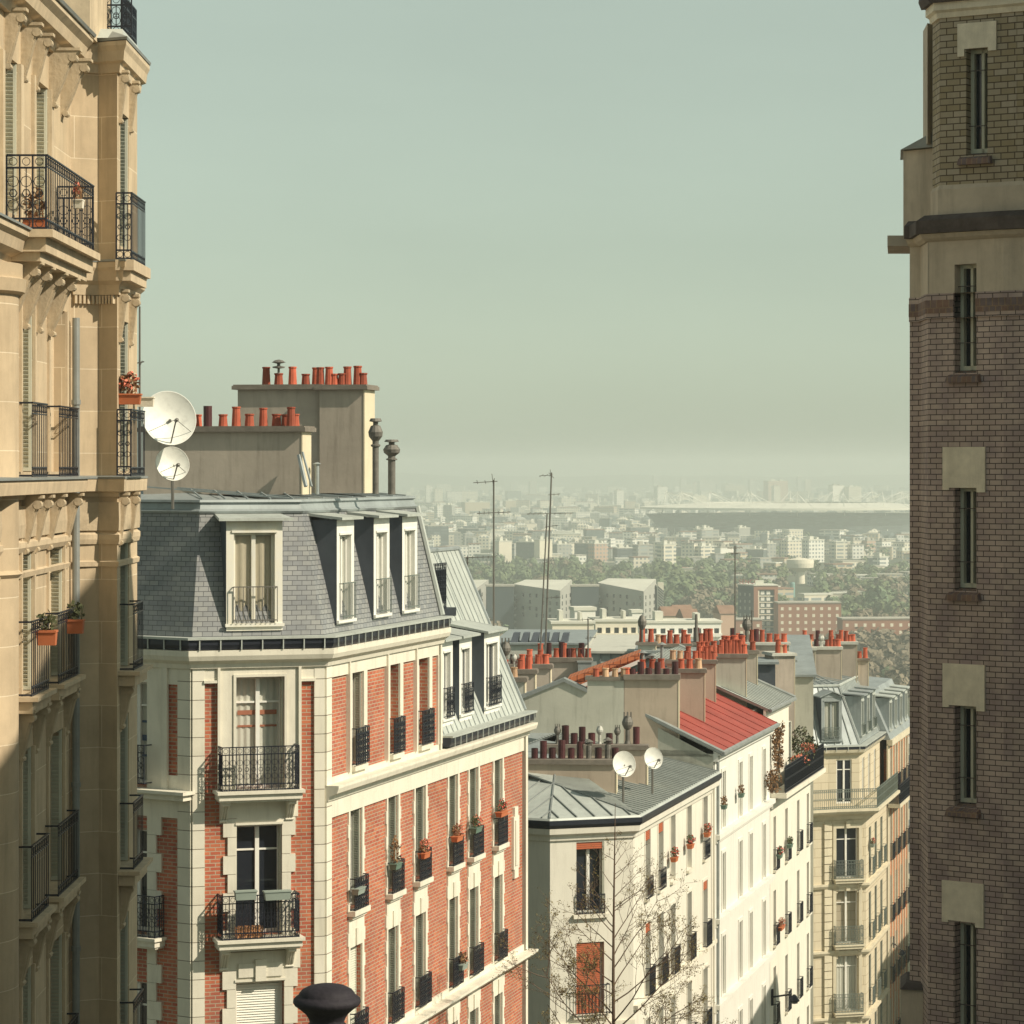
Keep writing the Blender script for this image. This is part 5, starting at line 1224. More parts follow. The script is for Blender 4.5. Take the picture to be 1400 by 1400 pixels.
# core
m = MB(); ii = offset(tp_, -.32); m.prism([*ii, (9.5, 43.6), (5.95, 43.6)], -30, 3.2); m.prism([(P0[0], P0[1]+.02), (P1[0], P1[1]+.02), (6.0, 41.5), (6.3, 44.0), (X_at(1246, 44), 44.0)], -30, 3.19)
m.build('rear_wall', M['t_brick'], tw)
# upper part
Q2, Q3 = (X_at(1285, 40.35), 40.35), (X_at(1390, 39.75), 39.75); Q1 = (X_at(1275, 40.9), 40.9); Q4 = (Q3[0]+3*math.cos(R(30)), Q3[1]-3*math.sin(R(30)))
FQ = Facade(Q2, math.atan2(Q3[1]-Q2[1], Q3[0]-Q2[0])); wQ = math.hypot(Q3[0]-Q2[0], Q3[1]-Q2[1])
hq = (FQ.U(1321), FQ.U(1350), FQ.Z(1335, 212), FQ.Z(1335, 66))
m = MB(); m.wall(0, wQ, 3.9, 6.2, [hq], .28); m.build('wall', M['t_brick_up'], tw, FQ.M)
Qp = [(Q1[0]+.0, 43), Q1, Q2, Q3, Q4]
for a, b in ((Q1, Q2), (Q3, Q4)):
    F_ = Facade(a, math.atan2(b[1]-a[1], b[0]-a[0])); m = MB(); m.wall(0, math.hypot(b[0]-a[0], b[1]-a[1]), 3.9, 6.2); m.build('wall', M['t_brick_up'], tw, F_.M)
m = MB(); sweep(m, Qp[1:], [(-.2, 3.45), (.03, 3.45), (.03, 3.84), (0, 3.9), (-.2, 3.9)]); m.build('render_band', M['t_plaster'], tw)
m = MB(); i2 = offset(Qp[1:], -.3); m.prism([*i2, (9.5, 42.6), (Q1[0]+.2, 42.6)], 3.2, 8.7); m.build('rear_wall', M['t_brick_up'], tw)
m = MB(); sweep(m, Qp[1:], [(-.1, 6.2), (.03, 6.2), (.05, 6.27), (.1, 6.3), (.1, 6.42), (-.1, 6.42)]); m.build('render_band', M['t_lintel'], tw)
m = MB(); sweep(m, Qp[1:], [(-.1, 6.42), (.16, 6.4), (.2, 6.5), (.16, 6.8), (.1, 8.6), (-.3, 8.6)]); m.build('coping', M['t_cap'], tw)
m = MB(); m.prism([(X_at(1262, 42.2), 42.2), (Q1[0], 41.4), (Q1[0]+.6, 42.6), (X_at(1262, 43.2)+.02, 43.2)], 4.6, 6.3); m.prism([(X_at(1235, 42.0), 42.0), (X_at(1278, 41.6), 41.6), (6.3, 43), (X_at(1236, 43.2), 43.2)], 3.3, 4.55); m.build('chimney_breast', M['t_plaster'], tw)
m = MB(); m.hull([(X_at(1230, 42.0), 41.9, 4.56), (X_at(1276, 41.6), 41.5, 4.56), (6.3, 43.2, 4.56), (X_at(1232, 43.2), 43.3, 4.56)], [(X_at(1262, 42.0), 41.95, 4.74), (X_at(1276, 41.6), 41.55, 4.78), (6.3, 43.2, 4.78), (X_at(1262, 43.2), 43.2, 4.74)]); m.build('zinc_cap', M['lead'], tw)
# lintels, sills, windows
for k, (pl, pr, t_, b_) in enumerate(((1290, 1348, 611, 667), (1290, 1347.5, 908, 965), (1289, 1346, 1206, 1260))):
    m = MB(); a, b = FT.U(pl), FT.U(pr); z1 = tz(1320, t_); z0 = tz(1320, b_)
    h_ = low[k]; m.box(a, b, -.03, -.0, z0+.001, z1); m.box(b-.13, b, -.03, 0, z0-.06, z0); m.box(a, a+.1, -.03, 0, z0-.03, z0+.001)
    m.build('lintel', M['t_lintel'], tw, FT.M)
m = MB(); a, b = FQ.U(1310), FQ.U(1363); m.box(a, b, -.03, 0, hq[3]+.0, FQ.Z(1335, 31)); m.box(a, a+.1, -.03, 0, hq[3]-.1, hq[3]); m.box(b-.12, b, -.03, 0, hq[3]-.05, hq[3]); m.build('lintel', M['t_lintel'], tw, FQ.M)
for F_, hh in [(FT, h) for h in Th]+[(FQ, hq)]:
    m = MB(); m.hull([(hh[0]-.1, -.1, hh[2]-.13), (hh[1]+.08, -.1, hh[2]-.13), (hh[1]+.08, 0, hh[2]-.13), (hh[0]-.1, 0, hh[2]-.13)], [(hh[0]-.08, -.09, hh[2]-.05), (hh[1]+.06, -.09, hh[2]-.05), (hh[1]+.06, .12, hh[2]+.03), (hh[0]-.08, .12, hh[2]+.03)]); m.build('sill', M['t_dark'], tw, F_.M)
    w_ = hh[1]-hh[0]; h_ = hh[3]-hh[2]
    m = MB(); m.box(.0, w_, .25, .275, 0, h_); o = None
    f = MB(); f.box(.16, .2, .16, .24, .04, h_); f.box(.0, .05, .16, .24, .04, h_); f.box(w_-.05, w_, .16, .24, .04, h_); f.box(.05, w_-.05, .16, .24, .04, .1); f.box(.05, w_-.05, .16, .24, h_-.05, h_)
    o = f.build('window', M['shutter'], tw, F_.sub(hh[0], hh[2])); 
    g = MB(); g.quad((0, .235, .04), (w_, .235, .04), (w_, .235, h_), (0, .235, h_)); g.build('pane', M['glass'], o, F_.sub(hh[0], hh[2]))
    bz_ = MB()
    for zz in (h_*.28, h_*.8): bz_.tube([(0, .1, zz), (w_, .1, zz)], .008, 4)
    bz_.build('security_bar', M['t_cap'], o, F_.sub(hh[0], hh[2]))
m = MB(); m.prism([(X_at(1232, 41.0), 41.0), (X_at(1262, 40.9), 40.9), (X_at(1262, 42), 42.0), (X_at(1233, 42), 42.0)], -30, Z_at(1352, 41)); m.build('low_pier', M['t_plaster'], tw)
m = MB(); m.hull([(X_at(1230, 41.0), 40.95, Z_at(1352, 41)+.001), (X_at(1262, 40.9), 40.85, Z_at(1352, 41)+.001), (X_at(1262, 42), 42.0, Z_at(1352, 41)+.001), (X_at(1231, 42), 42.0, Z_at(1352, 41)+.001)], [(X_at(1240, 41.0), 41.1, Z_at(1345, 41)), (X_at(1262, 40.9), 41.0, Z_at(1345, 41)), (X_at(1262, 42), 42.0, Z_at(1345, 41)), (X_at(1240, 42), 42.0, Z_at(1345, 41))]); m.build('coping', M['t_cap'], tw)
# wing of the same building, running towards the viewer outside the frame (its shadow falls on the limestone building)
m = MB(); m.prism([(7.6, 22.0), (16, 21), (16, 39.2), (9.0, 38.4), (7.6, 38.4)], -30, [6.3, 6.3, 11.2, 11.0, 11.0]); m.build('side_wing', M['t_brick'], tw)

# ------------------------------------------------------------------ cast iron post top at the bottom edge
x, y, z = at(447, 1345, 8.0); zg = -2.4
fp = thing('railing_post', 'dark cast iron railing post with a domed mushroom top at the bottom edge', 'post', (x, y, zg))
h_ = z-zg; m = MB(); m.lathe([(.05, 0), (.05, .05), (.035, .08), (.035, h_-.3)], n=24); m.build('post', M['iron_old'], fp, T3(x, y, zg))
m = MB(); m.lathe([(.038, -.3), (.04, -.15), (.045, -.132), (.054, -.122), (.054, -.112), (.047, -.105), (.05, -.095), (.058, -.082), (.074, -.068), (.088, -.058), (.093, -.05), (.092, -.042), (.085, -.035), (.078, -.031), (.077, -.029), (.0765, -.026), (.068, -.016), (.05, -.007), (.028, -.002), (.001, 0)], n=48); m.build('finial', M['iron_old'], fp, T3(x, y, z), smooth=True)

# ------------------------------------------------------------------ the plain: city blocks standing in the haze
PZ = -75.0
def Yb(pybase): return FOC*(-PZ)/(pybase-CY)
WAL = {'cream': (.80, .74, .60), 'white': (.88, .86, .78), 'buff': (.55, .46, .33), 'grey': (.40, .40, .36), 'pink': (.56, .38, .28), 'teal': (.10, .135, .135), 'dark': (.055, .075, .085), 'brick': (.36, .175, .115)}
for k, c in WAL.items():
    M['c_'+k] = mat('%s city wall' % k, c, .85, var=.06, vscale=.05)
    M['g_'+k] = window_grid_mat('%s windowed wall' % k, c, (.10, .12, .125) if k not in ('teal', 'dark') else (.045, .055, .06), 3.2, 3.0)
    M['h_'+k] = window_grid_mat('%s banded wall' % k, c, (.12, .14, .14) if k not in ('teal', 'dark') else (.05, .06, .065), 7.5, 3.0)
M['c_roof'] = mat('flat gravel roof', (.42, .40, .34), .9, var=.15, vscale=.1)
M['c_roof_lt'] = mat('pale flat roof', (.68, .67, .58), .9, var=.1, vscale=.1)
M['c_roof_tile'] = mat('brown tile roof', (.27, .16, .11), .9, var=.2, vscale=.3)
WORD = {'cream': 'cream', 'white': 'white', 'buff': 'buff', 'grey': 'grey', 'pink': 'pinkish', 'teal': 'dark greenish', 'dark': 'dark glazed', 'brick': 'red brick'}
def cblock(x, Y, w, d, h, yaw, col, pat='g', zb=None, name='apartment_block', label=None, cat='building', group=None, roof='c_roof', pitched=False, extras=True):
    zb = zb if zb is not None else ground_z(Y)-1
    t = thing(name, label, cat, (x, Y, zb), group)
    Mx = T3(x, Y, zb) @ Matrix.Rotation(R(yaw), 4, 'Z')
    m = MB(); m.box(-w/2, w/2, 0, d, 0, h); m.build('wall', M[pat+'_'+col], t, Mx)
    m = MB()
    if pitched: m.hull([(-w/2-.4, -.4, h+.01), (w/2+.4, -.4, h+.01), (w/2+.4, d+.4, h+.01), (-w/2-.4, d+.4, h+.01)], [(-w/2-.4, d*.45, h+d*.3), (w/2+.4, d*.45, h+d*.3), (w/2+.4, d*.55, h+d*.3), (-w/2-.4, d*.55, h+d*.3)])
    else:
        m.box(-w/2-.25, w/2+.25, -.25, d+.25, h+.01, h+.8)
        if extras: m.box(-w*.3, -w*.05, d*.3, d*.7, h+.8, h+3.2); m.box(w*.15, w*.28, d*.3, d*.6, h+.8, h+2.4)
    m.build('roof', M[roof], t, Mx); return t
cg = random.Random(21)
def where(px):
    for lim, s in ((640, 'right of the slate roof'), (712, 'behind the single tall mast'), (790, 'behind the paired masts'), (880, 'right of the paired masts'), (960, 'left of the middle antenna'), (1050, 'behind the middle antenna'), (1130, 'around the water tower'), (1190, 'right of the water tower')):
        if px < lim: return s
    return 'beside the brick stair tower'
def depthword(pyb):
    for lim, s in ((690, 'at the hazy horizon'), (722, 'in far haze'), (748, 'on the mid plain'), (775, 'on the near plain')):
        if pyb < lim: return s
    return 'below the wood'
def placed(l, r, yt, yb, col, pat='g', yaw=18, label=None, **k):
    Y = Yb(yb); w = (r-l)/FOC*Y; h = (yb-yt)/FOC*Y
    lab = label or '%s %s %s' % (WORD[col], 'tower block' if h > w*.9 else ('long low block' if w > h*2.6 else 'apartment block'), depthword(yb)+' '+where((l+r)/2))
    k.setdefault('group', 'city blocks on the hazy plain')
    return cblock(X_at((l+r)/2, Y), Y, w*.94, max(9, min(w*.5, 22)), h, yaw, col, pat, label=lab, **k)
LIST = [(583, 615, 718, 748, 'dark', 'h', 8), (597, 606, 691, 718, 'white', 'g', 15), (605, 619, 690, 718, 'grey', 'g', -20), (680, 702, 739, 769, 'cream', 'c', 20), (703, 733, 740, 770, 'teal', 'g', -20), (736, 757, 737, 773, 'cream', 'c', 16),
  (760, 783, 743, 769, 'grey', 'g', 14), (784, 808, 742, 768, 'teal', 'h', -12), (810, 834, 742, 769, 'pink', 'g', 20), (842, 868, 748, 768, 'dark', 'h', 10), (870, 895, 744, 770, 'grey', 'h', 12), (634, 672, 686, 706, 'buff', 'c', 8), (690, 716, 684, 700, 'buff', 'c', 6),
  (640, 700, 706, 716, 'teal', 'g', -5), (645, 685, 715, 722, 'white', 'c', 4), (712, 735, 715, 727, 'cream', 'c', 8), (780, 800, 712, 729, 'grey', 'c', 10), (780, 812, 728, 741, 'white', 'g', 12), (812, 848, 730, 744, 'white', 'g', 14), (860, 890, 720, 741, 'teal', 'h', 10), (842, 854, 670, 696, 'white', 'g', 20),
  (897, 915, 665, 692, 'white', 'g', 22), (884, 897, 733, 758, 'grey', 'h', -20), (905, 927, 743, 779, 'cream', 'h', 20), (930, 950, 742, 766, 'cream', 'g', -15), (885, 908, 724, 738, 'white', 'h', 15), (922, 952, 731, 744, 'cream', 'c', 10), (952, 962, 722, 743, 'grey', 'c', 10), (960, 977, 721, 743, 'white', 'c', 20),
  (954, 984, 746, 766, 'cream', 'h', 25), (983, 1005, 747, 771, 'white', 'c', 15), (1003, 1020, 744, 764, 'cream', 'g', 15), (1008, 1028, 721, 740, 'grey', 'c', 20), (1018, 1045, 750, 766, 'teal', 'g', -15), (1048, 1062, 742, 762, 'grey', 'g', 10), (1065, 1074, 741, 766, 'teal', 'c', -15), (1073, 1100, 738, 768, 'cream', 'g', 24),
  (1102, 1131, 737, 769, 'white', 'g', 22), (1048, 1070, 765, 774, 'white', 'g', 5), (1132, 1148, 741, 757, 'cream', 'g', 18), (1149, 1164, 740, 756, 'buff', 'g', 18), (1165, 1180, 738, 755, 'cream', 'g', 18), (1183, 1203, 738, 755, 'pink', 'g', 18), (1204, 1220, 739, 756, 'white', 'g', 18), (1135, 1200, 751, 760, 'cream', 'g', 10),
  (1195, 1214, 720, 736, 'white', 'g', 22), (1216, 1228, 724, 736, 'white', 'c', 18), (1201, 1217, 760, 778, 'white', 'h', 15), (1231, 1246, 772, 784, 'white', 'g', 15), (1232, 1248, 752, 764, 'buff', 'g', 15), (1048, 1080, 657, 690, 'pink', 'g', 10), (1057, 1068, 664, 692, 'cream', 'g', 15), (1136, 1157, 663, 697, 'white', 'c', 20), (1158, 1180, 665, 697, 'cream', 'g', 15),
  (1224, 1238, 676, 694, 'grey', 'g', 15), (946, 968, 677, 692, 'cream', 'c', 12), (990, 1022, 663, 676, 'buff', 'g', 5), (1024, 1036, 656, 680, 'grey', 'g', 10), (930, 940, 654, 678, 'grey', 'g', 10), (955, 980, 657, 676, 'grey', 'g', 10), (1090, 1098, 651, 676, 'grey', 'g', 10), (1100, 1110, 656, 676, 'buff', 'g', 10), (893, 902, 650, 672, 'grey', 'g', 10),
  (582, 592, 664, 690, 'white', 'g', 10), (594, 606, 668, 690, 'cream', 'g', 10), (724, 735, 658, 682, 'grey', 'g', 10), (766, 790, 680, 696, 'cream', 'h', 10), (803, 812, 682, 695, 'white', 'g', 10), (740, 775, 694, 706, 'teal', 'g', -10)]
for it in LIST: placed(*it[:5], pat=it[5], yaw=it[6]+(12 if it[6] > 0 else -8), roof=cg.choice(['c_roof', 'c_roof_lt', 'c_roof_lt']))
# long hall with arched skylights
placed(630, 822, 726, 741, 'white', 'c', 3, label='very long low white hall with dark arched openings, behind the antenna masts', name='long_hall', roof='c_roof_lt', extras=False)
# fill: smaller blocks row after row, thinning into the haze
for row, (yb, n, hh, wd) in enumerate([(664, 40, (14, 34), (16, 40)), (674, 38, (12, 34), (16, 44)), (686, 34, (10, 26), (16, 44)), (700, 34, (10, 22), (14, 40)), (712, 34, (9, 20), (12, 34)), (728, 34, (9, 18), (10, 28)), (746, 34, (8, 17), (9, 24)), (762, 30, (7, 15), (9, 20)), (776, 16, (6, 10), (8, 16)), (788, 14, (6, 11), (9, 22)), (806, 16, (5, 9), (8, 20)), (826, 12, (5, 9), (8, 18))]):
    Y = Yb(yb)
    for i in range(n):
        px = 566+(1262-566)*(i+cg.uniform(.1, .9))/n
        if yb > 780: px = (1010 if yb > 800 else 905)+(250 if yb > 800 else 350)*(i+cg.uniform(.1, .9))/n
        if yb > 770 and 1068 < px < 1115: continue
        if 870 < px and 692 < yb < 726 and cg.random() < .7: continue
        Yi = Y*cg.uniform(.97, 1.04); col = cg.choice(['cream', 'white', 'white', 'grey', 'teal', 'cream', 'cream', 'buff', 'grey'] if yb < 780 else ['cream', 'white', 'buff']); w = cg.uniform(*wd); h = cg.uniform(*hh)
        cblock(X_at(px, Yi), Yi, w, cg.uniform(9, 16), h, cg.uniform(-30, 32), col, cg.choice('ggh'), name='city_building', group='small buildings filling the hazy plain',
               label='small %s building %s %s' % (WORD[col], depthword(yb), where(px)), roof=cg.choice(['c_roof', 'c_roof_lt', 'c_roof_tile']), extras=False)
dm = {k: MB() for k in ('cream', 'white', 'grey', 'teal')}
for _ in range(2600):
    yb = cg.uniform(659, 722) if cg.random() < .75 else cg.uniform(722, 752); Y = Yb(yb); px = cg.uniform(380, 1480); x = X_at(px, Y)
    if (x-360)**2/200**2+(Y-3200)**2/190**2 < 1: continue
    w, d, h = cg.uniform(5, 15), cg.uniform(6, 12), cg.uniform(4, 13); a = cg.uniform(-.5, .6); c_, s_ = math.cos(a), math.sin(a)
    P = [(x+c_*u-s_*v, Y+s_*u+c_*v) for u, v in ((0, 0), (w, 0), (w, d), (0, d))]
    k = cg.choice(['cream', 'white', 'grey', 'teal', 'cream']); q = dm[k]; q.prism(P, PZ-1, PZ+h)
    if cg.random() < .4: zz = PZ+h; cx_, cy_ = sum(p[0] for p in P)/4, sum(p[1] for p in P)/4; q.add([(*P[0], zz), (*P[1], zz), (*P[2], zz), (*P[3], zz), (cx_, cy_, zz+w*.25)], [(0, 1, 4), (1, 2, 4), (2, 3, 4), (3, 0, 4)])
for k, q in dm.items(): struct(q.build('distant_city', M['g_'+k]), 'stuff')
# angular apartment buildings with slanted pale roofs
def angular(l, fr, r_, bk, yl, yf, yr, ybk, pybase, label):
    Yf = Yb(pybase); pts = [(l, Yf+32, yl), (fr, Yf, yf), (r_, Yf+26, yr), (bk, Yf+58, ybk)]
    P = [(X_at(px, Y), Y) for px, Y, _ in pts]; zt = [Z_at(py, Y) for px, Y, py in pts]
    t = thing('angular_building', label, 'building', (P[1][0], P[1][1], PZ), 'angular apartment buildings with slanted roofs')
    m = MB(); m.prism(P, PZ-1, zt); m.build('wall', M['c_grey'], t)
    m = MB(); m.add([(p[0], p[1], z+.15) for p, z in zip(P, zt)]+[(p[0], p[1], z-.3) for p, z in zip(offset(P, .3, True), zt)], [(0, 1, 2, 3)]); m.build('roof', M['c_roof_lt'], t)
    wm = MB(); wm.box(-.75, .75, -.08, .1, 0, 1.7)
    me = cached('angw', lambda: wm.mesh('window', M['glass']))
    bm_ = cached('angb', lambda: MB().box(-1.3, 1.3, -1.2, 0, -.1, .9).mesh('balcony', M['c_grey']))
    for (a, b, za, zb_, n, mm_) in ((0, 1, zt[0], zt[1], 7, me), (1, 2, zt[1], zt[2], 3, me)):
        F = Facade(P[a], math.atan2(P[b][1]-P[a][1], P[b][0]-P[a][0])); L_ = math.hypot(P[b][0]-P[a][0], P[b][1]-P[a][1])
        for i in range(n):
            for j in range(7 if n > 3 else 6):
                if n > 3 and (i*3+j*5) % 7 < 2: continue
                z = min(za, zb_)-3.6-j*2.95
                if z < -68: continue
                put(mm_, 'window', t, F.sub(L_*(i+.5)/n, z))
        if n > 3:
            for j in range(6): put(bm_, 'balcony', t, F.sub(1.2, min(za, zb_)-3.8-j*2.95))
    return t
angular(590, 650, 668, 628, 800, 806, 793, 793, 868, 'angular grey building with slanted pale roof, half hidden behind the slate roof')
angular(702, 766, 782, 718, 799, 808, 793, 793, 872, 'angular grey apartment building with slanted pale roof, directly behind the paired antenna masts')
angular(817, 880, 897, 832, 797, 809, 792, 791, 872, 'angular grey apartment building with slanted pale roof, rightmost of its three')
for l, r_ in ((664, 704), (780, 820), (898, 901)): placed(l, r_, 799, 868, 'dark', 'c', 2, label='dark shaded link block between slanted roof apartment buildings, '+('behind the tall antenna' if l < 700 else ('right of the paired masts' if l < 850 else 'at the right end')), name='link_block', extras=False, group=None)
m = MB(); t = thing('striped_wall', 'narrow wall slab with diagonal black and pale stripes beside the rightmost slanted roof building', 'wall slab', (X_at(903, 1270), 1270, PZ))
x0, x1 = X_at(899.5, 1270), X_at(907.5, 1270); zt, zb_ = Z_at(797, 1270), Z_at(850, 1270); m.box(x0, x1, 1270, 1276, PZ-1, zt); m.build('wall', M['c_cream'], t)
m = MB(); n = 12
for i in range(n):
    z = zb_+(zt-zb_-3)*i/n; m.hull([(x0, 1269.9, z+2.2), (x1, 1269.9, z), (x1, 1269.9, z+.65), (x0, 1269.9, z+2.85)], [(x0, 1269.98, z+2.2), (x1, 1269.98, z), (x1, 1269.98, z+.65), (x0, 1269.98, z+2.85)])
m.build('stripe', M['c_dark'], t)
# beige terraces of flats under them
def flats(l, r_, yt, yb, Y, name, label, rows, cols, wall='c_cream', wallm=None):
    F = Facade((X_at(l, Y), Y), R(5)); w_ = F.U(r_); zt, zb_ = Z_at(yt, Y), ground_z(Y)-1
    t = thing(name, label, 'building', (F.p[0], F.p[1], zb_)); hl = []; fh = 2.9
    for j in range(rows):
        for i in range(cols): a = w_*(i+.22)/cols; hl.append((a, a+w_/cols*.56, zt-1.0-fh*j-1.9, zt-1.0-fh*j-.3))
    m = MB(); m.wall(0, w_, zb_, zt, hl, .8); m.box(.05, w_-.05, 1., 12, zb_, zt-.05); m.build('wall', M[wall], t, F.M)
    for h in hl:
        p = cached(('flw', round(h[1]-h[0], 2), cols), lambda: MB().box(0, h[1]-h[0], .7, .78, 0, 1.6).mesh('window', M['c_dark'])); put(p, 'window', t, F.sub(h[0], h[2]))
    m = MB()
    for j in range(rows): m.box(-.1, w_+.1, -1.0, -.01, zt-1.0-fh*j-2.3, zt-1.0-fh*j-1.5)
    m.build('balcony', M[wall], t, F.M)
    m = MB(); m.box(-.3, w_+.3, -.3, 12.3, zt+.01, zt+.5); m.box(w_*.2, w_*.3, 3, 8, zt+.5, zt+2.6); m.box(w_*.7, w_*.76, 3, 8, zt+.5, zt+2.2); m.build('roof', M['c_roof_lt'], t, F.M)
    return t
flats(814, 872, 850, 890, 640, 'balcony_flats', 'beige block of flats with long balconies below the slanted roof buildings, left half', 4, 5, 'c_cream')
flats(876, 986, 852, 890, 700, 'balcony_flats', 'long pale block of flats behind the tall orange chimney pots', 4, 9, 'c_white')
flats(755, 812, 853, 890, 600, 'balcony_flats', 'low beige block of flats with a stepped white penthouse, left of the long balconies', 3, 4, 'c_cream')
cblock(X_at(800, 690), 690, 5, 6, 36.4, 10, 'white', 'c', zb=-70, name='stair_penthouse', label='stepped white penthouse block rising over the beige flats', roof='c_roof_lt', extras=False)
cblock(X_at(871, 760), 760, 2.6, 4, 35.4, 10, 'white', 'c', zb=-73, name='stair_penthouse', label='small white roof block beside the metal cowl chimney', roof='c_roof_lt', extras=False)
for (l, r_, yt, Y, col) in ((908, 930, 836, 900, 'buff'), (924, 948, 833, 960, 'cream'), (936, 956, 840, 850, 'white'), (985, 1006, 833, 1000, 'pink')):
    w = (r_-l)/FOC*Y; zt_ = Z_at(yt+6, Y); cblock(X_at((l+r_)/2, Y), Y, w, 9, zt_-ground_z(Y)+1, 12, col, 'c', name='pitched_roof_house', label='%s house with pitched roof near the %s' % (WORD[col], 'striped wall' if l < 935 else ('middle antenna' if l > 960 else 'beige flats')), pitched=True, roof='c_roof_tile')
# red brick tower block with its wings and roof sign
Yt = 1240.0; F = Facade((X_at(1030.5, Yt), Yt), R(6)); wF = F.U(1063.5); zt = Z_at(801, Yt)
t = thing('red_brick_tower_block', 'orange brick tower block with two columns of white windows and a rooftop sign', 'building', (F.p[0], F.p[1], PZ))
m = MB(); m.wall(0, wF, PZ, zt, [(wF*.18, wF*.86, PZ+2, zt-1.6)], 1.2); m.build('wall', M['c_brick'], t, F.M)
Fs = Facade((X_at(1009, Yt+9), Yt+9), math.atan2(F.p[1]-(Yt+9), F.p[0]-X_at(1009, Yt+9))); ws = math.hypot(F.p[0]-Fs.p[0], F.p[1]-Fs.p[1])
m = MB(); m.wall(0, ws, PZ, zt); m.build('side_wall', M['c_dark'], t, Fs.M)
m = MB(); m.prism([F.pos(wF), F.pos(wF, -12), (Fs.p[0]+2, Fs.p[1]+12), Fs.p], PZ, zt-.02); m.build('rear_wall', M['c_brick'], t)
m = MB(); m.prism([F.pos(wF+.2, .3), F.pos(wF+.2, -12), (Fs.p[0]+1.5, Fs.p[1]+12), (Fs.p[0]-.3, Fs.p[1]), F.pos(-.1, .3)], zt, zt+.5); m.box(F.p[0]+1, F.p[0]+4.5, Yt+3, Yt+6, zt+.5, zt+2.2); m.build('roof', M['c_roof_lt'], t)
for j in range(8):
    z = zt-1.7-2.62*(j+1)
    m = MB(); m.box(wF*.24, wF*.86, .45, 1.1, z-.3, z+.15); m.box(wF*.18, wF*.24, .3, 1.1, z-.3, z+2.3); m.build('balcony', M['c_cream'], t, F.M)
    m = MB(); m.box(wF*.26, wF*.84, .9, 1.15, z+.2, z+2.3); m.build('glazing', M['c_teal'], t, F.M)
    for i in (.36, .64): put(cached('brw', lambda: MB().box(-.8, .8, .75, .88, 0, 1.5).mesh('window', M['c_white'])), 'window', t, F.sub(wF*(.07+i*.86), z+.6))
for i in range(3):
    for j in range(6): put(cached('brs', lambda: MB().box(-.5, .5, -.05, .1, 0, 1.3).mesh('window', M['c_grey'])), 'window', t, Fs.sub(ws*(.15+.3*i), zt-4.5-2.9*j))
def word(txt, size, matn, parent, Mx, name='sign_lettering'):
    cu = bpy.data.curves.new(name, 'FONT'); cu.body = txt; cu.size = size; cu.extrude = .06; cu.align_x = 'LEFT'
    tmp = bpy.data.objects.new('tmp', cu); COL.objects.link(tmp); dg = bpy.context.evaluated_depsgraph_get(); me = bpy.data.meshes.new_from_object(tmp.evaluated_get(dg)); bpy.data.objects.remove(tmp)
    me.materials.clear(); me.materials.append(M[matn]); return put(me, name, parent, Mx)
M['sign_red'] = mat('dull red letters', (.30, .08, .07), .7, var=.05)
word('SENCO', 2.6, 'sign_red', t, T3(Fs.p[0]+.3, Fs.p[1]-1, zt+.6) @ Matrix.Rotation(R(90), 4, 'X'))
m = MB()
for i in range(4): m.tube([(Fs.p[0]+.3+i*2, Fs.p[1]-.8, zt-.2), (Fs.p[0]+.3+i*2, Fs.p[1]-.8, zt+2.4)], .08, 4)
m.build('sign_frame', M['c_dark'], t)
for (l, r_, yt, yb, nm, lab, n, rw) in ((1064, 1150, 825, 884, 'brick_wing', 'four storey orange brick wing right of the brick tower block', 8, 4), (986, 1042, 848, 884, 'brick_wing', 'low orange brick block in front of the brick tower block', 5, 2), (1152, 1262, 847, 884, 'brick_wing', 'long low orange brick range left of the dark brick tower', 9, 4)):
    Yw = 1225.0 if l != 986 else 1190.0
    if l == 1152: Yw = 1150.0
    Fw = Facade((X_at(l, Yw), Yw), R(5)); w_ = Fw.U(r_); z1 = Z_at(yt, Yw); t = thing(nm, lab, 'building', (Fw.p[0], Fw.p[1], PZ))
    m = MB(); m.box(0, w_, 0, 11, PZ-1, z1); m.build('wall', M['c_brick'], t, Fw.M); m = MB(); m.box(-.2, w_+.2, -.3, 11.2, z1+.01, z1+.5); m.build('roof', M['c_roof'], t, Fw.M)
    wme = MB().box(-.6, .6, -.06, .1, 0, 1.3).mesh('window', M['c_cream'])
    for i in range(n):
        for j in range(rw): put(wme, 'window', t, Fw.sub(w_*(i+.5)/n, z1-2.9-2.9*j))
# stadium
YS = 3200.0; xs_, ys_ = X_at(1085, YS), YS; rx, ry = 168.0, 140.0; zr = Z_at(698, YS-ry)
st_ = thing('stadium', 'vast white disc roofed stadium with spiky masts in the far haze', 'stadium', (xs_, ys_, PZ))
M['stad'] = mat('white stadium roof', (.80, .78, .68), .7, var=.03); N = 96
def ell(f, z): return [(xs_+rx*f*math.cos(2*PI*i/N), ys_+ry*f*math.sin(2*PI*i/N), z) for i in range(N)]
m = MB(); rings = [ell(1, zr), ell(1.0, zr+2.2), ell(.55, zr+7), ell(.55, zr+5.5), ell(.98, zr)]
vs = [p for r in rings for p in r]; fs = [(k*N+i, k*N+(i+1) % N, ((k+1) % 5)*N+(i+1) % N, ((k+1) % 5)*N+i) for k in range(5) for i in range(N)]; m.add(vs, fs); m.build('roof', M['stad'], st_)
m = MB(); rings = [ell(.86, PZ-1), ell(.9, PZ+14), ell(.96, zr-6), ell(.7, zr-6), ell(.6, PZ+4)]; vs = [p for r in rings for p in r]; fs = [(k*N+i, k*N+(i+1) % N, (k+1)*N+(i+1) % N, (k+1)*N+i) for k in range(4) for i in range(N)]; m.add(vs, fs); m.build('stand', M['h_teal'], st_)
M['mastw'] = mat('white steel masts', (.74, .74, .68), .5, var=.03)
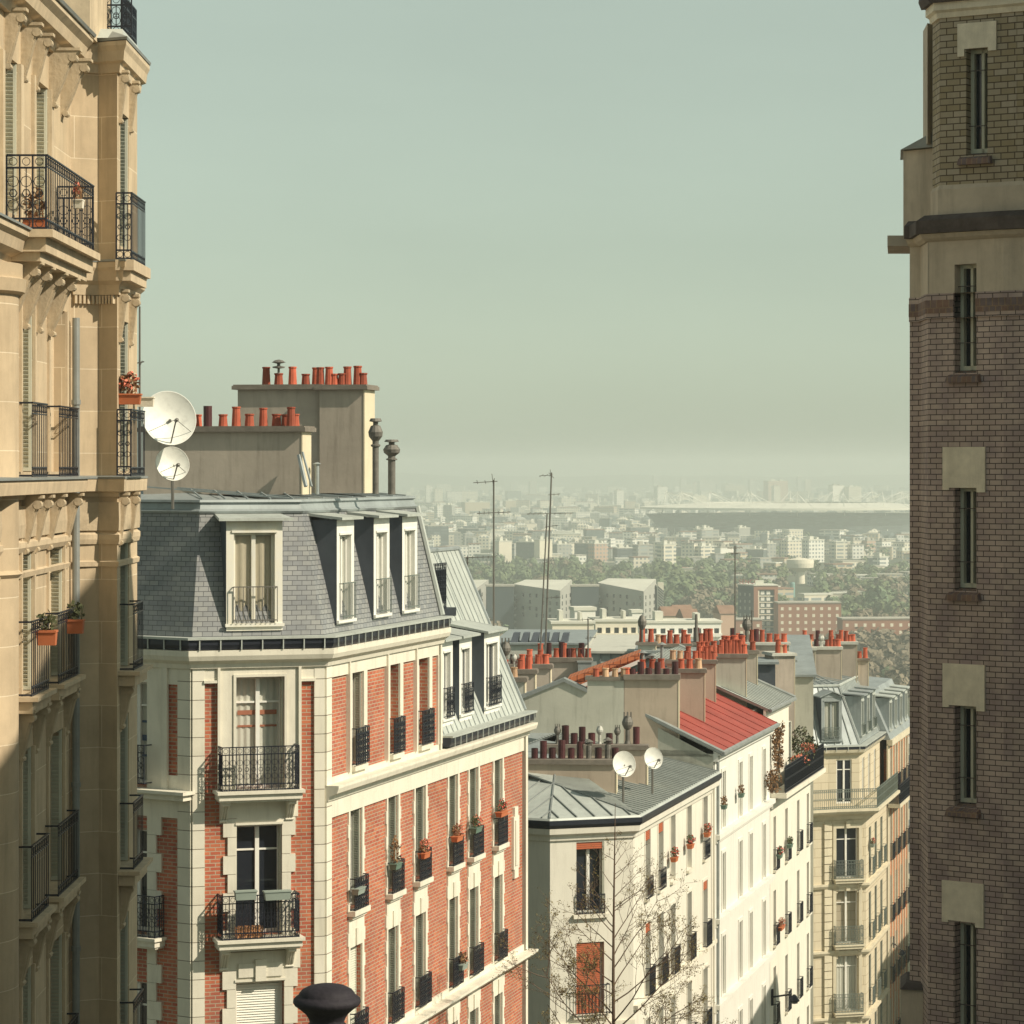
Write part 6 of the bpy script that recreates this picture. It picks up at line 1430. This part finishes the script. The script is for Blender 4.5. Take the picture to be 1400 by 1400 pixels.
for i in range(18):
    a = 2*PI*(i+.35)/18; c_, s_ = math.cos(a), math.sin(a); bx, by = xs_+rx*.9*c_, ys_+ry*.9*s_; tx, ty = xs_+rx*.84*c_, ys_+ry*.84*s_
    m = MB(); m.tube([(bx, by, PZ), (tx, ty, zr+20)], .6, 5, r2=.35)
    for f_, dd in ((1.0, -.10), (1.0, .10), (.6, -.12), (.6, .12), (.6, 0), (.78, -.1), (.78, .1)):
        m.tube([(tx, ty, zr+18), (xs_+rx*f_*math.cos(a+dd), ys_+ry*f_*math.sin(a+dd), zr+(2 if f_ == 1 else 5))], .2, 3)
    m.build('mast', M['mastw'], st_)
placed(990, 1079, 708, 727, 'white', 'c', -3, label='long low white grandstand in front of the stadium', name='grandstand', roof='c_roof_lt', extras=False, group=None)
# water tower
Yw = 1900.0; x, y, zz = at(1094, 764, Yw); t = thing('water_tower', 'pale concrete mushroom shaped water tower on the plain', 'water tower', (x, y, PZ)); m = MB()
m.lathe([(3.2, PZ), (2.9, Z_at(786, Yw)), (2.6, Z_at(781, Yw))], (x, y, 0), 20); m.build('shaft', M['c_cream'], t)
m = MB(); m.lathe([(2.6, Z_at(782, Yw)), (8.6, Z_at(776, Yw)), (9, Z_at(770, Yw)), (8.8, Z_at(765, Yw)), (3, Z_at(763, Yw))], (x, y, 0), 28); m.build('tank', M['c_cream'], t)
t = thing('silo', 'small blue green silo below the mushroom water tower', 'silo', (X_at(1083.5, 1700), 1700, PZ)); M['silo'] = mat('blue green sheet', (.20, .36, .33), .6); m = MB(); m.lathe([(1.5, -75), (1.5, Z_at(798, 1700)), (1.2, Z_at(796, 1700))], (X_at(1083.5, 1700), 1700, 0), 12); m.build('tank', M['silo'], t)
# long platforms, trains and walls of the rail yard
for i, (yy, l, r_, col, zo) in enumerate(((768, 622, 850, 'cream', 3), (873, 1170, 1236, 'white', 3.4), (884, 1180, 1236, 'buff', 2), (897, 1184, 1240, 'cream', 2), (909, 1187, 1240, 'grey', 2), (920, 1192, 1242, 'cream', 2), (931, 1195, 1240, 'cream', 2))):
    Y = 0
    for y_ in range(200, 2600, 10):
        if 640-ground_z(y_)*FOC/y_ < yy+6: Y = y_; break
    zg = ground_z(Y); z1 = Z_at(yy, Y)
    t = thing('rail_platform', '%s strip of rail yard roofing %s' % (['palest', 'white', 'short buff', 'cream', 'dull grey', 'lower cream', 'lowest cream'][i], 'along the near edge of the wood' if i == 0 else ('between the chimneys and the dark brick tower')), 'platform roof', (X_at(l, Y), Y, zg))
    m = MB(); xa, xb = X_at(l, Y), X_at(r_, Y); m.hull([(xa, Y, z1-.5), (xb, Y, z1-.5), (xb, Y+5, z1-.5), (xa, Y+5, z1-.5)], [(xa, Y, z1), (xb, Y, z1), (xb, Y+5, z1), (xa, Y+5, z1)]); m.build('canopy', M['c_'+col], t)
    m = MB(); n = 10
    for k in range(n): xx = xa+(xb-xa)*(k+.5)/n; m.box(xx-.25, xx+.25, Y+1, Y+1.5, zg-1, z1-.5)
    m.build('column', M['c_grey'], t)
# near slope: roofs stepping down the hill
for i in range(26):
    Y = cg.uniform(230, 560); px = cg.uniform(640, 1255); w = cg.uniform(9, 18); zt_ = min(Z_at(cg.uniform(905, 960), Y), ground_z(Y)+18); h = max(5, zt_-ground_z(Y)+1)
    col = cg.choice(['cream', 'grey', 'buff', 'white'])
    cblock(X_at(px, Y), Y, w, 10, h, cg.uniform(-15, 20), col, 'g', name='hillside_house', group='houses stepping down the hillside', label='%s house on the slope below the chimney rows, %s' % (WORD[col], where(px)), roof=cg.choice(['c_roof_tile', 'c_roof_lt', 'c_roof']), pitched=cg.random() < .6, extras=False)
# woods: one mass of crowns
M['wood1'] = mat('far green crowns', (.20, .245, .11), .9, var=.45, vscale=.035, col2=(.095, .14, .085))
M['wood2'] = mat('far bare brown crowns', (.30, .25, .18), .9, var=.25, vscale=.08, col2=(.11, .09, .055))
wr_ = random.Random(5); wa, wb = MB(), MB()
def crown(mb, x, y, z, r, n=46):
    fx, fz = wr_.uniform(.8, 1.15), wr_.uniform(.75, 1.1); zc = z+r*fz*1.05
    ph = [wr_.uniform(0, 6.3) for _ in range(3)]
    for _ in range(n):                          # leaf clumps facing outwards over a lumpy crown
        d = Vector((wr_.gauss(0, 1), wr_.gauss(0, 1), wr_.gauss(0, 1)+.25)).normalized()
        k = r*(.78+.22*math.sin(3*math.atan2(d.y, d.x)+ph[0])*math.cos(3.3*d.z+ph[1]))*wr_.uniform(.82, 1.06)
        p = Vector((x+d.x*k*fx, y+d.y*k*fx, zc+d.z*k*fz)); s = r*wr_.uniform(.15, .27)
        nn = (d+Vector((wr_.uniform(-.5, .5), wr_.uniform(-.5, .5), wr_.uniform(-.5, .5)))).normalized()
        u = nn.cross(Vector((wr_.uniform(-1, 1), wr_.uniform(-1, 1), wr_.uniform(-1, 1)))).normalized()*s; v = nn.cross(u)
        mb.add([p-u, p+v*.9, p+u*.9, p-v], [(0, 1, 2, 3)])
    mb.tube([(x, y, z-1), (x, y, z+r*1.2)], r*.07, 3)
for (l, r_, ya, yb, n, br) in ((622, 860, 778, 796, 240, .1), (898, 990, 782, 836, 330, .05), (940, 1012, 815, 850, 120, .7), (1000, 1262, 780, 800, 200, .1), (1100, 1262, 800, 826, 220, .3), (1150, 1262, 828, 852, 110, .3), (1150, 1262, 862, 905, 170, .95), (870, 1000, 772, 784, 60, 0), (1010, 1262, 774, 792, 150, 0), (700, 1240, 750, 762, 30, 0), (600, 1240, 728, 742, 30, 0), (600, 1262, 712, 722, 40, 0), (640, 900, 796, 812, 60, .3), (1010, 1262, 790, 850, 260, .25), (560, 720, 850, 885, 60, .8), (1140, 1262, 880, 960, 260, .95), (1140, 1262, 899, 908, 120, .9), (620, 1262, 800, 830, 200, .3), (900, 1262, 782, 812, 200, .2)):
    for _ in range(int(n*.5)):
        px, py = wr_.uniform(l, r_), wr_.uniform(ya, yb); pyb = py+4
        if 1070 < px < 1120 and 784 < py < 850: continue
        if px > 1010 and 772 < py < 850 and wr_.random() < .5: continue
        Y = FOC*75/(pyb-CY)
        for (a, za), (b, zb__) in zip(PROF[4:], PROF[5:]):
            pa_, pb_ = CY-za*FOC/a, CY-zb__*FOC/b
            if Y < 950 and pb_ <= pyb <= pa_:
                Y = a
                for k in range(40):
                    yy = a+(b-a)*k/39
                    if CY-ground_z(yy)*FOC/yy <= pyb: Y = yy; break
                break
        if Y is None: continue
        r0_ = min(1, Y/700)*(1.25 if wr_.random() < .15 else 1)
        crown(wb if wr_.random() < br else wa, X_at(px, Y), Y, ground_z(Y), wr_.uniform(2.8, 6.2)*r0_, 110 if Y < 2200 else 50)
struct(wa.build('green_woods', M['wood1']), 'stuff'); struct(wb.build('bare_woods', M['wood2']), 'stuff')

# ------------------------------------------------------------------ antennas over the roofs
antenna('tall single mast with two small cross antennas, rising over the zinc mansard', 675, 656, 862, 78.5, [(659, .55, .1, 3, 6), (701, .45, .45, 7, 0)], foot=-5.2, r=.028)
antenna('right and taller of the paired masts, with four antenna arms', 754, 646, 892, 108, [(650, .5, .05, 3, -28), (676, .1, .35, 3, 0), (702, .9, .9, 9, -18), (719, .05, .3, 3, 0), (817, .05, .5, 4, 0)], lean=-.25, foot=-7.4, r=.036)
antenna('left and shorter of the paired masts, leaning, without arms', 748, 702, 880, 107.5, [(720, .05, .1, 1, 0)], lean=-.28, foot=-7.3, r=.03)
antenna('dark middle mast with a bristling comb antenna above the stone chimneys', 1005, 746, 880, 126, [(749, .45, .45, 5, 40), (757, .3, .2, 3, -50), (780, .1, .4, 2, 0)], foot=-8.3, r=.036)
antenna('short dark antenna with a flat comb, near the mansard edge', 639, 761, 800, 82, [(762, .35, .8, 8, 0)], foot=-4.0, r=.03)
antenna('short mast with a white box and wires among the brown chimney pots', 804, 846, 902, 108.5, [(847, .3, .25, 3, 0), (872, .1, .3, 3, 0)], foot=-7.2, r=.03)
antenna('thin dark rod standing on the chimney left of the brick tower block', 1028, 834, 878, 126.3, [(836, .05, .05, 1, 0)], foot=-7.6, r=.04)
# ------------------------------------------------------------------ planters
def onF(F, px, py, off): u = F.U(px, off); p = F.pos(u, off); return (p[0], p[1], Z_at(py, p[1]))
PL = [(FBr, 490, 1222, 'grey_pot', None, None, .62, 'empty grey green planter on the nearest lower window guard of the brick building'),
      (FBr, 541, 1188, 'green_pot', 'leaf_dry', None, .55, 'green planter with a tall dried bush on the second window guard of the brick building'),
      (FBr, 580, 1173, 'soil_pot', 'leaf_dry', 'flower_p', .6, 'clay planter with a straggly reddish plant on the third window guard of the brick building'),
      (FBr, 625, 1150, 'soil_pot', 'leaf_dry', 'flower_p', .65, 'clay planter with a dry plant on the fourth window guard of the brick building'),
      (FBr, 651, 1138, 'green_pot', 'leaf', 'flower_p', .7, 'dark green planter with a clay pot on the fifth window guard of the brick building'),
      (FBr, 686, 1116, 'soil_pot', 'leaf', 'flower', .8, 'leafy planter on the farthest window guard of the brick building beside the white cartouche'),
      (FBr, 632, 1325, 'grey_pot', 'leaf_dry', None, .6, 'grey planter with brown grass on the lower window guard near the second string course'),
      (FWr, 922, 1178, 'soil_pot', 'leaf', 'flower', .5, 'red geranium box on the third upper window of the cream corner house'),
      (FWr, 944, 1160, 'soil_pot', 'leaf', 'flower', .5, 'red geranium box on the fourth upper window of the cream corner house'),
      (FWr, 967, 1144, 'soil_pot', 'leaf_dry', 'flower', .5, 'red geranium box on the fifth upper window of the cream corner house, by the drainpipe'),
      (FR, 990, 1106, 'green_pot', 'leaf_dry', None, .45, 'small dark planter on the first top window of the white house'),
      (FR, 1013.5, 1090, 'green_pot', 'leaf_dry', None, .45, 'small dark planter with a reddish plant on the second top window of the white house'),
      (FV, 1066, 1173, 'green_pot', 'leaf', 'flower', .6, 'planter of bright red flowers on the first upper window of the terrace house'),
      (FV, 1080, 1159, 'green_pot', 'leaf', None, .6, 'planter of green leaves on the second upper window of the terrace house'),
      (FV, 1068, 1271, 'soil_pot', 'leaf_dry', 'flower_p', 1.0, 'wide orange planter hanging on the first middle window of the terrace house'),
      (FSr, 1193, 1158, 'grey_pot', 'leaf', 'flower', .6, 'planter with one red flower on the street side of the stone corner building')]
for i, (F, px, py, pot, pl, fl, w_, lab) in enumerate(PL):
    planter(onF(F, px, py, .2), lab, w=w_*.8, h=.14, ang=F.a, pot=pot, plant=pl, flower=fl, ph=.62 if i == 1 else .3, seed=i+3, n=90)
x, y, z = onF(FBc, 352, 1222, .62)
u = FBc.U(330, .52)
for (pl_, pr_, lab) in ((321, 350, 'left grey green trough on the middle balcony railing of the brick building'), (361, 397, 'right grey green trough on the middle balcony railing of the brick building')):
    p = FBc.pos((FBc.U(pl_, .6)+FBc.U(pr_, .6))/2, .6); planter((p[0], p[1], Z_at(1230, p[1])), lab, w=(pr_-pl_)/62, h=.2, ang=R(18), pot='grey_pot', plant=None)
p = FBc.pos(FBc.U(340, .3), .3); t = thing('wooden_crate', 'orange slatted wooden crate standing on the middle balcony', 'crate', (p[0], p[1], -10.2))
m = MB()
for k in range(3): m.box(-.28, .28, -.12, -.1, .02+k*.09, .08+k*.09); m.box(-.28, .28, .1, .12, .02+k*.09, .08+k*.09)
for xx in (-.28, -.1, .08, .26): m.box(xx, xx+.03, -.135, -.121, 0, .28)
m.box(-.27, .27, -.1, .1, .001, .02); m.build('slats', M['crate'], t, T3(p[0], p[1], FBc.Z(355, 1281, .2)+.0) @ Matrix.Rotation(R(18), 4, 'Z')); t.location = t.location
# limestone building pots
for (px, py, off, w_, lab, fl, pt, dry) in ((64, 882, .28, .26, 'square clay pot on the nearest window railing of the limestone building', None, 'soil_pot', 'leaf'), (103, 866, .28, .24, 'square clay pot on the second window railing of the limestone building', None, 'soil_pot', 'leaf')):
    p = onF(FL, px, py, off); planter(p, lab, w=w_, h=.2, ang=R(0), pot=pt, plant=dry, ph=.25, seed=int(px), n=60)
p = (X_at(176, 43.3), 43.3, Z_at(553, 43.3)); planter(p, 'clay pot with a reddish bush on the upper corner balcony of the limestone building', w=.36, h=.16, ang=0, pot='soil_pot', plant='leaf_dry', flower='flower_p', ph=.32, seed=44, n=120)
p = (X_at(199, 44.9), 44.9, Z_at(556, 44.9)); planter(p, 'pale stone trough hooked on the corner balcony beside the big satellite dish', w=.26, h=.15, ang=0, pot='t_lintel', plant=None)
q = onF(FL, 107, 285, .56); planter((q[0], q[1], q[2]), 'small pot of pinkish flowers fixed on the long dark balcony at the upper left', w=.14, h=.12, ang=0, pot='t_lintel', plant='leaf_dry', flower='flower_p', ph=.22, seed=51, n=30)
q = onF(FL, 48, 300, .3); planter((q[0], q[1], 3.06), 'pot with a pale pink plant standing behind the end railing of the upper balcony', w=.3, h=.18, ang=0, pot='soil_pot', plant='leaf_dry', flower=None, ph=.4, seed=52, n=80)

# ------------------------------------------------------------------ street lamps on brackets
def wall_lamp(F, u0, px1, py, label, z):
    p0 = F.pos(u0, 0); t = thing('wall_lamp', label, 'street lamp', (p0[0], p0[1], z), 'street lamps on wall brackets')
    p1 = F.pos(F.U(px1, .9), .85); m = MB(); m.tube([(*p0, z), (*p1, z+.25)], .035, 6); m.box(p0[0]-.02, p0[0]+.08, p0[1]-.08, p0[1]+.08, z-.3, z+.3); m.build('bracket', M['iron'], t)
    m = MB(); m.lathe([(.04, .14), (.08, .1), (.2, -.08), (.19, -.11), (.07, -.13)], (p1[0]+.1, p1[1], z+.1), 10); m.build('lamp_head', M['iron'], t)
    m = MB(); m.lathe([(.13, -.0), (.13, -.06), (.04, -.09)], (p1[0]+.1, p1[1], z-.02), 10); m.build('lamp_glass', M['glass_sky'], t); return t
wall_lamp(FV, FV.U(1052.6)+.3, 1084, 1368, 'dark street lamp on a wall bracket, low on the terrace house front', -19.6)
wall_lamp(FO, 2.5, 1232, 1302, 'dark street lamp on a wall bracket on the orange brick building', -24.8)

# ------------------------------------------------------------------ budding street tree
tr = random.Random(11)
Yt_ = 71.0; bx = X_at(846, Yt_); zg = ground_z(Yt_); top = Z_at(1098, Yt_)
tt = thing('street_tree', 'slender budding street tree with bare ascending branches before the cream corner house', 'tree', (bx, Yt_, zg))
trunk = MB(); pts = []
H = top-zg
for i in range(15):
    f = i/14; pts.append((bx-.12*f+.05*math.sin(f*7), Yt_+.05*math.sin(f*5), zg+H*f))
n_ = len(pts)
vsr = [.085*(1-(i/14))**.8+.006 for i in range(15)]
for a in range(n_-1): trunk.tube([pts[a], pts[a+1]], vsr[a], 7, r2=vsr[a+1])
brn, buds = MB(), MB()
def bud(p, k=1):
    for _ in range(k):
        q = p+Vector((tr.uniform(-.05, .05), tr.uniform(-.05, .05), tr.uniform(-.04, .05))); s = tr.uniform(.012, .03)
        a = Vector((tr.uniform(-1, 1), tr.uniform(-1, 1), tr.uniform(-1, 1))).normalized()*s; b = a.cross(Vector((tr.uniform(-1, 1), tr.uniform(-1, 1), .3))).normalized()*s*.7
        buds.add([q-a*.8, q+b*.8, q+a*.8, q-b*.8], [(0, 1, 2, 3)])
def branch(p, d, L, r, lvl, dens=1):
    pts = [p]; k = 6 if lvl < 2 else 4; q = Vector(p); d = Vector(d).normalized()
    for i in range(k):
        d = (d+Vector((tr.uniform(-.13, .13), tr.uniform(-.13, .13), tr.uniform(-.03, .13)))).normalized(); q = q+d*L/k; pts.append(q.copy())
        if lvl >= 1 and tr.random() < .85*dens: bud(q, 1 if lvl < 2 else 3)
    brn.tube(pts, max(.0035, r), 5 if lvl == 0 else 3, r2=max(.0025, r*.3))
    if lvl < 3:
        n = max(1, round((7, 5, 3)[lvl]*(.4+.6*dens)))
        for i in range(n):
            f = tr.uniform(.25, 1); idx = f*(len(pts)-1); a = int(min(idx, len(pts)-2)); b = pts[a].lerp(pts[a+1], idx-a) if isinstance(pts[a], Vector) else Vector(pts[a])
            ang = tr.uniform(.4, .9)*(1 if i % 2 else -1); side = d.cross(Vector((tr.uniform(-.5, .5), 1, tr.uniform(-.5, .5)))).normalized()
            nd_ = (d*math.cos(ang)+side*math.sin(ang)+Vector((0, tr.uniform(-.3, .3), .12))).normalized()
            branch(b, nd_, L*tr.uniform(.3, .5), r*.5, lvl+1, dens)
z0b = Z_at(1480, Yt_)
nb = 32
for i in range(nb):
    f = min(1, max(0, (i+tr.uniform(-.5, .5))/(nb-1))); z = z0b+(top-.9-z0b)*f**.9; fr_ = (z-zg)/H
    L = (2.7*(1-f)**.8+.3)*tr.uniform(.6, 1.1); s = 1 if (i+(tr.random() < .25)) % 2 else -1
    az_ = tr.uniform(-1.0, 1.0)
    d = (s*math.cos(az_), math.sin(az_), tr.uniform(.5, 1.15))
    idx = fr_*14; a = min(int(idx), 13); p = Vector(pts[a]).lerp(Vector(pts[a+1]), idx-a)
    branch(p, d, L, .007+.018*(1-f), 0, max(.12, 1-f*1.15))
trunk.build('trunk', M['bark'], tt); brn.build('branches', M['bark'], tt); buds.build('crown', M['bud'], tt)

# ------------------------------------------------------------------ terrain, haze, sky, sun, camera
def m_ground():
    m = bpy.data.materials.new('plain ground'); m.use_nodes = True; nt = m.node_tree; L = nt.links.new; bs = nt.nodes['Principled BSDF']; bs.inputs['Roughness'].default_value = .95
    tc = nd(nt, 'ShaderNodeTexCoord'); n = nd(nt, 'ShaderNodeTexNoise'); n.inputs['Scale'].default_value = .006; n.inputs['Detail'].default_value = 8
    mp = nd(nt, 'ShaderNodeMapping'); mp.inputs['Scale'].default_value = (1, .35, 1); L(tc.outputs['Object'], mp.inputs[0]); L(mp.outputs[0], n.inputs['Vector'])
    r = nd(nt, 'ShaderNodeValToRGB'); e = r.color_ramp.elements; e[0].position = .38; e[0].color = (.045, .06, .03, 1); e[1].position = .62; e[1].color = (.22, .20, .15, 1)
    x = r.color_ramp.elements.new(.5); x.color = (.10, .11, .07, 1)
    L(n.outputs['Fac'], r.inputs[0]); L(r.outputs[0], bs.inputs['Base Color']); return m
g = MB(); ys = sorted({p[0] for p in PROF}); xs = [-5000, -200, -60, 60, 200, 5000]
for ya, yb in zip(ys, ys[1:]):
    for xa, xb in zip(xs, xs[1:]): g.quad((xa, ya, ground_z(ya)), (xb, ya, ground_z(ya)), (xb, yb, ground_z(yb)), (xa, yb, ground_z(yb)))
struct(g.build('ground', m_ground()))
st = MB()
M['asphalt'] = mat('street asphalt', (.05, .05, .05), .9)
for a, b in ((14, 60), (60, 100), (100, 150), (150, 260)): st.quad((-1+.14*a-2, a, ground_z(a)+.02), (.14*a+8, a, ground_z(a)+.02), (.14*b+8, b, ground_z(b)+.02), (.14*b-3, b, ground_z(b)+.02))
struct(st.build('street', M['asphalt']))
# hills beyond the plain
rg = random.Random(3); h = MB()
for (Y, base, amp, sd) in ((10600, -22, 16, 5),):
    n = 90; pts = []
    for i in range(n+1):
        x = -2600+5200*i/n; z = base+amp*(.5*math.sin(i*.11+sd)+.3*math.sin(i*.31+sd*2)+.15*math.sin(i*.9+sd))
        pts.append((x, z))
    for (a, b) in zip(pts, pts[1:]):
        h.add([(a[0], Y-600, -75), (b[0], Y-600, -75), (b[0], Y, b[1]), (a[0], Y, a[1]), (a[0], Y+500, -75), (b[0], Y+500, -75)], [(0, 1, 2, 3), (3, 2, 5, 4)])
M['hill'] = mat('wooded hills', (.05, .07, .04), .95, var=.3, vscale=.01)
struct(h.build('hills', M['hill']))
# haze
hz = MB(); hz.box(-5600, 5600, -70, 12600, -77.0, 34.0)
hm_ = bpy.data.materials.new('city haze'); hm_.use_nodes = True; nt = hm_.node_tree; nt.nodes.clear()
out = nd(nt, 'ShaderNodeOutputMaterial'); pv = nd(nt, 'ShaderNodeVolumePrincipled')
pv.inputs['Color'].default_value = HAZE_COL; pv.inputs['Density'].default_value = HAZE_D; pv.inputs['Anisotropy'].default_value = .2
nt.links.new(pv.outputs[0], out.inputs['Volume'])
if HAZE_D: struct(hz.build('haze', hm_), 'stuff')
# world
SUN_AZ, SUN_EL = -24.0, 39.0            # azimuth from +X towards +Y
w = bpy.data.worlds.new('World'); sc.world = w; w.use_nodes = True; nt = w.node_tree; nt.nodes.clear(); L = nt.links.new
out = nd(nt, 'ShaderNodeOutputWorld'); bg = nd(nt, 'ShaderNodeBackground'); sk = nd(nt, 'ShaderNodeTexSky'); sk.sky_type = 'NISHITA'; sk.sun_disc = False
sk.sun_elevation = R(SUN_EL); sk.sun_rotation = R(90-SUN_AZ); sk.altitude = 100; sk.air_density = AIR; sk.dust_density = DUST; sk.ozone_density = 1.0
hs = nd(nt, 'ShaderNodeHueSaturation'); hs.inputs['Saturation'].default_value = SKY_SAT; L(sk.outputs[0], hs.inputs['Color'])
mx = nd(nt, 'ShaderNodeMix', data_type='RGBA', blend_type='MULTIPLY'); mx.inputs[0].default_value = 1; 
tcw = nd(nt, 'ShaderNodeTexCoord'); nw = nd(nt, 'ShaderNodeTexNoise'); nw.inputs['Scale'].default_value = 5; nw.inputs['Detail'].default_value = 5; mw = nd(nt, 'ShaderNodeMapping'); mw.inputs['Scale'].default_value = (1, 1, 4); L(tcw.outputs['Generated'], mw.inputs[0]); L(mw.outputs[0], nw.inputs['Vector'])
rw_ = nd(nt, 'ShaderNodeMapRange'); rw_.inputs['From Min'].default_value = .3; rw_.inputs['From Max'].default_value = .7; rw_.inputs['To Min'].default_value = .965; rw_.inputs['To Max'].default_value = 1.035; L(nw.outputs['Fac'], rw_.inputs['Value'])
h2 = nd(nt, 'ShaderNodeHueSaturation'); L(rw_.outputs[0], h2.inputs['Value']); L(hs.outputs[0], h2.inputs['Color']); L(h2.outputs[0], mx.inputs[6]); mx.inputs[7].default_value = SKY_TINT
L(mx.outputs[2], bg.inputs[0]); bg.inputs[1].default_value = SKY_STR; L(bg.outputs[0], out.inputs[0])
sd = bpy.data.lights.new('Sun', 'SUN'); sd.energy = SUN_STR; sd.angle = R(.55); sd.color = SUN_COL
so = bpy.data.objects.new('Sun', sd); COL.objects.link(so)
S = Vector((math.cos(R(SUN_EL))*math.cos(R(SUN_AZ)), math.cos(R(SUN_EL))*math.sin(R(SUN_AZ)), math.sin(R(SUN_EL))))
so.rotation_euler = S.to_track_quat('Z', 'Y').to_euler(); so.location = (60, -20, 80)
cd = bpy.data.cameras.new('Camera'); cd.lens = 36*FOC/1400; cd.sensor_width = 36; cd.shift_y = -(CY-700)/1400*-1
cd.clip_start = .5; cd.clip_end = 30000
co = bpy.data.objects.new('Camera', cd); COL.objects.link(co); co.rotation_euler = (R(90), 0, 0); sc.camera = co
sc.view_settings.view_transform = 'Standard'; sc.view_settings.look = 'None'; sc.view_settings.exposure = EXPO; sc.view_settings.gamma = 1
sc.cycles.max_bounces = 6; sc.cycles.diffuse_bounces = 3; sc.cycles.volume_bounces = VB; sc.cycles.transparent_max_bounces = 8
sc.cycles.use_denoising = True
